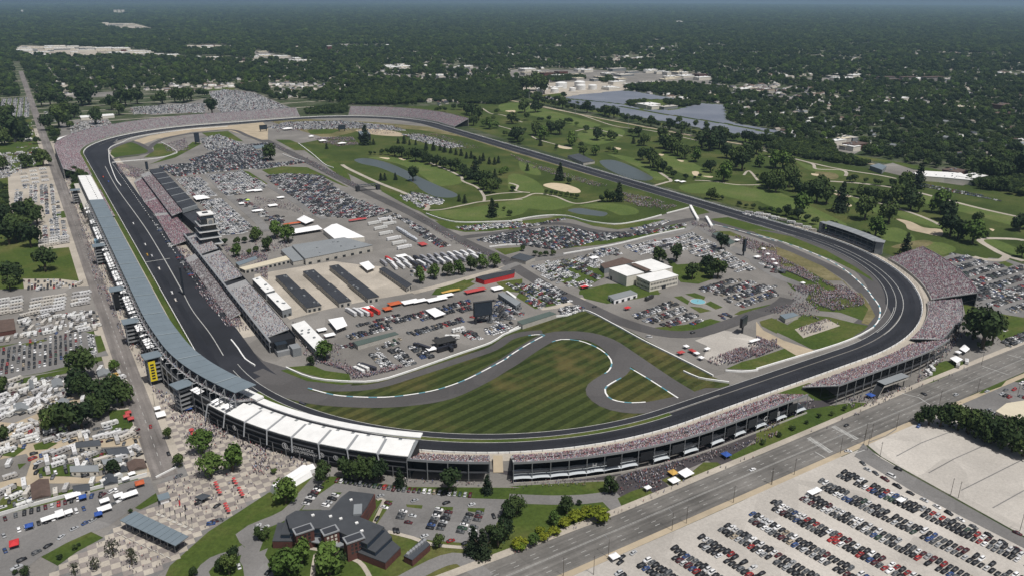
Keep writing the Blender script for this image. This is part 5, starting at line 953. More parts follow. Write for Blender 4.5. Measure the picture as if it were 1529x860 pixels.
F = [(-319, -222, 1.5), (-319, -425, 1.5)]; R = [(-308.5, -222, 5), (-308.5, -425, 5)]; PL = empty('lower_pit_grandstand', (0, 0, 0), 'low bank of seats at the foot of the pit-side stand facing pit lane', 'grandstand'); deck_mesh(F, R, 8).build('seating_deck', PL); crowd('spectators', strip_pts(F, R, .8), SHIRT_DARK, 'spectators on the low bank of seats facing pit lane')
# back straight roofed stand
BS = empty('suite_grandstand', (0, 0, 0), 'three-storey roofed stand on the outside of the back straight', 'grandstand'); s0, s1 = S_at('B4', 650, 620), S_at('B4', 365, 512)
st = stations(s0, s1, 9)
for k, z in enumerate((4.2, 8.4)):
    mb = MB(); mb.sweep(st, [(8+k*2, z), (19, z), (19, z+.4), (8+k*2, z+.4)], M_steel, close=True); mb.build('floor', BS)
mb = MB(); mb.sweep(st, [(7, 12.6), (20, 13.4), (20, 13.9), (7, 13.1)], M_rgrey, close=True); mb.build('roof', BS); mb = MB(); mb.sweep(st, [(17, .1), (19, .1), (19, 12.6), (17, 12.6)], M_black, close=True); mb.build('rear_wall', BS)
F = [(*oval(t, 6), 1.5) for t in st]; R = [(*oval(t, 14), 4) for t in st]; deck_mesh(F, R, 5).build('seating_deck', BS); crowd('spectators', strip_pts(F, R, .5), SHIRT_MIX, 'spectators in front of the three-storey back straight stand')
for t in st: p, q = oval(t, 8), oval(t, 19); mb = MB(); mb.bar((*p, .1), (*p, 12.8), .25, M_steel, 4); mb.bar((*p, 13.2), (*q, 13.8), .2, M_steel, 4); mb.build('column', BS)
p = oval(s0-5, 12); mb = MB(); mb.box(p[0], p[1], .1, 9, 8, 14, M_rgrey, rot=.5); mb.box(p[0], p[1], 14.1, 11, 10, .6, M_steel, rot=.5); mb.build('end_tower', BS); p = oval(s1+3, 12); mb = MB(); mb.box(p[0], p[1], .1, 7, 4, 13, M_rgrey); mb.build('end_tower', BS)
# retaining wall with catch fence, white inner walls
CW = empty('track_wall', (0, 0, 0), 'continuous white concrete wall with a catch fence round the outside of the oval', 'wall'); mb = MB(); mb.sweep(stations(0, TL, 9), [(.15, .1), (.75, .1), (.75, 1.3), (.15, 1.3)], M_white, close=True, caps=False); mb.build('concrete_wall', CW)
mb = MB()
for t in np.arange(0, TL, 7.0):
    p, q = oval(t, .9), oval(t, -.6); mb.bar((*p, .1), (*p, 5.4), .09, M_dsteel, 3); mb.bar((*p, 5.4), (*q, 6.6), .07, M_dsteel, 3)
for z in (2.6, 4., 5.4): mb.sweep(stations(0, TL, 14), [(.88, z), (.94, z), (.94, z+.05)], M_dsteel, close=True, caps=False)
mb.build('catch_fence_posts', CW, kind='stuff')
WALLS = [('C3', [(0, 252), (160, 178), (330, 160), (430, 130), (600, 212), (760, 300), (900, 370), (1060, 450), (1165, 505)], 'long white wall between the striped lawn and the infield road'), ('C3', [(995, 478), (1080, 515), (1170, 530), (1255, 542)], 'short white wall standing on the striped lawn near the track'), ('C3', [(1235, 475), (1330, 481), (1420, 472)], 'short white wall beside the gravel yard crowd'),
 ('B3', [(900, 400), (960, 385), (1035, 365)], 'white wall ending at the infield gate near the back straight'), ('B3', [(1035, 362), (1055, 400), (1078, 440)], 'thick white wall slanting down at the infield gate'), ('B3', [(1125, 425), (1140, 450), (1157, 480)], 'short thick white wall right of the infield gate'), ('B3', [(0, 447), (110, 425), (220, 412), (330, 415), (450, 445), (600, 462), (720, 448), (870, 410)], 'wavy white wall along the south edge of the infield golf holes'),
 ('B3', [(310, 632), (600, 580), (800, 530), (1000, 487)], 'straight white wall above the museum car parks'), ('C2', [(180, 457), (330, 517), (550, 538), (700, 532), (850, 490), (1150, 385), (1350, 315), (1420, 270), (1529, 226)], 'white wall dividing the infield car rows from the road course'), ('B2', [(980, 402), (1080, 436), (1200, 452), (1529, 442)], 'white wall below the infield pond lawns'), ('B2', [(1340, 592), (1440, 580), (1529, 578)], 'short double white wall beside the dark screen car field'),
 ('C4', [(0, 466), (180, 412), (380, 352), (500, 312), (600, 270), (670, 228)], 'white wall round the inside of turn two'), ('B1', [(622, 40), (625, 100), (640, 150), (665, 210), (690, 242)], 'white wall at the pit entrance of the far turn'), ('A1', [(620, 858), (640, 840), (700, 815), (760, 790), (900, 765), (1100, 740), (1300, 725)], 'white wall inside the far north-west turn'), ('B1', [(640, 110), (740, 100), (900, 85), (990, 62), (1010, 48), (960, 15), (920, -5)], 'white wall looping round the far road course lawn'), ('B2', [(160, 62), (220, 85), (285, 105)], 'short white wall beside the upper infield road'), ('B2', [(250, 0), (330, 60), (400, 120), (450, 140)], 'white wall along the upper infield road beside the golf turf'), ('C1', [(1320, 300), (1360, 350), (1400, 410), (1455, 445)], 'curved white wall at the pit lane exit')]
for reg, p, lab in WALLS:
    mb = MB(); thick = 3.2 if 'thick' in lab else 1.0; mb.wall(spline(G(reg, *p), 8), thick, .12, 1.5 if 'thick' not in lab else 3, M_white if 'kerb' not in lab else M_linep); tag(mb.build('concrete_wall'), lab, 'wall', 'white concrete walls inside the speedway')
#==BUILDINGS==
def zpt(x0, y0, s): return lambda *pts, z=0.0: [upx(x0+a/s, y0+b/s, z) for a, b in pts]
def bbox(P): X = [p[0] for p in P]; Y = [p[1] for p in P]; return min(X), max(X), min(Y), max(Y)
def windows_row(parent, x0, x1, y, z, h, n, face='y', m=M_glass, wd=.55, name='window'):
    """n separate panes along a wall face, standing 4 cm proud"""
    me = None
    for i in range(n):
        t = x0+(x1-x0)*(i+.5)/n; w_ = abs(x1-x0)/n*wd
        if me is None:
            mb = MB(); mb.box(0, 0, 0, w_ if face == 'y' else .1, .1 if face == 'y' else w_, h, m, bottom=True); me = mb.mesh('pane')
        meshobj(name, me, parent, (t, y, z) if face == 'y' else (y, t, z))
def flat_building(name, label, cat, roof, h, mw, mr, rim=.5, vents=0, doors=None, group=None, door_h=2.6):
    P = ccw(roof); cx = sum(p[0] for p in P)/len(P); cy = sum(p[1] for p in P)/len(P); o = empty(name, (cx, cy, 0), label, cat, group); Q = [(x-cx, y-cy) for x, y in P]
    MB().prism(Q, .1, h-.3, mw).build('wall', o)
    out = [(x*1.012, y*1.012) for x, y in Q]; MB().prism(out, h-.3, h, mr, bottom=True).build('roof', o)
    r = random.Random(int(abs(cx*7+cy*3)))
    for k in range(vents):
        a, b = r.random(), r.random(); x = Q[0][0]*(1-a)*(1-b)+Q[1][0]*a*(1-b)+Q[2][0]*a*b+Q[3][0]*(1-a)*b; y = Q[0][1]*(1-a)*(1-b)+Q[1][1]*a*(1-b)+Q[2][1]*a*b+Q[3][1]*(1-a)*b
        MB().box(x*.85, y*.85, h, r.uniform(1.2, 2.4), r.uniform(1.2, 2), r.uniform(.6, 1.3), M_rgrey, rot=r.random()).build('roof_vent', o)
    for i in range(len(Q)):                       # doors on the long walls that face south or west
        a, b = Vector(Q[i]), Vector(Q[(i+1) % len(Q)]); d = b-a; nrm = Vector((d.y, -d.x)).normalized()
        if doors and nrm.y < .2 and d.length > 6:
            n = max(1, int(d.length/doors))
            for k in range(min(n, 60)):
                p = a+d*(k+.5)/n+nrm*.06; MB().box(p.x, p.y, .12, min(doors*.55, 3.6), .14, door_h, M_glass, rot=math.atan2(d.y, d.x)).build('door', o)
    return o
def gable(name, label, roof, h, mr, mw=M_cream, cat='house', group=None, ridge=1.8, over=.4, parts=True):
    """four roof corners (eaves) -> walls and a two-sided roof along the long side"""
    P = ccw(roof); cx = sum(p[0] for p in P)/4; cy = sum(p[1] for p in P)/4; Q = [Vector((x-cx, y-cy)) for x, y in P]
    if (Q[1]-Q[0]).length < (Q[2]-Q[1]).length: Q = Q[1:]+Q[:1]
    o = empty(name, (cx, cy, 0), label, cat, group); MB().prism([tuple(q*.93) for q in Q], .1, h, mw).build('wall', o)
    a, b = (Q[0]+Q[3])/2, (Q[1]+Q[2])/2; mb = MB(); vs = [(*q, h) for q in Q]+[(*a, h+ridge), (*b, h+ridge)]
    mb.add(vs, [(0, 1, 5, 4), (2, 3, 4, 5), (1, 2, 5), (3, 0, 4), (3, 2, 1, 0)], mr); mb.build('roof', o)
    d = Q[1]-Q[0]; n_ = Vector((d.y, -d.x)).normalized(); k = max(1, int(d.length/4))
    for i in range(k): p = Q[0]*.93+d*.93*(i+.5)/k+n_*.05; MB().box(p.x, p.y, .9, 1.3, .12, 1.2, M_glass, rot=math.atan2(d.y, d.x)).build('window', o)
    return o
# --- museum
Zm = zpt(890, 370, 9.557); o = empty('museum_building', (*Zm((600, 480))[0], 0), 'big white flat-roofed museum building with two rows of windows on its south block', 'building'); ox, oy = o.location.x, o.location.y
a = bbox(Zm((120, 305), (430, 440), z=11.5)); b = Zm((430, 560))[0]; x0, y0 = b[0], b[1]; yN = Zm((115, 435))[0][1]
def mbx(nm, xa, xb, ya, yb, h, mw, mr, par=o):
    MB().box((xa+xb)/2-ox, (ya+yb)/2-oy, .1, xb-xa, yb-ya, h-.4, mw).build('wall' if nm == 'wall' else nm, par); MB().box((xa+xb)/2-ox, (ya+yb)/2-oy, h-.3, xb-xa+.5, yb-ya+.5, .35, mr, bottom=True).build('roof', par)
q = Zm((450, 237), (585, 405), (680, 350), (770, 345), (510, 220), (790, 160), (1115, 290), (790, 470), (1180, 385), (600, 385), (960, 305), z=11.5)
mbx('wall', x0, q[2][0], y0, q[0][1], 11.5, M_cream, M_rwhite); mbx('wall', q[4][0], q[6][0], q[3][1]-1, q[5][1], 11.5, M_cream, M_rwhite)
MB().box((q[0][0]+q[4][0])/2-ox+2, (q[0][1]+q[2][1])/2-oy, 11.3, 7, abs(q[0][1]-q[2][1])-2, .5, M_brown).build('skylight_strip', o)
fb = (q[9][0]-2, q[8][0], q[7][1], q[10][1]); MB().box((fb[0]+fb[1])/2-ox, (fb[2]+fb[3])/2-oy, .1, fb[1]-fb[0], fb[3]-fb[2], 10.2, M_cream).build('front_block', o); MB().box((fb[0]+fb[1])/2-ox, (fb[2]+fb[3])/2-oy, 10.3, fb[1]-fb[0]+.6, fb[3]-fb[2]+.6, .4, M_rwhite, bottom=True).build('roof', o)
for z in (2, 6.4): windows_row(o, fb[0]-ox+1, fb[1]-ox-1, fb[2]-oy-.02, z, 2.0, 18); windows_row(o, fb[2]-oy+1, fb[3]-oy-1, fb[0]-ox-.02, z, 2.0, 9, face='x')
MB().box((fb[0]+fb[1])/2-ox, fb[2]-oy-.1, .1, 5, .5, 3.4, M_glass).build('entrance', o); MB().box(x0-ox-.05, yN-oy-8, .1, .2, 3, 4, M_glass).build('door', o)
flat_building('brown_roofed_annex', 'low building with a brown flat roof joined behind the big white museum', 'building', Zm((60, 235), (375, 140), (560, 200), (120, 295), z=6), 6, M_rgrey, M_brown)
o = flat_building('pavilion_building', 'small white pavilion with a grey flat roof in front of the museum', 'building', Zm((170, 680), (490, 600), (590, 650), (260, 740), z=4.5), 4.5, M_tentw, M_rgrey, doors=6)
# fountain
fx, fy = G1('C3', 1078, 80); o = empty('fountain', (fx, fy, 0), 'round pale blue fountain basin among the museum lawns', 'fountain'); mb = MB(); n = 20
ring = lambda r, z: [(r*math.cos(k*2*math.pi/n), r*math.sin(k*2*math.pi/n), z) for k in range(n)]
mb.add(ring(7.5, .15)+ring(7.5, .8)+ring(6.9, .8)+ring(6.9, .5), [(j*n+k, j*n+(k+1) % n, (j+1)*n+(k+1) % n, (j+1)*n+k) for j in range(3) for k in range(n)], M_wallc); mb.build('basin', o)
mb = MB(); mb.add(ring(6.9, .6), [tuple(range(n))], mat('fountain_water', (.18, .40, .46), rough=.2)); mb.build('water', o); mb = MB(); mb.bar((0, 0, .6), (0, 0, 3), .4, M_wallc, 8, .2); mb.build('centre_jet', o)
# --- brick office building by the car park
Za = zpt(400, 720, 5.88); Mbt = mat('slate_roof', (.052, .056, .062), var=.15, scale=.15, rough=.6); Mgl = mat('blue_glass_wall', (.022, .035, .055), rough=.15, spec=.6)
o = empty('office_building', (0, 0, 0), 'dark slate-roofed brick office building with stepped wings beside the parking lot', 'building')
main = Za((190, 400), (160, 295), (245, 245), (460, 240), (545, 240), (640, 130), (715, 72), (930, 98), (870, 205), (805, 300), (1022, 388), (870, 540), (780, 500), (590, 415), (480, 400), (360, 400), z=10)
MB().prism(main, .1, 9.4, Mgl).build('glass_wall', o); MB().prism(main, 9.4, 10, Mbt, bottom=True).build('roof', o)
mid = Za((1020, 395), (1090, 475), (942, 612), (780, 540), (790, 480), (870, 520), z=7); MB().prism(mid, .1, 6.5, Mgl).build('glass_wall', o); MB().prism(mid, 6.5, 7, Mbt, bottom=True).build('roof', o)
low = Za((1085, 500), (1165, 568), (1030, 703), (790, 610), (800, 570), (940, 620), z=4.6); MB().prism(low, .1, 4.1, M_brick).build('brick_wall', o); MB().prism(low, 4.1, 4.6, Mbt, bottom=True).build('roof', o)
wl = Za((85, 350), (165, 350), (200, 455), (240, 455), (240, 512), (38, 512), z=4.8); MB().prism(wl, .1, 4.3, M_brick).build('brick_wall', o); MB().prism(wl, 4.3, 4.8, Mbt, bottom=True).build('roof', o)
w2 = Za((160, 295), (235, 295), (190, 455), (112, 455), z=7.2); MB().prism(w2, .1, 6.7, Mgl).build('glass_wall', o); MB().prism(w2, 6.7, 7.2, Mbt, bottom=True).build('roof', o)
nb = Za((930, 98), (942, 104), (822, 300), (806, 300), z=9); MB().prism(nb, .1, 9, M_brick).build('brick_wall', o)
ent = Za((280, 500), (460, 470), (600, 500), (770, 590), z=4.2); MB().prism(ent, 3.6, 4.2, M_rgrey, bottom=True).build('entrance_canopy', o)
for (u, v), wd in (((300, 392), 9.5), ((532, 402), 8), ((742, 468), 9.5)):
    p = Za((u, v), z=11.2)[0]; tw = MB().box(p[0], p[1]-2, .1, wd, 5.5, 10.8, M_brick).build('brick_tower', o); MB().box(p[0], p[1]-2, 10.9, wd+.7, 6.2, .7, M_steel).box(p[0], p[1]-2, 11.62, wd-1, 4.6, .05, M_rblack).build('parapet', tw)
    for i in (-1, 0, 1):
        for z in (4, 6.2, 8.4): MB().box(p[0]+i*2.1, p[1]-4.78, z, 1.2, .12, 1.3, M_cream if u == 532 else M_glass).build('window', tw)
for u, v in ((395, 290), (550, 300), (640, 320), (780, 358), (825, 428), (730, 155)): p = Za((u, v), z=10)[0]; MB().box(p[0], p[1], 10, 1.6, 1.3, .7, M_rwhite).build('roof_hatch', o)
p = Za((790, 245), z=10)[0]; MB().box(p[0], p[1], 10, 4.5, 9, 1.1, M_rgrey, rot=-.4).build('roof_plant', o)
for zz, P_ in ((3.3, main), (6.4, main)):
    L_ = ccw(P_)
    for i in range(len(L_)):
        a, b = L_[i], L_[(i+1) % len(L_)]; d = Vector((b[0]-a[0], b[1]-a[1])); nr = Vector((d.y, -d.x)).normalized()
        if nr.y < .1 and d.length > 3: m_ = (Vector(a)+Vector(b))/2+nr*.05; MB().box(m_.x, m_.y, zz, d.length-.3, .15, .5, M_rblack, rot=math.atan2(d.y, d.x)).build('spandrel', o)
o = flat_building('brick_plant_building', 'narrow brick plant building with white roof machinery beside the office lawn', 'building', Za((1192, 640), (1360, 488), (1425, 540), (1268, 678), z=4.2), 4.2, M_brick, M_rdark)
for k in range(7): p = Za((1232+k*24, 630-k*19), z=4.4)[0]; MB().box(p[0]-o.location.x, p[1]-o.location.y, 4.2, 2.2, 1.5, 1.2, M_steel, rot=.7).build('roof_unit', o)
# --- tiered tower
px, py = -288, -198; o = empty('tiered_tower', (px, py, 0), 'tall tower of stacked white-edged glazed floors overlooking the front straight', 'tower')
MB().box(0, 0, .1, 11, 15, 38, M_rgrey).build('core', o); levels = [(9, 18.5, 22.5), (16.4, 17.2, 21.2), (23.8, 16, 20), (31.2, 14.8, 18.8)]
for k, (z, lx, ly) in enumerate(levels):
    f = MB().box(0, 0, z, lx*1.38, ly*1.32, .9, M_rwhite, bottom=True).build('floor_slab', o); MB().box(0, 0, z+.9, lx*1.34, ly*1.28, .12, M_rgrey).build('terrace', f)
    MB().box(0, 0, z+.95, lx*1.02, ly*1.02, 5.9, M_glass).build('glazing', o)
MB().box(0, 0, .1, 15, 18, 8.8, M_dsteel).build('base', o)
for z in (3.6,): MB().box(0, 0, z, 16, 19.6, .5, M_steel, bottom=True).build('floor_edge', o)
MB().box(0, 0, 37.4, 14, 17, 4.4, Mgl).build('top_cabin', o); tp_ = MB(); tp_.box(0, 0, 42, 15.5, 18.5, .9, M_rwhite, bottom=True); tp_.box(0, 1, 42.95, 6, 6, .5, M_rblack); tp_.build('roof', o)
MB().box(2.5, -10.6, 30.5, 7, .8, 8, M_wallc).build('sign_panel', o); MB().bar((2.5, -11.1, 34.5), (2.5, -11.2, 34.5), 2.4, M_rgrey, 16).build('round_emblem', o)
# --- garages
G_ = 'garage blocks with flat black roofs'
for k, (nm, P) in enumerate((('northern half of the right-hand pair', [(491, 398), (508, 394.5), (535, 416), (517, 420.5)]), ('southern half of the right-hand pair', [(520, 422), (538, 417.5), (567, 440), (546, 446)]), ('northern half of the middle pair', [(450, 406), (470, 402), (493, 420), (474, 426)]), ('southern half of the middle pair', [(479, 428), (497, 422), (524, 447), (503, 452.5)]),
      ('northern half of the left-hand pair', [(410, 413), (430, 409), (451, 429), (430, 434.5)]), ('southern half of the left-hand pair', [(432, 437), (452, 431), (481, 452.5), (458, 459.5)]))):
    b = bbox(G('', *P, z=5)); R4 = [(b[0]+2, b[2]), (b[1]-2, b[2]), (b[1]-2, b[3]), (b[0]+2, b[3])]
    flat_building('garage_block', f'long black-roofed garage block, {nm}', 'garage', R4, 5, M_wallc, M_rblack, vents=3, doors=4.2, group=G_, door_h=2.8)
def fb_(name, label, cat, reg, pts, h, mw, mr, **k): return flat_building(name, label, cat, G(reg, *pts, z=h), h, mw, mr, **k)
fb_('storage_building', 'thin black-roofed shed between the haulers and the garages', 'building', 'B2', [(712, 712), (742, 702), (897, 800), (868, 822)], 4.5, M_wallc, M_rblack, doors=5)
fb_('long_office', 'long building with a bright white flat roof beside the round green tree', 'building', 'C2', [(210, 208), (285, 184), (405, 305), (348, 352)], 7, M_rgrey, M_rwhite, vents=5, doors=4)
Zc = zpt(320, 380, 5.057)
flat_building('office_block', 'white-roofed block of the pit-side pair, the northern one', 'building', Zc((287, 186), (345, 166), (456, 266), (388, 288), z=7.5), 7.5, M_rgrey, M_rwhite, vents=3, doors=4); flat_building('office_block', 'white-roofed block of the pit-side pair, the southern one with an outside stair', 'building', Zc((396, 300), (466, 284), (582, 400), (512, 420), z=7.5), 7.5, M_rgrey, M_rwhite, vents=3, doors=4)
flat_building('canopy_shed', 'long cream-roofed shed north of the garage blocks', 'building', Zc((190, 100), (545, 10), (572, 38), (232, 118), z=4), 4, M_wallc, mat('cream_roof', (.52, .47, .36), var=.06, scale=.1), doors=5); flat_building('canopy_shed', 'short blue-grey roofed shed touching the long cream-roofed shed', 'building', Zc((160, 62), (312, 14), (324, 34), (186, 84), z=4.5), 4.5, M_wallc, M_rblue)
o = fb_('exhibition_hall', 'large grey metal-roofed hall west of the peaked white tent', 'building', 'B2', [(215, 578), (510, 534), (672, 578), (290, 655)], 7.5, M_wallc, M_rgrey, vents=6, doors=9); fb_('hall_wing', 'low grey wing on the west end of the metal-roofed hall', 'building', 'B2', [(150, 605), (215, 585), (285, 660), (220, 672)], 5, M_wallc, M_rgrey)
def tent(name, label, P, h, peak, m=M_tentw, cat='tent', group=None, legs=True, ridge=False):
    P = ccw(P); cx = sum(p[0] for p in P)/4; cy = sum(p[1] for p in P)/4; Q = [Vector((x-cx, y-cy)) for x, y in P]
    if (Q[1]-Q[0]).length < (Q[2]-Q[1]).length: Q = Q[1:]+Q[:1]
    o = empty(name, (cx, cy, 0), label or 'tent', cat, group); mb = MB()
    if ridge: a, b = (Q[0]+Q[3])/2*.8, (Q[1]+Q[2])/2*.8; mb.add([(*q, h) for q in Q]+[(*a, h+peak), (*b, h+peak)], [(0, 1, 5, 4), (2, 3, 4, 5), (1, 2, 5), (3, 0, 4)], m)
    else: mb.add([(*q, h) for q in Q]+[(0, 0, h+peak)], [(0, 1, 4), (1, 2, 4), (2, 3, 4), (3, 0, 4)], m)
    n = 4; mb.add([(*q, h-.35) for q in Q]+[(*q, h) for q in Q], [(i, (i+1) % 4, 4+(i+1) % 4, 4+i) for i in range(4)], m); mb.build('canopy', o)
    if legs:
        for q in Q: MB().bar((q.x*.96, q.y*.96, .1), (q.x*.96, q.y*.96, h), .1, M_steel, 4).build('leg', o)
    return o
t_ = tent('marquee', 'large white peaked marquee east of the long white tent', G('B2', (392, 490), (470, 456), (628, 532), (460, 545), z=6), 6, 4, ridge=True); MB().prism([(Vector(p)-Vector(t_.location[:2])) for p in G('B2', (392, 490), (470, 456), (628, 532), (460, 545), z=6)], .1, 5.6, M_cream).build('side_wall', t_)
tent('marquee', 'long low white tent left of the large peaked marquee', G('B2', (190, 492), (360, 464), (388, 486), (215, 514), z=4), 4, 1.6, ridge=True); tent('marquee', 'small white peaked tent beyond the long low white tent', G('B2', (240, 432), (282, 408), (342, 436), (292, 456), z=4), 4, 3)
tent('marquee', 'square white tent roof standing on the gravel by the black-roofed shed', G('B2', (598, 682), (650, 668), (688, 705), (645, 722), z=4), 4, .8); tent('marquee', 'white rectangular tent with dark marks right of the long white-roofed office', G('C2', (420, 178), (505, 163), (530, 212), (468, 236), z=4.5), 4.5, 1, ridge=True); tent('marquee', 'pale grey peaked tent among the parked cars near the big infield screen', G('C2', (975, 125), (1030, 110), (1092, 145), (1030, 165), z=3.5), 3.5, 2)
tent('marquee', 'white tent roof beyond the terrace in the infield car rows', G('B1', (1100, 300), (1160, 292), (1200, 308), (1120, 320), z=4), 4, 1.2, ridge=True); tent('marquee', 'white tent on the grass strip beside the round junction', G('C4', (1105, 398), (1140, 385), (1180, 405), (1145, 425), z=3.5), 3.5, 1); tent('marquee', 'white tent at the foot of the huge dark green tree', G('C4', (1160, 345), (1190, 318), (1220, 345), (1195, 365), z=3.5), 3.5, 1.2); tent('marquee', 'square white tent beside the dark concourse south of the track', G('D3', (962, 265), (1015, 238), (1058, 270), (1005, 295), z=3.2), 3.2, .8)
fb_('green_shed', 'long grey-green roofed shed in the middle of the infield parking', 'building', 'C2', [(565, 305), (800, 248), (822, 262), (590, 328)], 4, M_wallc, M_green); fb_('green_shed', 'long grey-green roofed shed behind the white road course wall', 'building', 'C3', [(48, 188), (232, 132), (270, 146), (78, 208)], 4.5, M_wallc, M_green); Zs = zpt(700, 430, 14.33)
flat_building('ribbed_shed', 'long grey ribbed-roof shed right of the big infield screen', 'building', Zs((625, 120), (735, 88), (1112, 295), (1010, 380), z=5), 5, M_rgrey, M_rgrey, doors=4); flat_building('narrow_shed', 'narrow white-roofed shed alongside the grey ribbed shed', 'building', Zs((790, 62), (830, 55), (1020, 185), (990, 218), z=3.5), 3.5, M_cream, M_rwhite)
o = fb_('concession_building', 'black-roofed concession building with a bright red front', 'building', 'B2', [(1262, 762), (1300, 750), (1486, 716), (1482, 738), (1312, 778)], 5, M_red, M_rblack)
fb_('low_building', 'small dark-roofed building at the infield crossroads', 'building', 'B3', [(10, 648), (62, 624), (150, 646), (95, 670)], 4, M_wallc, M_rdark); fb_('green_shed', 'small dark green roofed shed beyond the museum trees', 'building', 'B3', [(1160, 512), (1200, 502), (1292, 560), (1262, 574)], 4, M_wallc, M_green); fb_('low_building', 'small blue-grey roofed building above the turn two lawn', 'building', 'C4', [(135, 152), (212, 138), (242, 154), (168, 176)], 4, M_wallc, M_rblue); fb_('low_building', 'cream flat-roofed building at the right edge beyond the corner hedge', 'building', 'C4', [(1370, 700), (1430, 655), (1529, 640), (1600, 660), (1600, 740), (1500, 765)], 5, M_wallc, mat('cream_roof'))
fb_('levee_warehouse', 'white flat-roofed warehouse beyond the levee', 'building', 'B4', [(885, 168), (950, 155), (1168, 166), (1238, 208), (1075, 193), (960, 185)], 8, M_cream, M_rwhite, vents=7); fb_('levee_warehouse', 'small pale blue warehouse beyond the levee', 'building', 'B4', [(650, 125), (700, 112), (745, 128), (720, 150)], 7, M_rgrey, M_rblue); fb_('clubhouse', 'long grey-roofed clubhouse between the back straight and the round pond', 'building', 'B3', [(335, 68), (400, 56), (490, 98), (425, 108)], 5, M_wallc, M_rdark)
fb_('stage_roof', 'stage with a pale blue-grey roof in the far infield', 'stage', 'A2', [(592, 752), (640, 745), (662, 765), (610, 775)], 13, M_black, M_rblue); fb_('low_building', 'small blue roofed building in the far infield', 'building', 'A1', [(1440, 835), (1500, 828), (1525, 842), (1460, 852)], 4, M_wallc, M_rblue); fb_('far_shed', 'long white-roofed shed behind the far north-west grandstand', 'building', 'A1', [(455, 662), (645, 650), (652, 660), (462, 674)], 6, M_cream, M_rwhite); fb_('far_shed', 'short white-roofed shed by the street behind the far north-west grandstand', 'building', 'A1', [(318, 792), (405, 768), (412, 776), (325, 802)], 4, M_cream, M_rwhite); fb_('brown_roofed_house', 'wide brown-roofed house at the left edge beside the rows of motorhomes', 'house', 'C1', [(-30, 185), (78, 172), (88, 235), (-30, 255)], 4, M_brick, M_brown)
# --- entrance canopy on the plaza
Zv = zpt(170, 720, 8.6); P = Zv((72, 482), (270, 362), (962, 690), (790, 812), z=6.5); o = empty('entrance_canopy', (0, 0, 0), 'long flat blue-grey entrance canopy on slim posts over the ticket gates', 'canopy'); a, b, c, d = map(Vector, P)
for k in range(10):
    u0, u1 = k/10+.003, (k+1)/10-.003; MB().prism([tuple(a.lerp(d, u0)), tuple(b.lerp(c, u0)), tuple(b.lerp(c, u1)), tuple(a.lerp(d, u1))], 6.1, 6.5, M_rblue, bottom=True).build('roof_panel', o)
for k in range(8):
    for u in (.15, .85): q = a.lerp(d, (k+.5)/8).lerp(b.lerp(c, (k+.5)/8), u); MB().bar((*q, .1), (*q, 6.1), .2, M_steel, 6).build('column', o)
for k in range(7): q = a.lerp(d, (k+1)/8).lerp(b.lerp(c, (k+1)/8), .45); MB().box(q.x, q.y, .1, 3.2, 2.0, 2.8, M_dsteel, rot=-1.1).build('ticket_booth', o)
for k in range(9): q = a.lerp(d, (k+.5)/9)-(b-a)*.35; MB().box(q.x, q.y, .12, 3.4, .5, .6, M_wallc, rot=-1.1).build('bench', o)
# planters + flagpoles
for i, (u, v, top) in enumerate(((595, 415, 310), (655, 435, 320), (735, 480, 345), (800, 510, 350), (872, 540, 400), (938, 570, 450), (1015, 605, 500))):
    x, y = Zv((u, v))[0]; o = empty('flagpole', (x, y, 0), f'grey flagpole with a furled dark flag, {nth(i)} from the left end of the canopy', 'flagpole', 'row of flagpoles behind the entrance canopy'); MB().bar((0, 0, .1), (0, 0, 8.5), .12, M_steel, 6, .06).build('pole', o)
    MB().add([(0, 0, 8.3), (.55, .1, 7.6), (.35, .25, 5.2), (0, 0, 4.8), (.2, -.2, 6.5)], [(0, 1, 4), (1, 2, 4), (2, 3, 4), (3, 0, 4)], M_dsteel).build('flag', o); MB().box(-.9, .1, .12, 2.6, 1.6, .5, M_wallc, rot=-.9).build('planter', o)
for i, (u, v) in enumerate(((843, 320), (915, 380))): x, y = Zv((u, v))[0]; o = empty('flagpole', (x, y, 0), f'{("red", "black")[i]} feather flag on a short pole on the plaza', 'flag'); MB().bar((0, 0, .1), (0, 0, 5), .07, M_steel, 5).build('pole', o); MB().add([(.05, 0, 5), (.9, .1, 4.4), (.8, .1, 1.2), (.05, 0, 1)], [(0, 1, 2, 3), (3, 2, 1, 0)], (M_red, M_black)[i]).build('flag', o)
x, y = Zv((650, 240))[0]; o = empty('ticket_kiosk', (x, y, 0), 'small white kiosk with a blue-grey roof by the plaza gate', 'kiosk'); MB().box(0, 0, .1, 4.5, 5, 3, M_tentw).build('wall', o); MB().box(0, 0, 3.1, 6, 6.5, .3, M_rblue, bottom=True).build('roof', o)
P = G('D1', (1110, 405), (1160, 385), (1205, 398), (1150, 425), z=3); tent('shade_canopy', 'dark solar-striped shade canopy on the plaza', P, 3, .2, m=M_rdark, cat='canopy')
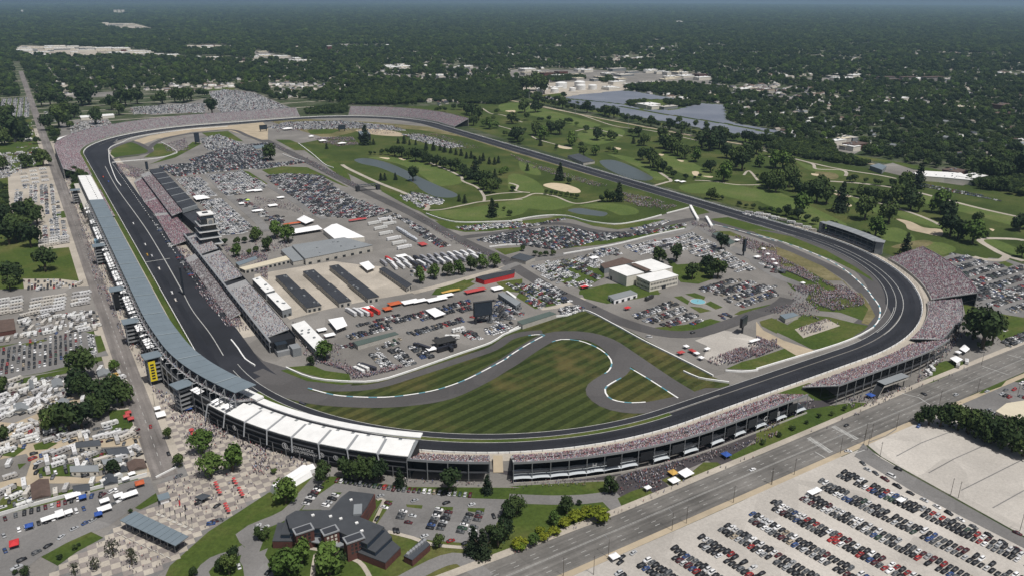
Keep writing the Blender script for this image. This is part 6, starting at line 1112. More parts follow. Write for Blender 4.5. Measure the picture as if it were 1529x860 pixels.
# white arched tent
P = G('D2', (85, 350), (255, 232), (330, 262), (130, 378), z=3.5); P = ccw(P); a, b = None, None; Q = [Vector(p) for p in P]
if (Q[1]-Q[0]).length < (Q[2]-Q[1]).length: Q = Q[1:]+Q[:1]
c = sum(Q, Vector((0, 0)))/4; o = empty('arched_tent', (c.x, c.y, 0), 'long white arched tent beside the bright green tree south of the suites', 'tent'); N_ = 8; vs = []
for A_, B_ in ((Q[0], Q[3]), (Q[1], Q[2])):
    for k in range(N_+1): t = k/N_; p = A_.lerp(B_, t)-c; vs.append((p.x, p.y, .1+3.2*min(1, 5*min(t, 1-t))+3.0*math.sin(math.pi*t)))
MB().add(vs, [(k, k+1, N_+2+k, N_+1+k) for k in range(N_)]+[tuple(range(N_, -1, -1)), tuple(range(N_+1, 2*N_+2))], M_tentw).build('shell', o); q = (Q[1].lerp(Q[2], .5)-c)*1.25
MB().box(q.x, q.y, .1, 6, 6, 2.8, M_tentw).build('porch', o)
# --- screens and towers
def screen(x, y, z0, w_, h, rot, label, legs=2, th=2.2):
    o = empty('video_screen', (x, y, 0), label, 'screen', None, rot); MB().box(0, 0, z0, w_, th, h, M_black, bottom=True).build('cabinet', o); MB().box(0, -th/2-.05, z0+.5, w_-1, .1, h-1, M_scr).build('display', o); MB().box(0, 0, z0+h, w_+.4, th+.4, .4, M_dsteel).build('cap', o)
    for k in range(legs): xx = 0 if legs == 1 else (-.38+.76*k/(legs-1))*w_; MB().box(xx, .3, .1, 1.3, 1.3, z0-.1, M_dsteel).build('leg', o)
x, y = G1('C2', 1310, 205); screen(x, y+2, 7.5, 17, 13, -.2, 'huge dark video screen on legs standing among the infield cars'); x, y = G1('C3', 1332, 258); screen(x, y, 7, 11, 8, .35, 'black video screen on a thick post above the gravel yard', 1); x, y = G1('B3', 1338, 640); screen(x, y, 5, 4, 14, .1, 'tall narrow dark screen beside the spectators inside turn two', 1)
x, y = G1('A1', 1128, 826); screen(x, y, 4, 9, 18, 0, 'black scoring screen in the far north-west infield'); x, y = G1('A2', 500, 752); screen(x, y, 4, 16, 9, 0, 'black screen near the middle of the far infield'); x, y = G1('A2', 52, 752); screen(x, y, 4, 16, 9, 0, 'black screen beside the far tan gravel trap'); x, y = G1('B1', 842, 156); screen(x, y, 3, 4, 12, 0, 'small black screen at the corner of the terrace', 1); 
x, y = G1('B1', 1050, 862); o = empty('scoring_pylon', (x, y, 0), 'tall thin black scoring pylon at the edge of pit lane', 'pylon'); MB().box(0, 0, .1, 1.6, 1.6, 27, M_black).build('shaft', o); MB().box(0, 0, 27.1, 2.4, 2.4, 1.2, M_dsteel).build('cap', o)
for k in range(16): MB().box(0, -.84, 2+k*1.55, 1.3, .06, .9, M_scr).build('display_panel', o)
# --- bridge
a = Vector((*G1('B2', 590, 272), 0)); b = Vector((*G1('B2', 705, 262), 0)); o = empty('footbridge', (0, 0, 0), 'dark covered truss footbridge crossing the straight infield road', 'bridge'); z = 6.5
for k in range(6): p, q = a.lerp(b, k/6), a.lerp(b, (k+1)/6); mb = MB(); mb.bar((p.x, p.y+1.5, z+2.5), (q.x, q.y+1.5, z+.2), .18, M_steel, 4); mb.bar((p.x, p.y-1.5, z+2.5), (q.x, q.y-1.5, z+.2), .18, M_steel, 4); mb.build('truss_bay', o)
mb = MB(); mb.wall([tuple(a.xy), tuple(b.xy)], 3.4, z-.3, z+.2, M_dsteel); mb.build('deck', o); mb = MB(); mb.wall([tuple(a.xy), tuple(b.xy)], 3.6, z+2.6, z+2.9, M_rdark); mb.build('roof', o)
for p in (a, b): MB().box(p.x, p.y, .1, 5, 6, z+1, M_dsteel).build('stair_block', o)
Zt = zpt(1200, 560, 8.6); a = Vector((*Zt((900, 285))[0],)); b = Vector((*Zt((985, 130), z=8)[0],)); c = Vector((*Zt((1300, 20), z=8)[0],)); o = empty('footbridge_stairs', (0, 0, 0), 'glazed stair and walkway leading up behind the turn two grandstand', 'bridge')
mb = MB(); A_ = offset_line([tuple(a), tuple(b), tuple(c)], 3); B_ = offset_line([tuple(a), tuple(b), tuple(c)], -3)
mb.add([(*A_[0], .3), (*A_[1], 7.5), (*A_[2], 7.5), (*B_[0], .3), (*B_[1], 7.5), (*B_[2], 7.5)], [(3, 4, 1, 0), (4, 5, 2, 1)], M_dsteel); mb.add([(*A_[0], 1.6), (*A_[1], 8.8), (*A_[2], 8.8), (*A_[2], 7.5), (*A_[1], 7.5), (*A_[0], .3)], [(0, 1, 4, 5), (1, 2, 3, 4)], M_rgrey); mb.add([(*B_[0], 1.6), (*B_[1], 8.8), (*B_[2], 8.8), (*B_[2], 7.5), (*B_[1], 7.5), (*B_[0], .3)], [(0, 1, 4, 5), (1, 2, 3, 4)], M_wallc); mb.build('walkway', o)
mb = MB(); mb.wall([tuple(b), tuple(c)], 6.6, 9.8, 10.1, M_rgrey); mb.build('roof', o)
for k in range(5): p = b.lerp(c, k/4); MB().bar((p.x, p.y, .1), (p.x, p.y, 7.4), .35, M_dsteel, 6).build('column', o)
# --- storage tanks
for i, (u, v, r, lab) in enumerate(((143, 486, 30, 'tall white storage tank furthest left'), (190, 500, 33, 'domed white storage tank second from the left'), (181, 520, 25, 'low white storage tank in front of the two leftmost'), (298, 494, 32, 'wide domed white storage tank in the middle of the group'), (260, 518, 22, 'short white storage tank in front of the domed middle one'), (362, 510, 18, 'smallest white storage tank'), (403, 486, 30, 'white storage tank behind, right of centre'), (411, 502, 26, 'white storage tank directly in front of another, right of centre'), (477, 500, 24, 'white storage tank furthest right'))):
    x, y = G1('A3', u, v+12); R0 = r/3.8225*cdist(x, y)/FPX; H0 = R0*.95; o = empty('storage_tank', (x, y, 0), lab, 'tank', 'white storage tanks beyond the golf course'); n = 24
    MB().add(ring(1, 0)and[(R0*math.cos(k*2*math.pi/n), R0*math.sin(k*2*math.pi/n), z) for z in (.1, H0) for k in range(n)], [(k, (k+1) % n, n+(k+1) % n, n+k) for k in range(n)], M_rwhite).build('shell', o)
    MB().add([(R0*f*math.cos(k*2*math.pi/n), R0*f*math.sin(k*2*math.pi/n), H0+z) for f, z in ((1.01, 0), (.6, R0*.14)) for k in range(n)]+[(0, 0, H0+R0*.2)], [(k, (k+1) % n, n+(k+1) % n, n+k) for k in range(n)]+[(n+k, n+(k+1) % n, 2*n) for k in range(n)], M_rwhite).build('dome', o)
# --- solar field
Msol = mat('solar_panel', kind='custom', rough=.3, spec=.5, fn=lambda n, L, N, noise, ramp, mix, b, geo: L(ramp(noise(.01, 3, .5), [(.3, (.15, .165, .20)), (.7, (.21, .225, .26))]), b.inputs['Base Color']))
sx0, sx1, sy0, sy1 = bbox(SOLAR); V, F_, k = [], [], 0
hole = G('A3', (660, 600), (790, 572), (900, 572), (1100, 600), (960, 635), (780, 635)); roadA = G('A3', (640, 615), (900, 660), (1250, 715), (1529, 770)); roadB = G('A3', (330, 570), (560, 590), (680, 605))
for x in np.arange(sx0, sx1, 6.0):
    ys = np.arange(sy0, sy1, 14.0); ok = inpoly(np.full(len(ys), x), ys, SOLAR) & inpoly(np.full(len(ys), x), ys+14, SOLAR) & ~inpoly(np.full(len(ys), x), ys, hole)
    for Lr in (roadA, roadB):
        for (ax, ay), (bx, by) in zip(Lr, Lr[1:]): t = np.clip(((x-ax)*(bx-ax)+(ys-ay)*(by-ay))/((bx-ax)**2+(by-ay)**2), 0, 1); ok &= np.hypot(ax+(bx-ax)*t-x, ay+(by-ay)*t-ys) > 9
    for y in ys[ok]: V += [(x-2.2, y, 1.2), (x+2.2, y, 2.2), (x+2.2, y+13.8, 2.2), (x-2.2, y+13.8, 1.2)]; F_.append((k, k+1, k+2, k+3)); k += 4
bigmesh('solar_panels', np.array(V), np.array(F_), Msol, kind='stuff', label='rows of blue-grey solar panels covering the field beyond the levee')
# --- far buildings and houses
def farbox(x, y, lx, ly, h, label, col, roofc, name='warehouse', cat='warehouse', rot=0, group='large pale buildings in the distant districts'):
    o = empty(name, (x, y, 0), label, cat, group, rot); MB().box(0, 0, .1, lx, ly, h-.4, col).build('wall', o); MB().box(0, 0, h-.3, lx+1, ly+1, .6, roofc, bottom=True).build('roof', o)
    for k in range(2): MB().box(lx*(-.25+.4*k), ly*.1, h+.3, 4, 3, 1.6, M_rgrey).build('roof_vent', o)
    return o
rf = random.Random(11); far_list = []
for reg, p in FARP:
    P = G(reg, *p); x0, x1, y0, y1 = bbox(P); n = {('A1', 70): 62, ('A2', 0): 12, ('A3', 0): 46, ('A1', 1090): 8}.get((reg, p[0][0]), 6)
    if (reg, p[0][0]) in (('A3', 60), ('A3', 1280), ('B4', 640), ('A2', 880)): n = 2
    for _ in range(n*3):
        x, y = rf.uniform(x0, x1), rf.uniform(y0, y1)
        if inpoly(x, y, P) and n > 0: far_list.append((x, y)); n -= 1
for reg, u, v in (('A1', 350, 130), ('A1', 400, 130), ('A1', 660, 150), ('A1', 720, 145), ('A1', 840, 178), ('A1', 970, 232), ('A1', 160, 125), ('A1', 230, 135), ('A1', 60, 130), ('A1', 520, 125), ('A1', 590, 125), ('A1', 660, 180), ('A1', 1360, 290), ('A2', 210, 300), ('A2', 430, 285), ('A3', 150, 335), ('A3', 690, 355), ('A3', 780, 345), ('A3', 1070, 288), ('A3', 1335, 305), ('A3', 1100, 182), ('A3', 700, 95), ('A4', 580, 290), ('A4', 600, 135), ('A4', 700, 155), ('A4', 810, 158), ('A4', 960, 160), ('A4', 1350, 130), ('A4', 1340, 175), ('A4', 1200, 240), ('A4', 900, 290), ('A4', 1150, 288), ('A4', 1260, 282), ('A4', 940, 360), ('A4', 1440, 278), ('A4', 460, 435), ('A3', 1240, 50), ('A3', 1370, 85), ('A3', 480, 62), ('A2', 680, 50), ('A2', 820, 50), ('A1', 1470, 75), ('A2', 450, 75), ('A4', 340, 50), ('A4', 560, 45), ('A4', 1400, 620), ('A4', 1180, 630), ('A4', 820, 580), ('A4', 990, 578), ('A2', 570, 440), ('A2', 160, 330), ('A2', 240, 345), ('A1', 140, 330), ('A1', 700, 312)):
    far_list.append(G1(reg, u, v))
for _ in range(34): far_list.append(G1('A1', rf.uniform(-20, 900), rf.uniform(55, 250)))
for i, (x, y) in enumerate(far_list):
    D = cdist(x, y); s_ = min(1, 0.35+D/9000)*1.0; lx, ly = rf.uniform(28, 95)*s_*(1.6 if D > 6000 else 1), rf.uniform(22, 70)*s_; h = rf.uniform(6, 11)*(1.4 if D > 6000 else 1)
    kk = rf.choices(['white', 'pale grey', 'tan', 'brown'], [6, 3, 2, 1])[0]; o = farbox(x, y, lx, ly, h, 'x', {'white': M_cream, 'pale grey': M_rgrey, 'tan': M_wallc, 'brown': M_brick}[kk], {'white': M_rwhite, 'pale grey': M_wallc, 'tan': mat('cream_roof'), 'brown': M_brown}[kk]); later(o, f'{kk} flat-roofed {"long" if lx > 1.6*ly else "square"} warehouse', x, y)
for i, (u, wd) in enumerate(((735, 90), (860, 80), (1000, 110))):
    x, y = G1('A4', u, 470); s_ = wd/3.8225*cdist(x, y)/FPX; o = empty('apartment_block', (x, y, 0), f'grey four-storey apartment block, {ORD[i]} of three from the left', 'building', 'grey apartment blocks beyond the trees', -.3); MB().box(0, 0, .1, s_, 18, 17, mat('apartment_wall', (.30, .28, .27), var=.1, scale=.1)).build('wall', o); MB().box(0, 0, 17.1, s_+2, 20, 1.2, M_brown, bottom=True).build('roof', o)
    for z in (2, 6, 10, 14): windows_row(o, -s_/2+2, s_/2-2, -9.05, z, 1.8, 12)
x, y = G1('A1', 130, 84); o = empty('water_tower', (x, y, 0), 'white water tower on the far left horizon', 'water tower'); MB().bar((0, 0, .1), (0, 0, 45), 5, M_rwhite, 10).build('stem', o); MB().bar((0, 0, 40), (0, 0, 62), 17, M_rwhite, 16).build('tank', o)
for i, u in enumerate((660, 682, 704)): x, y = G1('A1', u, 82); o = empty('tower_block', (x, y, 0), f'pale distant tower block, {ORD[i]} of three on the left horizon', 'building', 'three distant tower blocks'); MB().box(0, 0, .1, 42, 30, 62, M_cream).build('wall', o); MB().box(0, 0, 62.1, 44, 32, 3, M_rgrey).build('roof', o)
x, y = G1('A2', 428, 300); o = empty('tower_block', (x, y, 0), 'solitary dark red and white tower block in the far woods', 'building'); MB().box(0, 0, .1, 22, 18, 30, M_brick).build('wall', o); MB().box(0, 0, 30.1, 23, 19, 2, M_rwhite).build('roof', o)
hxy = np.stack([np.concatenate(hx_), np.concatenate(hy_)], 1); dd = np.hypot(hxy[:, 0]-CAMP[0], hxy[:, 1]-CAMP[1]); hxy = hxy[np.argsort(dd)]; hxy = hxy[:3200]; HR = [M_rgrey, M_brown, M_rdark, mat('tan_roof', (.26, .23, .2)), mat('pale_roof', (.5, .5, .48))]; hm = []
for m_ in HR:
    mb = MB(); mb.add([(-7, -4.6, 3), (7, -4.6, 3), (7, 4.6, 3), (-7, 4.6, 3), (-6.6, 0, 5.6), (6.6, 0, 5.6)], [(0, 1, 5, 4), (2, 3, 4, 5), (1, 2, 5), (3, 0, 4), (3, 2, 1, 0)], m_); hm.append(mb.mesh('roof'))
hw = MB().box(0, 0, .1, 12.6, 8.4, 2.9, M_cream).mesh('wall'); hn = ['grey', 'brown', 'charcoal', 'pale tan', 'white']
for i in range(300):
    x, y = hxy[i]; k = rf.randrange(5); o = empty('suburban_house', (x, y, 0), 'x', 'house', 'small houses among the suburban trees', rf.choice((0, math.pi/2))); sc_ = rf.uniform(.8, 1.25); o.scale = (sc_, sc_, 1.15); meshobj('wall', hw, o); meshobj('roof', hm[k], o); later(o, f'small house with a {hn[k]} gable roof', x, y)
hv = [(-7, -4.6, 3), (7, -4.6, 3), (7, 4.6, 3), (-7, 4.6, 3), (-6.6, 0, 5.6), (6.6, 0, 5.6), (-7, -4.6, .1), (7, -4.6, .1), (7, 4.6, .1), (-7, 4.6, .1)]; hf = [(0, 1, 5, 4), (2, 3, 4, 5), (1, 2, 5, 5), (3, 0, 4, 4), (6, 7, 1, 0), (7, 8, 2, 1), (9, 6, 0, 3)]; hf = [(0, 1, 5), (0, 5, 4), (2, 3, 4), (2, 4, 5), (1, 2, 5), (3, 0, 4), (6, 7, 1), (6, 1, 0), (7, 8, 2), (7, 2, 1), (9, 6, 0), (9, 0, 3)]
r2 = hxy[300:]; n = len(r2); cc = np.array([(.2, .2, .2), (.12, .08, .06), (.07, .07, .08), (.3, .27, .23), (.55, .55, .53), (.16, .15, .15)])[rng.integers(0, 6, n)]
V, F_, C_ = stamp(hv, hf, [None]*6+[(.5, .47, .42)]*6, np.c_[r2, np.zeros(n)], rng.choice([0, math.pi/2], n), rng.uniform(.8, 1.5, n), cc); bigmesh('distant_houses', V, F_, M_stamp, C_, kind='stuff', label='roofs of the more distant suburban houses among the trees')
#==VEHICLES==
M_paint = mat('car_paint', kind='objcol', rough=.35, spec=.5); M_win = mat('car_glass', (.015, .018, .022), rough=.1, spec=.6); M_tyre = mat('tyre_rubber', (.02, .02, .02), rough=.9); M_chr = mat('light_trim', (.5, .5, .5), rough=.4)
def loft(sts, m, mb=None, caps=True):
    """sts: [(x, half width low, half width high, z0, z1)]"""
    mb = mb or MB(); vs = []
    for x, wl, wh, z0, z1 in sts: vs += [(x, -wl, z0), (x, wl, z0), (x, wl*1.0, z0+(z1-z0)*.55), (x, wh, z1), (x, -wh, z1), (x, -wl*1.0, z0+(z1-z0)*.55)]
    n = len(sts); fs = [(i*6+j, i*6+(j+1) % 6, (i+1)*6+(j+1) % 6, (i+1)*6+j)[::-1] for i in range(n-1) for j in range(6)]
    if caps: fs += [(0, 1, 2, 3, 4, 5)[::-1], tuple(range((n-1)*6, n*6))]
    return mb.add(vs, fs, m)
def car_proto(kind):
    if kind == 'sedan': body = [(-2.3, .7, .62, .35, .8), (-2.15, .88, .78, .25, .92), (-.9, .92, .84, .22, .95), (1., .92, .84, .22, .93), (2.1, .88, .74, .25, .78), (2.35, .7, .6, .32, .62)]; cab = (-1.75, -1.05, .35, 1.15, .95, 1.42); wx = 1.42
    elif kind == 'suv': body = [(-2.3, .78, .72, .4, 1.0), (-2.2, .93, .86, .3, 1.12), (-.9, .95, .9, .3, 1.12), (1.1, .95, .9, .3, 1.08), (2.15, .92, .82, .3, .98), (2.4, .75, .65, .38, .8)]; cab = (-2.2, -1.95, .45, 1.15, 1.1, 1.75); wx = 1.45
    elif kind == 'pickup': body = [(-2.9, .9, .9, .45, 1.1), (-.7, .96, .93, .35, 1.15), (1.4, .96, .9, .35, 1.15), (2.5, .93, .85, .38, 1.08), (2.8, .8, .7, .42, .9)]; cab = (-.9, -.75, .75, 1.4, 1.13, 1.8); wx = 1.85
    else: body = [(-2.6, .9, .86, .35, 1.2), (1.2, .97, .92, .3, 1.2), (2.3, .95, .85, .3, 1.05), (2.6, .8, .7, .38, .85)]; cab = (-2.58, -2.5, 1.1, 1.9, 1.18, 2.05); wx = 1.7
    b = loft(body, M_paint); a0, a1, a2, a3, z0, z1 = cab; wl = body[1][2]-.02; wt = wl*.84
    b.add([(a1, -wt, z1), (a2, -wt, z1), (a2, wt, z1), (a1, wt, z1)], [(0, 1, 2, 3)], M_paint)
    for s_ in (-1, 1):
        b.bar((a1, s_*wt, z1-.02), (a0, s_*wl, z0), .045, M_paint, 3); b.bar((a2, s_*wt, z1-.02), (a3, s_*wl, z0), .045, M_paint, 3); m_ = (a1+a2)/2; b.bar((m_, s_*wt, z1-.02), (m_, s_*wl, z0), .05, M_paint, 3)
    if kind == 'pickup': b.add([(-2.75, -.75, 1.16), (-1.0, -.75, 1.16), (-1.0, .75, 1.16), (-2.75, .75, 1.16)], [(0, 1, 2, 3)], M_tyre)
    g = MB(); vs = [(a0, -wl, z0), (a3, -wl, z0), (a3, wl, z0), (a0, wl, z0), (a1, -wt, z1-.01), (a2, -wt, z1-.01), (a2, wt, z1-.01), (a1, wt, z1-.01)]; g.add(vs, [(0, 1, 5, 4), (1, 2, 6, 5), (2, 3, 7, 6), (3, 0, 4, 7)], M_win)
    t = MB(); t.bar((0, -.11, 0), (0, .11, 0), .33, M_tyre, 10); t.bar((0, -.13, 0), (0, .13, 0), .17, M_chr, 8)
    return b.mesh('body'), g.mesh('windows'), t.mesh('wheel'), wx, wl
CARP = {k: car_proto(k) for k in ('sedan', 'suv', 'pickup', 'van')}
# low version for the many cars farther off
def low_car(kind):
    L_, W_, zb, zt, c0, c1, c2, c3 = {'sedan': (2.3, .88, .9, 1.42, -1.75, -1., .4, 1.15), 'suv': (2.35, .93, 1.08, 1.75, -2.2, -1.95, .45, 1.2), 'pickup': (2.8, .95, 1.12, 1.8, -.9, -.7, .75, 1.4), 'van': (2.6, .96, 1.2, 2.05, -2.55, -2.45, 1.1, 1.9)}[kind]
    V = [(-L_, -W_, .3), (L_, -W_, .3), (L_, W_, .3), (-L_, W_, .3), (-L_, -W_*.95, zb), (L_, -W_*.9, zb*.8), (L_, W_*.9, zb*.8), (-L_, W_*.95, zb), (c3, -W_*.93, zb), (c3, W_*.93, zb), (c0, -W_*.92, zb), (c0, W_*.92, zb), (c1, -W_*.78, zt), (c2, -W_*.78, zt), (c2, W_*.78, zt), (c1, W_*.78, zt)]
    F = [(0, 1, 5, 4), (1, 2, 6, 5), (2, 3, 7, 6), (3, 0, 4, 7), (5, 6, 9, 8), (4, 8, 9, 7), (10, 8, 13, 12), (8, 9, 14, 13), (9, 11, 15, 14), (11, 10, 12, 15), (12, 13, 14, 15)]
    gl = (.02, .024, .03); return V, F, [None]*6+[gl]*4+[None]
LOWC = {k: low_car(k) for k in CARP}
CC = {'black': (.012, .012, .014), 'white': (.62, .62, .62), 'silver': (.36, .37, .38), 'grey': (.10, .105, .11), 'red': (.26, .02, .02), 'blue': (.03, .06, .16), 'maroon': (.07, .012, .016), 'tan': (.30, .25, .18), 'green': (.03, .06, .04)}
W1 = [38, 19, 9, 17, 5, 4, 5, 1.5, 1.5]; WW = [14, 52, 16, 8, 3, 3, 1, 2, 1]; WD = [44, 9, 9, 22, 4, 6, 5, 1, 1]
CARS = []   # x, y, heading, kind, colour, lot
rc_ = random.Random(21)
def addcar(x, y, h, lot, wts=W1, kinds=(45, 38, 12, 5), **k): CARS.append([x, y, h+rc_.gauss(0, .03), rc_.choices(list(CARP), kinds)[0], rc_.choices(list(CC), wts)[0], lot, k.get('row'), k.get('idx')])
def lot(name, P, ang, pitch=17., pair=5.4, sp=2.75, fill=.93, wts=W1, origin=None, single=False, swap=0, kinds=(45, 38, 12, 5), jit=.12, ofs=0):
    """rows of cars: ang = direction of the rows in degrees clockwise from north"""
    u = Vector((math.sin(R_(ang)), math.cos(R_(ang)))); v = Vector((u.y, -u.x)); c = Vector(origin) if origin else Vector((sum(p[0] for p in P)/len(P), sum(p[1] for p in P)/len(P)))
    us = [(Vector(p)-c).dot(u) for p in P]; vs = [(Vector(p)-c).dot(v) for p in P]; row = 0
    for k in range(int(min(vs)/pitch)-2, int(max(vs)/pitch)+3):
        for h_ in ((0,) if single else (-.5, .5)):
            o = k*pitch+ofs+h_*pair; line = []
            for i in range(int(min(us)/sp)-1, int(max(us)/sp)+2):
                q = c+u*(i*sp+rc_.gauss(0, jit))+v*(o+rc_.gauss(0, jit*1.6))
                if rc_.random() < fill: line.append(q)
            if line:
                m = inpoly([q.x for q in line], [q.y for q in line], P); line = [q for q, t in zip(line, m) if t]
            if line:
                row += 1; h = math.atan2(v.y, v.x)+(math.pi if h_ > 0 else 0)+(math.pi if rc_.random() < .5 else 0)*0
                for i, q in enumerate(line): addcar(q.x, q.y, h+(math.pi if rc_.random() < .3 else 0), name, wts, kinds, row=row, idx=i)
def lotG(name, reg, pts, ang, **k): lot(name, G(reg, *pts), ang, **k)
def linecars(name, reg, pts, sp, n_, head=None, wts=W1, along=True, fill=.95, kinds=(45, 38, 12, 5)):
    P = [Vector(p) for p in G(reg, *pts)]; i = 0
    for a, b in zip(P, P[1:]):
        d = b-a; k = max(1, int(d.length/sp))
        for j in range(k):
            if rc_.random() < fill: q = a+d*(j+.5)/k; i += 1; addcar(q.x, q.y, math.atan2(d.y, d.x)+(0 if along else math.pi/2), name, wts, kinds, row=1, idx=i)
# south gravel lot: double rows running away from the street
rows_x = [-60, -79.5, -99, -120, -139.5, -159, -178, -197, -215, -234]; GL = 'the south gravel lot'
for k, x in enumerate(rows_x):
    for h_ in (-1, 1):
        i = 0; y = -863-(3 if h_ < 0 else 0)-rc_.uniform(0, 5)
        while y > -1005:
            i += 1; xx = x+(-863-y)*.135+h_*2.7; px_ = xx+rc_.gauss(0, .15)
            if rc_.random() < .95 and px_ < -33: addcar(px_, y, 0 if h_ < 0 else math.pi, GL, [50, 15, 7, 16, 6, 5, 6, 1.5, 1.5], row=k*2+(h_ > 0)+1, idx=i)
            y -= 2.62
linecars('the kerb line of the south gravel lot', 'D4', [(590, 205), (700, 290), (840, 370), (1000, 450), (1200, 560), (1370, 650), (1529, 730), (1640, 790)], 5.6, 0, along=True, wts=WD); linecars('the inner kerb line of the south gravel lot', 'D4', [(590, 235), (680, 275)], 5, 0)
# south office lot
OL = 'the office parking lot'
for nm, a_, b_, w_ in (('left column of the first block', (603.5, 761.6), (596.3, 776.2), WW), ('right column of the first block', (623.3, 758.7), (608.3, 783.3), WW), ('left column of the middle block', (656.7, 759.5), (640.8, 791.3), WD), ('right column of the middle block', (671.0, 762.7), (655.9, 792.9), WD), ('left column of the last block', (702.7, 766.3), (686.0, 797.6), W1), ('right column of the last block', (717.5, 764.3), (704.3, 796.0), W1), ('column beside the office wing', (582.1, 748.9), (571.7, 761.1), WW), ('far left column', (478, 726), (455, 755), W1), ('second left column', (503, 738), (484, 758), WW)): linecars(f'the {nm} in the office lot', '', [a_, b_], 2.75, 0, along=False, wts=w_)
linecars('the top row of the office lot', '', [(500, 717), (592.4, 730.5), (705.9, 740.0)], 2.95, 0, along=False, wts=W1)
for u, v, c, a in ((1240, 455, 'silver', 0), (915, 432, 'silver', 0), (1095, 445, 'black', 0), (720, 405, 'silver', 0), (1330, 600, 'maroon', 1.4), (1315, 640, 'white', 1.2), (1365, 520, 'black', 1.3), (1120, 662, 'red', -.1), (1205, 675, 'black', -.1), (700, 535, 'black', .8), (800, 602, 'black', 1.3), (818, 605, 'black', 1.3), (970, 635, 'silver', 0), (20, 575, 'white', .5), (65, 585, 'white', .5), (80, 840, 'black', .6)):
    x, y = G1('D2', u, v); CARS.append([x, y, a, 'sedan', c, 'the office lot edge', 1, u])
for u, v, c, a, kd in ((1022, 290, 'grey', .5, 'sedan'), (1140, 445, 'black', .1, 'pickup'), (1240, 462, 'black', .5, 'sedan'), (1205, 565, 'blue', -.3, 'suv'), (1225, 550, 'maroon', -.3, 'sedan'), (1255, 543, 'grey', -.3, 'sedan'), (962, 165, 'black', 1.6, 'suv'), (860, 10, 'red', 1.5, 'suv'), (1470, 582, 'white', .5, 'sedan'), (1510, 590, 'white', .5, 'sedan'), (1365, 808, 'white', 1.5, 'sedan')):
    x, y = G1('D1', u, v); CARS.append([x, y, a, kd, c, 'the plaza', 1, u])
for reg, u, v, c, a, kd, w_ in (('D3', 1390, 255, 'white', 0, 'sedan', 'the four-lane street'), ('C4', 957, 607, 'black', 1.45, 'sedan', 'the round junction'), ('C4', 1140, 612, 'silver', .05, 'suv', 'the four-lane street'), ('C4', 515, 786, 'black', .1, 'sedan', 'the four-lane street'), ('D4', 525, 150, 'white', -.6, 'sedan', 'the side road'), ('D4', 810, 252, 'black', -1.3, 'suv', 'the side road'), ('D4', 1490, 618, 'maroon', -1.4, 'sedan', 'the side road'), ('D4', 770, 292, 'white', -1.4, 'van', 'the side road'), ('D3', 710, 730, 'silver', .2, 'sedan', 'the sandy verge'), ('D3', 645, 755, 'black', .2, 'sedan', 'the sandy verge'), ('D3', 635, 785, 'black', .2, 'sedan', 'the sandy verge'), ('C4', 928, 790, 'blue', .2, 'pickup', 'the gravel corner'), ('C3', 800, 282, 'white', -.8, 'van', 'the infield road'), ('C3', 488, 110, 'black', 0, 'sedan', 'the infield road'), ('C3', 1048, 258, 'black', 0, 'suv', 'the infield road')):
    x, y = G1(reg, u, v); CARS.append([x, y, a, kd, c, w_, 1, u])
# west lots
def wl(nm, y0, y1, u): linecars(nm, 'D1', u, 2.9, 0, along=False, wts=WD, kinds=(30, 45, 22, 3))
linecars('the first row of the west asphalt lot', 'D1', [(0, 545), (60, 525), (120, 508), (280, 465), (500, 410), (600, 395), (680, 365)], 3.1, 0, along=False, wts=WD, fill=.88, kinds=(25, 40, 30, 5)); linecars('the second row of the west asphalt lot', 'D1', [(0, 640), (90, 605), (240, 555), (370, 515), (500, 470)], 3.1, 0, along=False, wts=W1, fill=.9, kinds=(25, 40, 25, 10)); linecars('the third row of the west asphalt lot', 'D1', [(0, 730), (60, 705)], 3.1, 0, along=False, wts=WD)
linecars('the lower row beside the planted island', 'D1', [(70, 800), (180, 745), (240, 712), (310, 670), (390, 610), (460, 575), (520, 545)], 5.2, 0, along=True, wts=WD); linecars('the far lower row of the west asphalt lot', 'D1', [(40, 840), (150, 790)], 4.8, 0, along=True)
for u, v in ((530, 545), (560, 525), (640, 455), (690, 430), (610, 470), (750, 375), (640, 380), (585, 400)): x, y = G1('D1', u, v); addcar(x, y, .5, 'the tailgate party end of the west asphalt lot', W1, row=1, idx=u)
lotG('the west grey lot', 'C1', [(-30, 350), (200, 295), (460, 258), (480, 330), (460, 370), (300, 440), (200, 470), (-30, 515)], 93, pitch=8.1, sp=3.7, single=True, fill=.9, wts=W1); lotG('the small lot beside the grass square', 'C1', [(490, 275), (540, 270), (560, 380), (510, 380)], 2, pitch=20, single=True, sp=3, fill=.95, wts=WW)
lotG('the upper gravel lot by the street', 'B1', [(80, 270), (120, 260), (130, 400), (90, 420)], 2, pitch=12, pair=5.2, fill=.6, wts=WW); lotG('the gravel lot rows by the street', 'B1', [(140, 240), (300, 235), (330, 330), (340, 430), (290, 440), (240, 340), (150, 330)], 2, pitch=13.5, fill=.85, wts=WW); lotG('the gravel lot rows by the street', 'B1', [(290, 420), (375, 440), (395, 520), (320, 560), (240, 540), (250, 480)], 2, pitch=13, fill=.8, wts=WW)
lotG('the small gravel lot by the lawn', 'B1', [(160, 775), (330, 780), (460, 795), (450, 815), (300, 830), (150, 840)], 93, pitch=13, fill=.75, wts=W1)
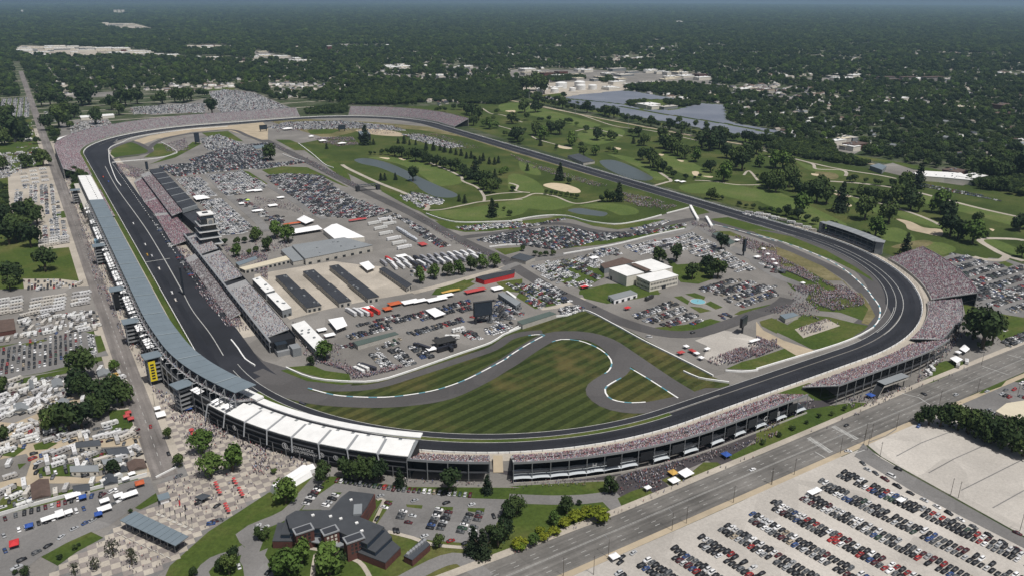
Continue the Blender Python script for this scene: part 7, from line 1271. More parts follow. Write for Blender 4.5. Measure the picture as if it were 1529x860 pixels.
lotG('the far west camping field', 'A1', [(0, 570), (160, 560), (165, 670), (0, 690)], 2, pitch=14, fill=.8, wts=WW); lotG('the far west camping field', 'B1', [(0, 60), (230, 40), (240, 100), (60, 190), (0, 200)], 93, pitch=13, fill=.35, wts=WW); lotG('the lots behind the north-west stand', 'A1', [(400, 700), (620, 690), (640, 720), (520, 760), (400, 770)], 93, pitch=10, fill=.6, wts=WW); lotG('the lots behind the north-west stand', 'A1', [(250, 640), (330, 640), (340, 700), (260, 700)], 93, pitch=11, fill=.5, wts=WW); lotG('the lots behind the north-west stand', 'A1', [(740, 615), (1170, 590), (1170, 645), (760, 655)], 93, pitch=9, fill=.7, wts=WW)
lotG('the crowded north-west car field', '', [(312, 139), (335, 134), (380, 140), (434, 163), (380, 168), (335, 171), (326, 165)], 93, pitch=8, pair=0, single=True, sp=2.9, fill=.95, wts=WW)
# east lots
lotG('the east parking lot', 'B4', [(1040, 670), (1130, 628), (1240, 648), (1330, 690), (1529, 700), (1640, 720), (1640, 900), (1190, 880), (1130, 770)], 91, pitch=17, fill=.88, wts=W1, ofs=-4); lotG('the east parking lot', 'C4', [(1640, 40), (1640, 110), (1529, 165), (1380, 118), (1200, 60), (1185, 20), (1300, -20)], 91, pitch=17, fill=.85, wts=W1, ofs=3); lotG('the corner camp right of the big tree', 'C4', [(1380, 190), (1430, 240), (1420, 262), (1370, 250)], 91, pitch=9, fill=.7, wts=WW); lotG('the corner camp right of the big tree', 'C4', [(1390, 325), (1529, 260), (1600, 240), (1600, 270), (1400, 350)], 88, pitch=9, fill=.8, wts=WD)
lotG('the corner business lot', 'C4', [(1310, 590), (1400, 545), (1529, 540), (1600, 545), (1600, 625), (1440, 635), (1330, 625)], 2, pitch=15, fill=.5, wts=W1); lotG('the corner business lot', 'C4', [(1290, 710), (1340, 690), (1400, 690), (1370, 725), (1310, 730)], 20, pitch=20, single=True, fill=.9, wts=WW); linecars('the row behind the east stand', 'C4', [(965, 500), (1000, 440), (1045, 410)], 4.5, 0, along=True, wts=WW)
linecars('the levee row', 'B4', [(940, 243), (1080, 270), (1250, 300), (1400, 330)], 2.7, 0, along=False, wts=W1); linecars('the levee row', 'B4', [(960, 235), (1100, 262), (1300, 300)], 2.9, 0, along=False, wts=WD)
# infield
IN = [('the large infield car field', 'B2', [(60, 185), (180, 172), (385, 182), (460, 250), (560, 310), (780, 388), (760, 400), (640, 428), (500, 425), (360, 412), (250, 330), (140, 260)], 0, dict(pitch=10.5, pair=5, sp=2.75, fill=.93)),
 ('the pale infield lot below the terrace road', 'B1', [(995, 205), (1140, 188), (1240, 300), (1090, 305)], 0, dict(pitch=10.5, fill=.93, wts=WW)), ('the pale infield lot beside the middle road', 'B1', [(1195, 183), (1380, 157), (1525, 238), (1480, 275), (1290, 302)], 0, dict(pitch=10.5, fill=.93, wts=WW)), ('the pale infield lot beside the tiered tower', 'B1', [(1130, 335), (1262, 315), (1440, 470), (1400, 515), (1265, 525), (1240, 470)], 0, dict(pitch=10.5, fill=.93, wts=WW)),
 ('the upper infield lot', 'B1', [(1080, 95), (1290, 20), (1529, -5), (1529, 75), (1350, 120), (1120, 122)], 75, dict(pitch=10, fill=.88, wts=W1)), ('the upper infield lot', 'A1', [(1140, 795), (1250, 770), (1380, 825), (1520, 850), (1400, 870), (1180, 860)], 80, dict(pitch=10, fill=.8, wts=WW)), ('the strip lot above the pale lots', 'B1', [(900, 130), (1060, 115), (1529, 85), (1529, 140), (1380, 148), (1000, 190)], 78, dict(pitch=11, fill=.85)), ('the upper middle lot', 'B2', [(0, 60), (50, 120), (250, 95), (300, 110), (0, 150)], 80, dict(pitch=10, fill=.85)),
 ('the far infield camp', 'A2', [(60, 735), (180, 700), (500, 692), (780, 722), (870, 750), (560, 735), (300, 742)], 85, dict(pitch=9, fill=.75, wts=WW)), ('the far infield camp', 'A2', [(840, 770), (950, 770), (1200, 840), (1100, 850), (900, 800)], 85, dict(pitch=9, fill=.7, wts=WW)), ('the strip beside the straight infield road', 'B2', [(830, 430), (870, 425), (1115, 585), (1060, 597), (940, 520)], 0, dict(pitch=10, fill=.9)), ('the strip beside the straight infield road', 'B2', [(700, 430), (820, 400), (840, 420), (760, 445)], 90, dict(pitch=9, fill=.8, wts=WW)),
 ('the strip below the golf turf', 'B2', [(1150, 480), (1250, 468), (1529, 448), (1529, 472), (1350, 488), (1200, 500)], 84, dict(pitch=8, fill=.9, wts=WW)), ('the curved infield lot', 'B2', [(1262, 552), (1400, 520), (1529, 500), (1529, 570), (1350, 572)], 84, dict(pitch=8.5, fill=.92)), ('the curved infield lot', 'B3', [(0, 470), (170, 455), (320, 425), (310, 440), (80, 480), (0, 490)], 84, dict(pitch=8, fill=.85)), ('the crowded curved infield lot', 'B3', [(0, 512), (180, 480), (330, 478), (500, 512), (690, 512), (830, 495), (1005, 455), (1010, 468), (860, 505), (700, 530), (500, 560), (260, 610), (130, 588), (0, 575)], 78, dict(pitch=8.5, fill=.95)), ('the double strip by the bend', 'B3', [(700, 488), (870, 445), (920, 440), (900, 455), (720, 500)], 70, dict(pitch=9, fill=.8, wts=WW)),
 ('the grass rows left of the museum', 'B3', [(130, 700), (230, 690), (290, 740), (310, 790), (270, 800), (140, 720)], 0, dict(pitch=12, fill=.85, wts=WW)), ('the grass rows left of the museum', 'B3', [(200, 680), (280, 670), (400, 760), (380, 775), (300, 765)], -1, dict(pitch=12, fill=.93, wts=WW)), ('the grass rows left of the museum', 'B3', [(280, 668), (350, 662), (530, 750), (510, 785), (440, 760)], -1, dict(pitch=12, fill=.92)), ('the grass rows left of the museum', 'B3', [(360, 650), (480, 630), (540, 680), (520, 720), (440, 690)], -1, dict(pitch=12, fill=.9, wts=WW)), ('the grass rows left of the museum', 'B3', [(310, 800), (440, 775), (500, 800), (440, 820), (340, 820)], 85, dict(pitch=12, fill=.9, wts=WW)),
 ('the upper museum lot', 'B3', [(480, 605), (620, 600), (640, 630), (540, 650), (490, 640)], 84, dict(pitch=9, fill=.85, wts=WW)), ('the grey museum lot', 'B3', [(640, 590), (880, 545), (1040, 505), (1150, 560), (1250, 620), (1400, 720), (1310, 740), (1230, 700), (1080, 650), (1000, 610), (900, 600), (760, 640)], 82, dict(pitch=15, fill=.86, wts=WW)), ('the south-east museum lot', 'B3', [(1085, 830), (1240, 770), (1400, 790), (1500, 820), (1529, 850), (1100, 850)], 85, dict(pitch=15, fill=.85)), ('the south-east museum lot', 'C3', [(1090, 0), (1529, -10), (1529, 60), (1370, 120), (1260, 90), (1180, 40)], 85, dict(pitch=15, fill=.85)),
 ('the south museum lot', 'C3', [(690, 145), (880, 75), (930, 75), (1075, 155), (1130, 185), (960, 230), (830, 210), (740, 185)], 82, dict(pitch=15, fill=.86)), ('the lot by the fountain', 'C3', [(1200, 160), (1250, 145), (1265, 165), (1215, 180)], 85, dict(pitch=12, fill=.9, wts=WD)), ('the lot by the infield crossroads', 'C3', [(-20, -20), (200, -20), (350, 80), (280, 95), (150, 100), (60, 20)], 0, dict(pitch=12.5, fill=.88, wts=W1)), ('the lot by the infield crossroads', 'C3', [(90, 65), (130, 60), (200, 105), (170, 125)], 0, dict(pitch=14, fill=.9)), ('the strip by the green shed', 'C3', [(270, 130), (330, 110), (430, 105), (420, 135), (330, 155), (280, 150)], 84, dict(pitch=9, fill=.8, wts=WW)), ('the strip left of the crossroads', 'B3', [(140, 780), (175, 775), (350, 860), (230, 860)], 0, dict(pitch=12, fill=.85, wts=WW)),
 ('the central infield lot', 'C2', [(500, 272), (760, 205), (800, 240), (560, 300)], 85, dict(pitch=13, fill=.92, wts=WD)), ('the central infield lot', 'C2', [(560, 215), (760, 170), (1000, 118), (1230, 66), (1250, 130), (1100, 150), (960, 185), (760, 205), (600, 235)], 84, dict(pitch=14, fill=.92, wts=WD)), ('the central infield lot', 'C2', [(870, 262), (1000, 220), (1190, 165), (1200, 200), (1000, 250), (880, 275)], 84, dict(pitch=14, fill=.93, wts=WD)), ('the lot around the big infield screen', 'C2', [(1370, 70), (1450, 80), (1529, 130), (1529, 165), (1440, 190), (1370, 200), (1240, 200), (1240, 170), (1360, 150)], 45, dict(pitch=9, fill=.85, wts=WD)), ('the pale lot behind the road course wall', 'C2', [(1310, 225), (1430, 205), (1500, 200), (1480, 225), (1380, 262), (1330, 270)], 84, dict(pitch=9, fill=.9, wts=WW)), ('the lot by the blue and white tents', 'C2', [(655, 385), (715, 370), (820, 455), (740, 478)], 0, dict(pitch=13, fill=.93, wts=WW)), ('the lot by the blue and white tents', 'C2', [(755, 355), (840, 345), (930, 430), (850, 455)], 0, dict(pitch=13, fill=.93, wts=W1)), ('the dark lot beside the black trailers', 'C2', [(880, 335), (940, 330), (1020, 400), (960, 410)], 0, dict(pitch=12, fill=.85, wts=WD)), ('the lot below the green shed', 'C2', [(665, 345), (790, 305), (840, 290), (860, 295), (800, 325), (690, 355)], 84, dict(pitch=9, fill=.88)), ('the lot right of the black trailers', 'C2', [(1170, 250), (1230, 245), (1310, 290), (1250, 305)], 0, dict(pitch=12, fill=.9)), ('the row beside the long white-roofed office', 'C2', [(480, 335), (590, 315), (600, 340), (500, 355)], 84, dict(pitch=9, fill=.6, wts=WD)),
 ('the turn two crowd edge', 'B4', [(20, 680), (100, 690), (170, 740), (80, 735)], 60, dict(pitch=8, fill=.6)), ('the far wooded car park', 'A2', [(990, 425), (1060, 430), (1170, 450), (1080, 462), (1000, 448)], 85, dict(pitch=8, fill=.9)), ('the pit wall rows', 'B1', [(810, 380), (850, 400), (1010, 600), (980, 600)], 0, dict(pitch=9, single=True, sp=5, fill=.6, wts=WD)), ('the pit wall rows', 'B1', [(1000, 640), (1040, 640), (1130, 800), (1100, 800)], 0, dict(pitch=9, single=True, sp=4, fill=.7, wts=WD)), ('the lot above the large marquee', 'B1', [(1340, 320), (1400, 315), (1529, 400), (1529, 440)], 0, dict(pitch=10, fill=.5)), ('the lot above the large marquee', 'B2', [(100, 410), (170, 420), (160, 470), (60, 440)], 0, dict(pitch=9, fill=.6, wts=WD)), ('the pond side strip', 'B2', [(830, 300), (880, 290), (930, 335), (860, 330)], 90, dict(pitch=8, fill=.8, wts=WW)), ('the pond side strip', 'B2', [(890, 275), (1080, 320), (1070, 350), (980, 350), (900, 305)], 70, dict(pitch=9, fill=.85, wts=WW)), ('the pond side strip', 'B2', [(900, 335), (960, 345), (985, 365), (930, 365)], 90, dict(pitch=8, fill=.8, wts=WW)), ('the hauler field', 'B2', [(930, 660), (1000, 650), (1200, 620), (1180, 650), (960, 740), (880, 770)], 84, dict(pitch=9, fill=.5, wts=W1)), ('the golf edge row', 'B3', [(1340, 395), (1529, 420), (1529, 440), (1340, 405)], 84, dict(pitch=8, fill=.6, wts=WW))]
for nm, reg, p, ang_, k in IN: lotG(nm, reg, p, ang_, **k)
def sprinkle0(P, n):
    X = [p[0] for p in P]; Y = [p[1] for p in P]; out = []
    while len(out) < n:
        x, y = rc_.uniform(min(X), max(X)), rc_.uniform(min(Y), max(Y))
        if inpoly([x], [y], P)[0] and all((x-a)**2+(y-b)**2 > 20 for a, b in out): out.append((x, y))
    return out
CLUT = []
# looser clutter of trailers and cars through the west camp
for reg, P, n_, nt_ in (('C1', [(0, 540), (380, 500), (400, 640), (250, 700), (0, 740)], 60, 26), ('D1', [(0, 0), (240, 10), (220, 90), (0, 180)], 22, 8), ('D1', [(230, 20), (780, 20), (780, 110), (300, 90)], 30, 8), ('D1', [(180, 150), (780, 130), (820, 220), (520, 290), (200, 300)], 46, 12), ('D1', [(0, 380), (160, 320), (180, 430), (0, 490)], 8, 4), ('C1', [(120, 160), (560, 130), (560, 240), (250, 270), (120, 300)], 60, 16), ('C1', [(540, 470), (700, 480), (700, 560), (560, 560)], 10, 5), ('B1', [(0, 60), (240, 10), (250, 100), (0, 200)], 50, 16), ('A1', [(0, 680), (200, 700), (230, 850), (0, 850)], 40, 10)):
    Q_ = G(reg, *P); pts_ = sprinkle0(Q_, n_+nt_)
    for i, (x, y) in enumerate(pts_):
        h = rc_.choice((.1, 1.6, .4, 1.2))
        if i < nt_: CLUT.append((x, y, h))
        else: addcar(x, y, h, 'the west camp', W1)
CARS.sort(key=lambda c: cdist(c[0], c[1])); print('cars', len(CARS))
used = set(); kname = {'sedan': 'car', 'suv': 'suv', 'pickup': 'pickup truck', 'van': 'van'}; near = CARS[:300]; rowcount = {}
for c in near: rowcount.setdefault((c[5], c[6]), []).append(c)
for (l_, r_w), L_ in rowcount.items():
    if l_ == GL: L_.sort(key=lambda c: -c[1])
    else: L_.sort(key=lambda c: c[0])
    for i, c in enumerate(L_): c.append(i)
for c in near:
    x, y, h, kd, colr, lt, row_, idx, pos = c; body, win, whl, wx, wl_ = CARP[kd]; o = empty('parked_'+kname[kd].replace(' ', '_') if 'street' not in lt and 'road' not in lt else kname[kd].replace(' ', '_'), (x, y, .13), 'x', kname[kd], 'parked and passing cars', h)
    if lt == GL: lab = f'{colr} {kname[kd]}, {nth(pos)} from the street in the {nth(row_-1)} row of the gravel lot'
    elif len(rowcount[(lt, row_)]) > 1: lab = f'{colr} {kname[kd]}, {nth(pos)} from the left'+(f' in the {nth(row_-1)} row' if row_ and row_ > 1 else '')+f' in {lt.replace("the upper row", "the row").replace("tailgate party end of the ", "tailgate end of ")}'
    else: lab = f'{colr} {kname[kd]} on {lt}'
    lw = lab.split()
    o['label'] = ' '.join(lw[:16])
    cc_ = tuple(v*rc_.uniform(.8, 1.2) for v in CC[colr]); meshobj('body', body, o, color=cc_); meshobj('windows', win, o)
    for sx in (-1, 1):
        for sy in (-1, 1): meshobj('wheel', whl, o, (sx*wx, sy*wl_*.97, .33))
parts = []
for kd in CARP:
    S_ = [c for c in CARS[300:] if c[3] == kd]; n = len(S_)
    if not n: continue
    V0, F0, fx_ = LOWC[kd]; cols = np.array([CC[c[4]] for c in S_])*rng.uniform(.75, 1.3, (n, 1)); parts.append(stamp(V0, F0, fx_, [(c[0], c[1], .12) for c in S_], [c[2] for c in S_], np.ones(n), np.clip(cols, 0, .85)))
V, F_, C_ = cat_meshes(parts); bigmesh('parked_cars', V, F_, M_stamp, C_, kind='stuff', label='thousands of smaller parked cars filling the infield lots and fields')
def rv_mesh(L_, W_, H_, z0=.7, nose=.6):
    b = MB(); vs = []
    prof = [(-L_/2, z0, H_*.96), (-L_/2+.3, z0*.8, H_), (L_/2-nose, z0*.8, H_), (L_/2, z0+.3, H_*.72)]
    for x, a, c in prof: vs += [(x, -W_/2, a), (x, W_/2, a), (x, W_/2*.97, c), (x, -W_/2*.97, c)]
    b.add(vs, [(i*4+j, i*4+(j+1) % 4, (i+1)*4+(j+1) % 4, (i+1)*4+j)[::-1] for i in range(3) for j in range(4)]+[(3, 2, 1, 0)[::-1], (12, 13, 14, 15)], M_paint); return b.mesh('body')
def rv_kit(kind):
    L_, W_, H_ = {'motorhome': (10.5, 2.55, 3.4), 'trailer': (7.6, 2.5, 2.9), 'hauler': (15.5, 2.6, 4.0), 'bus': (12.5, 2.6, 3.6)}[kind]; parts = [('body', rv_mesh(L_, W_, H_, nose=.3 if kind == 'hauler' else .9))]
    w_ = MB()
    if kind != 'hauler':
        for s_ in (-1, 1):
            for k in range(3): w_.box(-L_*.3+k*L_*.25, s_*(W_/2+.01), H_*.5, L_*.12, .06, H_*.22, M_win)
        if kind != 'trailer': w_.add([(L_/2+.02, -W_*.42, H_*.42), (L_/2+.02, W_*.42, H_*.42), (L_/2-.45, W_*.42, H_*.7), (L_/2-.45, -W_*.42, H_*.7)], [(0, 1, 2, 3)], M_win)
        parts.append(('windows', w_.mesh('windows'))); a = MB(); a.box(-L_*.2, 0, H_, .9, .9, .35, M_chr); parts.append(('roof_unit', a.mesh('roof_unit'))); a = MB(); a.box(L_*.18, .3, H_, .7, .7, .22, M_rgrey); parts.append(('roof_vent', a.mesh('roof_vent')))
    else:
        a = MB(); a.box(L_/2+1.7, 0, .6, 2.6, 2.4, 2.7, M_paint); a.box(L_/2+2.9, 0, 1.9, .3, 2.2, 1.0, M_win); parts.append(('cab', a.mesh('cab')))
    w_ = MB()
    for x in ((-L_*.3, -L_*.2, L_*.33) if kind != 'trailer' else (-.6, .5)):
        for s_ in (-1, 1): w_.bar((x, s_*W_*.42, .5), (x, s_*W_*.5, .5), .5, M_tyre, 8)
    parts.append(('wheels', w_.mesh('wheels')))
    if kind == 'trailer': a = MB(); a.bar((L_/2, 0, .7), (L_/2+1.3, 0, .6), .09, M_dsteel, 4); parts.append(('drawbar', a.mesh('drawbar')))
    return parts
KIT = {k: rv_kit(k) for k in ('motorhome', 'trailer', 'hauler', 'bus')}
RVC = [(.64, .64, .62), (.52, .49, .44), (.62, .62, .62), (.42, .41, .40)]
def rv(x, y, h, kind, col_, word, group='motorhomes and travel trailers', cat=None):
    o = empty({'motorhome': 'motorhome', 'trailer': 'travel_trailer', 'hauler': 'race_hauler', 'bus': 'coach'}[kind], (x, y, .12), 'x', cat or kind.replace('hauler', 'truck'), group, h)
    for nm, me in KIT[kind]: meshobj(nm, me, o, color=col_)
    later(o, word, x, y); return o
rr_ = random.Random(5)
def rvs(reg, pts, kind, head, cols=RVC, word=None, **k):
    for t in pts: x, y = G1(reg, *t[:2]); hh = t[2] if len(t) > 2 else head; rv(x, y, hh+rr_.gauss(0, .05), kind, rr_.choice(cols), word or ('white '+{'motorhome': 'motorhome', 'trailer': 'travel trailer', 'hauler': 'race hauler', 'bus': 'coach'}[kind]), **k)
def grid(reg, a, b, c, nu, nv): return [(a[0]+(b[0]-a[0])*i/max(1, nu-1)+(c[0]-a[0])*j/max(1, nv-1), a[1]+(b[1]-a[1])*i/max(1, nu-1)+(c[1]-a[1])*j/max(1, nv-1)) for i in range(nu) for j in range(nv)]
rvs('C1', grid('C1', (25, 78), (100, 68), (20, 150), 2, 5), 'motorhome', .1); rvs('C1', grid('C1', (215, 75), (350, 55), (200, 150), 3, 5), 'motorhome', .1); rvs('C1', grid('C1', (450, 40), (490, 36), (440, 100), 2, 4), 'motorhome', .15)
rvs('C1', [(290, 190), (330, 210), (370, 170), (360, 205), (400, 165), (465, 160), (500, 165), (480, 180), (520, 150), (490, 215), (510, 225), (545, 235), (270, 250), (320, 238), (205, 268), (170, 275), (130, 280), (95, 280), (50, 300), (15, 300), (350, 235), (145, 200), (430, 180), (410, 225)], 'trailer', 1.4)
rvs('C1', [(60, 580, 1.4), (97, 570, 1.4), (148, 600, 1.4), (180, 545, 1.5), (205, 540, 1.5), (260, 590, 1.4), (300, 640, .3), (340, 630, 2), (475, 640, 1.4), (555, 575, .8), (605, 570, .3), (645, 565, .2), (525, 620, 1.8), (40, 690, .4), (255, 650, 2), (15, 655, .9)], 'trailer', 1.2); rvs('C1', [(80, 720, .8), (208, 700, .5), (130, 678, -.1), (15, 745, .9), (195, 780, -1.2), (60, 815, 1.), (145, 818, .3), (630, 785, .1), (430, 845, .2), (650, 845, .1), (700, 845, .2), (190, 650, .2)], 'motorhome', .5)
rvs('D1', [(58, 148, .15), (285, 92, .25), (410, 133, .1), (280, 165, .1), (335, 230, .15), (430, 205, .05), (520, 175, .2), (60, 300, .1), (55, 225, 1.4), (780, 145, -1.), (760, 40, 1.), (650, 60, .1), (460, 255, .05), (480, 55, .2), (140, 460, .3), (230, 430, .3), (55, 390, 1.5), (530, 330, 1.3), (380, 365, 1.3), (320, 390, 1.5), (185, 70, .1)], 'trailer', .2); rvs('D1', [(600, 205, .1), (225, 435, .35), (640, 320, .3)], 'bus', .2)
rvs('B1', grid('B1', (135, 175), (245, 150), (150, 240), 3, 4), 'motorhome', .1); rvs('B1', grid('B1', (250, 560), (370, 540), (250, 590), 3, 3), 'motorhome', .1); rvs('B1', grid('B1', (225, 835), (460, 800), (225, 835), 3, 1), 'trailer', 1)
rvs('C4', [(980, 490, 1.1), (1000, 465, 1.), (1150, 448, .5), (1200, 428, .4)], 'trailer', 1)
rvs('B4', [(20, 405), (60, 415), (110, 430), (150, 440), (200, 455), (240, 470), (290, 485), (320, 500)], 'motorhome', -.9); rvs('B3', [(1370, 400), (1420, 410), (1460, 418), (1500, 425)], 'motorhome', -.9)
hw_ = dict(group='race haulers and team trailers', cat='truck'); rvs('B2', grid('B2', (740, 690), (1240, 632), (800, 710), 14, 2), 'hauler', 1.55, [(.7, .7, .7), (.03, .03, .04), (.68, .68, .68), (.3, .3, .32)], 'tall race hauler', **hw_)
rvs('B2', grid('B2', (830, 500), (905, 550), (850, 500), 7, 1), 'hauler', -1.5, [(.55, .57, .6)], 'silver race hauler', **hw_); rvs('B2', [(680, 462), (715, 490), (745, 520), (790, 550), (820, 575), (850, 600), (740, 440), (765, 465)], 'hauler', .1, [(.6, .6, .58), (.45, .03, .03), (.7, .7, .7)], 'race hauler under an awning', **hw_)
rvs('B2', [(770, 672)], 'hauler', 1.5, [(.5, .03, .03)], 'red and white race hauler', **hw_); rvs('C2', [(555, 150), (595, 150), (625, 150)], 'hauler', 1.7, [(.6, .6, .6)], 'grey race hauler', **hw_); rvs('C2', [(650, 150), (690, 140)], 'hauler', 1.7, [(.55, .04, .03)], 'red race hauler', **hw_)
rvs('C2', [(1165, 248, .05), (1130, 290, -.6), (595, 480, 1.9), (620, 465, 1.9)], 'bus', .1, [(.7, .7, .68)], 'white coach', group='coaches and long vans', cat='bus'); rvs('C2', [(965, 350), (650, 465)], 'hauler', 2, [(.04, .04, .05)], 'black trailer', **hw_); rvs('C2', [(1085, 330), (1090, 355)], 'hauler', .1, [(.02, .02, .025)], 'black display trailer', **hw_); rvs('C2', [(1065, 325), (1110, 345)], 'hauler', 1.5, [(.02, .02, .025)], 'black display trailer', **hw_)
rvs('B3', grid('B3', (770, 600), (900, 560), (800, 620), 6, 2), 'bus', 0, [(.65, .65, .65), (.5, .5, .52), (.05, .05, .06)], 'pale coach', group='coaches and long vans', cat='bus'); rvs('C3', [(800, 66)], 'bus', .2, [(.03, .03, .03)], 'black coach', group='coaches and long vans', cat='bus')
# red canopies in the central infield, awnings, tents, umbrellas
TN = 0
def tents(reg, pts, s_, m, word, h=2.6, pk=1.2, cat='tent', group='pop-up tents and awnings', rot=0):
    for t in pts:
        x, y = G1(reg, t[0], t[1]); w_ = (t[2] if len(t) > 2 else s_); d_ = (t[3] if len(t) > 3 else w_)
        c_, s2 = math.cos(rot), math.sin(rot); P = [(x+a*w_/2*c_-b*d_/2*s2, y+a*w_/2*s2+b*d_/2*c_) for a, b in ((-1, -1), (1, -1), (1, 1), (-1, 1))]; o = tent('popup_tent', 'x', P, h, pk, m, cat, group); later(o, word, x, y)
M_tb = mat('blue_canvas', (.03, .08, .30)); M_to = mat('orange_canvas', (.42, .10, .04)); M_tr = mat('red_canvas', (.38, .06, .06)); M_ty = mat('amber_canvas', (.48, .30, .08)); M_tk = mat('black_canvas', (.03, .03, .03))
tents('D1', [(420, 415, 8, 5), (600, 445, 5, 4), (740, 410, 9, 5), (600, 490, 7, 5), (345, 520, 4, 7), (285, 545, 8, 4), (395, 510, 4, 4), (720, 320, 4, 3), (755, 292, 4, 3), (680, 415, 5, 4)], 5, M_tentw, 'white pop-up awning', rot=.1); tents('D1', [(565, 522), (475, 425), (170, 590)], 4, M_tb, 'blue pop-up awning'); tents('D1', [(800, 345, 5, 5)], 4, M_to, 'orange pop-up tent'); tents('D1', [(85, 690, 4.5, 6)], 4, M_red, 'red tent beside the striped bays'); tents('C1', [(735, 725), (750, 760), (725, 745)], 4, M_tr, 'red party tent'); tents('C1', [(655, 510)], 6, M_ty, 'amber striped tent'); tents('C1', [(920, 735, 6, 8), (900, 700, 4, 5)], 5, M_tentw, 'white vendor tent'); tents('C1', [(1075, 700)], 5, M_tb, 'blue vendor tent')
tents('D3', [(1238, 182)], 5, M_tb, 'bright blue gate tent'); tents('C4', [(650, 625)], 5, M_tb, 'bright blue gate tent'); tents('C4', [(1095, 190, 6, 5)], 5, M_to, 'orange food tent'); tents('C4', [(1095, 222), (1110, 175), (1100, 110), (1030, 340, 6, 5), (1150, 380), (1110, 145)], 4, M_tentw, 'white food tent'); tents('D3', [(600, 765, 5, 4)], 4, M_tentw, 'white gate tent'); tents('D3', [(940, 330, 6, 5), (790, 372, 4, 3)], 4, M_tentw, 'white food tent'); tents('D3', [(935, 285)], 5, M_ty, 'yellow food tent'); tents('D4', [(330, 392, 9, 4), (822, 442, 5, 3.5)], 4, M_tentw, 'white canopy among the parked cars'); tents('D1', [(1095, 42, 3), (1105, 62, 3)], 3, M_tr, 'red umbrella cluster')
tents('C2', [(800, 100, 12, 8), (760, 130, 8, 8)], 8, M_to, 'orange team awning'); tents('C2', [(640, 125, 14, 6)], 8, M_tentw, 'white team awning'); tents('C2', [(890, 90, 16, 9), (940, 85, 14, 7), (1040, 75, 20, 8), (1090, 55, 16, 6), (430, 280, 9, 6), (385, 250, 8, 6), (1010, 360, 8, 6)], 8, M_tentw, 'white hospitality tent'); tents('C2', [(1120, 30, 20, 3)], 8, M_ty, 'yellow hospitality canopy'); tents('C2', [(1260, 25, 22, 7)], 8, M_tr, 'red and white hospitality canopy'); tents('C2', [(1385, 15, 11, 8)], 8, M_tentw, 'white domed tent'); tents('C2', [(1085, 325, 18, 11)], 8, M_tk, 'black display stage roof', h=5, pk=.4); tents('B2', [(960, 582, 8, 12)], 8, M_tr, 'bright red canopy'); tents('B2', [(590, 442, 24, 5)], 8, M_tr, 'red long canopy'); tents('B2', [(215, 465, 22, 5)], 8, M_to, 'orange long canopy'); tents('B2', [(840, 650, 12, 8), (150, 315, 10, 7), (20, 275, 12, 8), (105, 360, 12, 10), (25, 390, 12, 8)], 8, M_tentw, 'white infield tent')
tents('B1', [(1450, 275, 22, 7), (1470, 390, 14, 7), (1380, 350, 7, 6)], 8, M_tentw, 'white infield tent'); tents('B1', [(1415, 330, 5, 5)], 5, mat('lime_canvas', (.45, .62, .10)), 'lime green tent'); tents('B3', [(485, 660, 10, 7), (990, 225, 10, 6), (960, 220, 8, 6), (430, 825, 9, 4)], 8, M_tentw, 'white tent'); tents('C3', [(430, 5, 8, 4), (675, 125, 6, 4)], 5, M_red, 'red tent'); tents('C3', [(1045, 370, 4, 6), (980, 380, 6, 4)], 5, M_tr, 'red vendor tent'); tents('C3', [(1010, 345), (1095, 410), (1070, 385), (1130, 360, 5, 3), (1400, 312, 11, 3)], 4, M_tentw, 'white vendor tent'); tents('A2', [(190, 745, 20, 12), (390, 815, 14, 9), (500, 830, 16, 8), (325, 790, 10, 7)], 8, M_tentw, 'white far infield tent', h=4, pk=2); tents('B4', [(150, 735, 9, 6)], 6, M_rdark, 'dark tent beside the mound'); tents('B4', [(65, 640, 4), (95, 672, 4), (110, 695, 4), (265, 805, 4), (40, 610, 4)], 4, M_tentw, 'white shelter among the mound crowd'); tents('B3', [(1415, 655, 7, 5), (1300, 560, 6, 5)], 5, M_tentw, 'white tent by the turn two crowd')
def umb_mesh(m):
    mb = MB(); n = 8; mb.add([(1.2*math.cos(k*math.pi/4), 1.2*math.sin(k*math.pi/4), 2.2) for k in range(n)]+[(0, 0, 2.8)], [(k, (k+1) % n, n) for k in range(n)], m); return mb.mesh('canopy')
um = umb_mesh(M_tr); pm = MB().bar((0, 0, .1), (0, 0, 2.75), .05, M_steel, 5).mesh('pole'); tm = MB().bar((0, 0, .75), (0, 0, .85), .6, M_wallc, 8).mesh('table')
groups_u = [('left column', [(1232, 340), (1238, 352), (1243, 368), (1250, 385), (1258, 398)]), ('upper right column', [(1336, 318), (1342, 332), (1350, 346)]), ('middle right column', [(1366, 372), (1374, 386), (1380, 400), (1388, 412)]), ('lower column', [(1288, 462), (1294, 476), (1300, 490), (1308, 504)])]
for gn, P in groups_u:
    for i, (u, v) in enumerate(P): x, y = G1('D1', u, v); o = empty('patio_umbrella', (x, y, 0), f'red patio umbrella over a small table, {nth(i)} from the top of the {gn}', 'umbrella', 'red umbrellas on the plaza'); meshobj('canopy', um, o); meshobj('pole', pm, o); meshobj('table', tm, o)
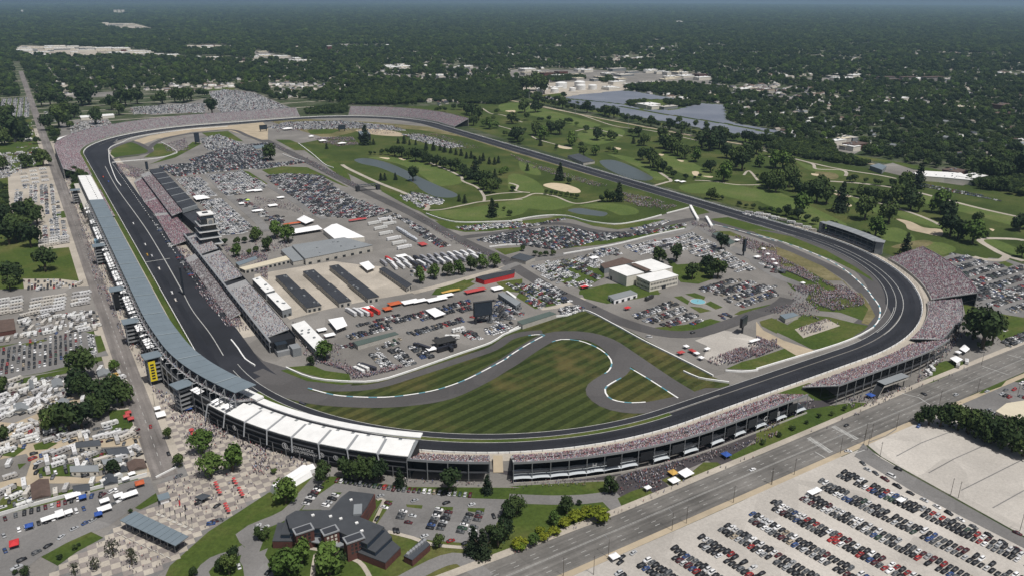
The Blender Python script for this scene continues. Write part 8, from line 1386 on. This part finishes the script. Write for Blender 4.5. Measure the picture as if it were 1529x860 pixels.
# camp houses
for i, (reg, P, c_, h_) in enumerate((('D1', [(172, 335), (278, 302), (292, 400), (182, 425)], 'brown', 4), ('D1', [(435, 92), (562, 80), (580, 112), (430, 125)], 'dark', 3), ('D1', [(592, 132), (715, 120), (742, 158), (622, 172)], 'dark', 3.5), ('D1', [(572, 192), (692, 180), (700, 205), (590, 222)], 'grey', 3), ('D1', [(400, 228), (560, 222), (565, 262), (400, 265)], 'grey', 3), ('D1', [(720, 212), (820, 190), (842, 240), (740, 262)], 'brown', 3), ('D1', [(580, 292), (668, 280), (675, 325), (592, 342)], 'dark', 3), ('D1', [(412, 342), (510, 328), (515, 365), (420, 380)], 'dark', 3), ('C1', [(290, 525), (350, 515), (362, 555), (300, 568)], 'grey', 3.5), ('C1', [(328, 640), (388, 630), (410, 672), (342, 688)], 'grey', 3), ('C1', [(75, 660), (160, 660), (165, 692), (80, 700)], 'grey', 3), ('C1', [(550, 470), (620, 462), (640, 495), (560, 505)], 'grey', 3.5), ('C1', [(160, 530), (190, 528), (195, 575), (165, 580)], 'grey', 3), ('D1', [(680, 240), (725, 235), (730, 262), (690, 268)], 'dark', 3))):
    Pz = G(reg, *P, z=h_); x, y = sum(p[0] for p in Pz)/4, sum(p[1] for p in Pz)/4; o = gable('camp_house', 'x', Pz, h_, {'brown': M_brown, 'dark': M_rdark, 'grey': M_rgrey}[c_], group='gabled houses in the west camp'); later(o, f'{c_}-roofed gabled house in the west camp', x, y)
o = MB(); o.wall(spline(G('D1', (-20, 520), (150, 470), (300, 430), (500, 375), (700, 325), (840, 285)), 10), .5, .1, 2.2, M_rwhite); tag(o.build('boundary_fence'), 'white panel fence along the north edge of the west asphalt lot', 'fence'); o = MB(); o.wall(G('D1', (890, 300), (1005, 242)), .6, .1, 1.2, M_white); tag(o.build('road_barrier'), 'white water-filled barrier closing the end of the street', 'barrier')
# race cars
def racer():
    b = MB(); loft([(-2.4, .3, .2, .15, .5), (-1.2, .55, .3, .12, .85), (.2, .5, .3, .12, .7), (1.5, .25, .18, .12, .5), (2.5, .15, .1, .12, .3)], M_paint, b); w_ = MB(); w_.box(2.35, 0, .12, .4, 1.8, .06, M_paint); w_.box(-2.35, 0, .75, .45, 1.6, .3, M_paint); t = MB().bar((0, -.18, 0), (0, .18, 0), .34, M_tyre, 10); return b.mesh('body'), w_.mesh('wings'), t.mesh('wheel')
RB, RW, RT = racer()
for i, (reg, u, v, c, wd) in enumerate((('B1', 590, 192, (.7, .1, .05), 'red'), ('B1', 620, 218, (.05, .1, .4), 'blue'), ('B1', 762, 458, (.7, .7, .7), 'white'), ('B1', 830, 578, (.7, .7, .7), 'silver'), ('B1', 842, 636, (.5, .3, .05), 'orange'), ('B1', 868, 642, (.6, .6, .62), 'pale'), ('B1', 910, 715, (.8, .75, .7), 'cream'), ('C1', 983, 30, (.75, .75, .75), 'white'), ('C1', 1003, 72, (.7, .65, .6), 'white'), ('C2', 275, 660, (.06, .06, .08), 'black'), ('A1', 665, 805, (.6, .6, .6), 'grey'))):
    x, y = G1(reg, u, v); s_, d_ = oval_sd(x, y); p, q = oval(s_, 0), oval(s_+2, 0); o = empty('race_car', (x, y, .24), 'x', 'race car', 'race cars on the track', math.atan2(q[1]-p[1], q[0]-p[0])); o.scale = (1.15, 1.25, 1.1); meshobj('body', RB, o, color=c); meshobj('wings', RW, o, color=c)
    for sx in (-1.7, 1.6):
        for sy in (-.85, .85): meshobj('wheel', RT, o, (sx, sy, .34))
    later(o, f'small {wd} open-wheel race car on the track', x, y)
# street lights and utility poles
pol = MB(); pol.bar((0, 0, .1), (0, 0, 11.5), .16, mat('pole_wood', (.10, .085, .07)), 6, .11); PO = pol.mesh('pole'); ar = MB(); ar.bar((-1.2, 0, 10.6), (1.2, 0, 10.6), .08, M_dsteel, 4); AR = ar.mesh('crossarm'); la = MB(); la.bar((0, 0, 10.9), (0, 2.8, 11.5), .07, M_steel, 4); la.box(0, 3.1, 11.4, .35, .9, .2, M_rgrey); LA = la.mesh('lamp_arm')
for i, (reg, u, v, lamp) in enumerate((('D3', 310, 858, 0), ('D3', 567, 752, 1), ('D3', 930, 598, 1), ('D3', 1012, 558, 0), ('D3', 1280, 440, 0), ('D3', 1500, 338, 0), ('D4', 85, 335, 0), ('D4', 217, 280, 0), ('D4', 480, 158, 1), ('D4', 613, 112, 0), ('D4', 635, 140, 0), ('D4', 706, 182, 0), ('D4', 1110, 395, 0), ('D4', 1152, 415, 0), ('D4', 1505, 600, 0), ('C4', 622, 858, 0), ('C4', 800, 800, 1), ('C4', 1045, 668, 0), ('C4', 1262, 594, 0), ('C4', 1286, 438, 1), ('C4', 770, 610, 0), ('C4', 655, 860, 0), ('C4', 1490, 620, 0), ('D3', 483, 850, 0))):
    x, y = G1(reg, u, v); o = empty('street_lamp' if lamp else 'utility_pole', (x, y, 0), 'x', 'street lamp' if lamp else 'utility pole', 'poles along the south street'); meshobj('pole', PO, o)
    meshobj('lamp_arm' if lamp else 'crossarm', LA if lamp else AR, o); later(o, 'grey street lamp' if lamp else 'brown wooden utility pole', x, y)
for i in range(11):
    y = -560+i*110; o = empty('utility_pole', (-401.5, y, 0), 'x', 'utility pole', 'poles along the west street'); meshobj('pole', PO, o); meshobj('crossarm', AR, o); later(o, 'wooden pole along the west street', -401.5, y)
for u, v in ((115, 595), (380, 655), (680, 735), (1035, 805)):
    x, y = G1('A3', u, v); o = empty('power_pylon', (x, y, 0), 'x', 'pylon', 'tall pylons along the levee'); MB().bar((0, 0, .1), (0, 0, 32), .5, M_steel, 4, .25).build('mast', o)
    for z in (22, 26, 30): MB().box(0, 0, z, 6, .3, .3, M_steel).build('crossarm', o)
    later(o, 'tall steel pylon', x, y)
for x, y, h in CLUT: rv(x, y, h, ('trailer', 'motorhome')[int(x*7) % 2], RVC[int(y*3) % 4], ('cream travel trailer', 'white camper', 'pale camper')[int(y) % 3])
#==PEOPLE==
M_shirt = mat('shirt', kind='objcol', rough=.9); M_skin = mat('skin', SKIN); M_trs = mat('trousers', (.05, .055, .08)); M_hair = mat('hair', HAIR)
def person_mesh(stride):
    mb = MB()
    def tube(pts, m, n=6):      # pts: (x, y, z, rx, ry)
        vs = []
        for x, y, z, a, b in pts: vs += [(x+a*math.cos(k*2*math.pi/n), y+b*math.sin(k*2*math.pi/n), z) for k in range(n)]
        mb.add(vs, [(i*n+k, i*n+(k+1) % n, (i+1)*n+(k+1) % n, (i+1)*n+k) for i in range(len(pts)-1) for k in range(n)]+[tuple(range(n-1, -1, -1)), tuple(range((len(pts)-1)*n, len(pts)*n))], m)
    for s_ in (-1, 1):
        f = s_*stride; tube([(f+.04, s_*.1, 0, .1, .05), (f, s_*.1, .1, .05, .05), (f*.6, s_*.1, .48, .065, .06), (0, s_*.09, .9, .09, .09)], M_trs); tube([(-f*.7, s_*.27, .78, .03, .03), (-f*.35, s_*.26, 1.1, .04, .04), (0, s_*.21, 1.42, .055, .05)], M_skin, 5)
    tube([(0, 0, .86, .11, .17), (0, 0, 1.1, .10, .15), (0, 0, 1.36, .12, .2), (0, 0, 1.48, .07, .1)], M_shirt); tube([(0, 0, 1.47, .05, .05), (.01, 0, 1.56, .055, .05), (.02, 0, 1.64, .09, .075), (0, 0, 1.72, .09, .08)], M_skin); tube([(-.015, 0, 1.68, .095, .085), (-.01, 0, 1.78, .07, .06)], M_hair); return mb.mesh('person')
PM = [person_mesh(.02), person_mesh(.2)]
CROWDS = [('', G('C1', (740, 560), (880, 560), (1000, 630), (1150, 720), (1300, 770), (1529, 860)), 1), ]
PZ = []
def sprinkle(P, n, dens_centre=None, z=.14):
    x0, x1, y0, y1 = bbox(P); out = []
    while len(out) < n:
        m = n*3; x = rng.uniform(x0, x1, m); y = rng.uniform(y0, y1, m); ok = inpoly(x, y, P); cl = noise2(x, y, .05, 2.) > rng.uniform(-.5, .25, m); ok &= cl; out += list(zip(x[ok], y[ok]))
    return [(a, b, z) for a, b in out[:n]]
def gp(reg, pts, n): PZ.extend(sprinkle(G(reg, *pts), n))
gp('C1', [(860, 560), (1000, 620), (1130, 700), (1280, 745), (1529, 860), (1200, 860), (980, 760), (900, 650)], 420); gp('D1', [(1000, 20), (1529, -10), (1529, 200), (1450, 300), (1400, 140), (1100, 120)], 380); gp('D2', [(0, 90), (240, 180), (340, 230), (330, 260), (200, 240), (60, 300), (0, 280)], 170); gp('D1', [(920, 350), (1150, 150), (1500, 300), (1400, 480), (1180, 600), (950, 430)], 110); gp('D1', [(600, 640), (880, 700), (960, 790), (800, 850), (400, 850)], 55)
gp('C1', [(580, 0), (640, 0), (900, 520), (860, 540), (770, 400), (680, 250)], 420); gp('B1', [(340, 140), (400, 190), (600, 700), (680, 860), (560, 860), (440, 400)], 900); gp('A1', [(300, 780), (400, 830), (380, 860), (320, 860)], 60)
gp('D3', [(640, 290), (900, 215), (1230, 130), (1529, 40), (1529, 60), (1250, 170), (1000, 240), (880, 300), (850, 400), (700, 350), (630, 400)], 420); gp('C4', [(0, 730), (330, 640), (340, 680), (0, 850)], 220); gp('C4', [(1050, 100), (1180, 110), (1190, 260), (1080, 400), (980, 500), (900, 560), (960, 430), (1040, 300), (1080, 200)], 520); gp('C4', [(500, 640), (880, 560), (760, 640), (520, 700)], 120); gp('D2', [(860, 300), (1340, 330), (1340, 350), (860, 330)], 40); gp('D3', [(0, 325), (540, 300), (560, 340), (0, 370)], 70)
for reg, line in (('D3', [(0, 745), (340, 590), (640, 490), (900, 370), (1529, 130)]), ('C4', [(320, 830), (660, 680), (900, 575), (1200, 460)])):
    Ls = [Vector(p) for p in G(reg, *line)]
    for a, b in zip(Ls, Ls[1:]):
        for _ in range(9): q = a.lerp(b, rng.random()); PZ.append((q.x, q.y+rng.uniform(-2, 2), .16))
PZ.sort(key=lambda p: cdist(p[0], p[1])); SC = {'white': (.65, .63, .62), 'black': (.03, .03, .04), 'red': (.40, .05, .05), 'blue': (.06, .12, .35), 'grey': (.25, .25, .26), 'pink': (.5, .28, .3)}
for i, (x, y, z) in enumerate(PZ[:300]):
    c = rc_.choices(list(SC), [5, 5, 3, 3, 4, 1])[0]; o = meshobj('person', PM[i % 2], None, (x, y, z), rc_.uniform(0, 6.28), SC[c]); tag(o, 'x', 'person', 'people walking around the grounds'); later(o, f'{("standing", "walking")[i % 2]} person in a {c} shirt', x, y)
STV = [(-.14, -.2, 0), (.14, -.2, 0), (.14, .2, 0), (-.14, .2, 0), (-.13, -.24, 1.42), (.13, -.24, 1.42), (.13, .24, 1.42), (-.13, .24, 1.42), (-.1, -.1, 1.75), (.1, -.1, 1.75), (.1, .1, 1.75), (-.1, .1, 1.75), (-.14, -.2, .8), (.14, -.2, .8), (.14, .2, .8), (-.14, .2, .8)]
STF = [(0, 1, 13, 12), (1, 2, 14, 13), (2, 3, 15, 14), (3, 0, 12, 15), (12, 13, 5, 4), (13, 14, 6, 5), (14, 15, 7, 6), (15, 12, 4, 7), (4, 5, 9, 8), (5, 6, 10, 9), (6, 7, 11, 10), (7, 4, 8, 11), (8, 9, 10, 11)]; TR_ = (.07, .07, .09); STC = [TR_]*4+[None]*4+[SKIN, None, SKIN, None]+[HAIR]
def standing(name, pts, pal, label):
    n = len(pts); pal = np.array(pal); c = np.clip(pal[rng.integers(0, len(pal), n)]*rng.uniform(.7, 1.3, (n, 1)), 0, .85); V, F, C = stamp(STV, STF, STC, pts, rng.uniform(0, 6.28, n), rng.uniform(.95, 1.15, n), c); bigmesh(name, V, F, M_person, C, kind='stuff', label=label)
standing('walking_crowd', PZ[300:], SHIRT_MIX, 'more people walking on the concourses and pavements')
Q = []
def gq(reg, pts, n): Q.extend(sprinkle(G(reg, *pts), n, z=.2))
gq('B3', [(1270, 505), (1400, 555), (1529, 590), (1529, 700), (1420, 640), (1300, 560)], 900); gq('B4', [(0, 575), (120, 640), (300, 730), (520, 860), (380, 860), (340, 800), (200, 740), (0, 660)], 2600); gq('C4', [(190, -10), (500, -10), (610, 60), (620, 100), (440, 135), (370, 110)], 1900); gq('C3', [(1130, 410), (1300, 350), (1529, 290), (1529, 330), (1350, 410), (1220, 450), (1140, 430)], 1100); gq('C4', [(0, 275), (140, 340), (0, 400)], 350); gq('C4', [(240, 235), (400, 180), (470, 210), (280, 275)], 160); gq('C4', [(180, 20), (330, 80), (370, 140), (240, 120)], 120)
gq('C2', [(340, 420), (480, 460), (550, 500), (560, 520), (640, 510), (800, 470), (860, 450), (820, 440), (700, 470), (600, 470), (480, 430)], 650); gq('C2', [(200, 180), (480, 330), (560, 480), (330, 430), (230, 330)], 220); gq('C2', [(0, 40), (110, 150), (180, 260), (60, 180)], 160); gq('B1', [(1270, 580), (1400, 620), (1529, 640), (1529, 780), (1400, 700), (1300, 640)], 1000); gq('B2', [(0, 560), (180, 520), (200, 600), (60, 640), (0, 640)], 260); gq('B2', [(0, 300), (200, 340), (340, 420), (260, 400), (100, 360), (0, 400)], 300)
gq('B1', [(660, 110), (820, 150), (830, 190), (760, 200), (690, 180)], 900); gq('A1', [(930, 830), (1060, 790), (1080, 860), (960, 880)], 700); gq('A2', [(100, 700), (800, 715), (900, 760), (700, 770), (480, 740), (120, 760)], 1500); gq('A2', [(340, 790), (560, 785), (600, 830), (480, 840), (380, 820)], 1500); gq('A2', [(860, 760), (1050, 770), (1300, 850), (1150, 860)], 700); gq('B3', [(0, 60), (130, 110), (320, 170), (560, 240), (540, 260), (300, 195), (100, 130)], 800); gq('B3', [(640, 280), (800, 310), (960, 360), (900, 385), (740, 360), (660, 330)], 900); gq('B2', [(80, 0), (260, 60), (600, 240), (560, 250), (250, 90)], 350); gq('B2', [(900, 390), (1150, 540), (1450, 680), (1400, 690), (1100, 550)], 220); gq('C2', [(1000, 500), (780, 520)]+[(560, 535), (800, 500), (1000, 455)], 120) if False else None
gq('B1', [(1000, 590), (1030, 580), (1400, 860), (1180, 860)], 1100); gq('C1', [(1110, 0), (1230, 0), (1420, 240), (1320, 260)], 900); gq('B3', [(1020, 440), (1150, 470), (1250, 560), (1180, 520), (1050, 470)], 200); gq('C4', [(40, 130), (220, 90), (380, 190), (300, 170), (120, 150)], 150)
standing('infield_crowd', Q, [(.5, .48, .5), (.3, .28, .31), (.12, .11, .14), (.05, .05, .07), (.22, .14, .18), (.35, .3, .34), (.14, .17, .28), (.3, .08, .09), (.6, .58, .6), (.08, .07, .09)], 'crowd standing on the mounds and lawns inside the oval'); 
#==HAZE==
finish_labels()
mh = bpy.data.materials.new('haze'); mh.use_nodes = True; n = mh.node_tree; n.nodes.remove(n.nodes['Principled BSDF'])
pv = n.nodes.new('ShaderNodeVolumePrincipled'); pv.inputs['Color'].default_value = (.52, .77, 1.0, 1); pv.inputs['Density'].default_value = 3.8e-5; pv.inputs['Anisotropy'].default_value = .2
n.links.new(pv.outputs[0], n.nodes['Material Output'].inputs['Volume'])
MB().box(CAMP[0], CAMP[1], -1.5, 59500, 59500, 275.2, mh, bottom=True).build('haze', kind='stuff', label='thin blue summer haze over the land')
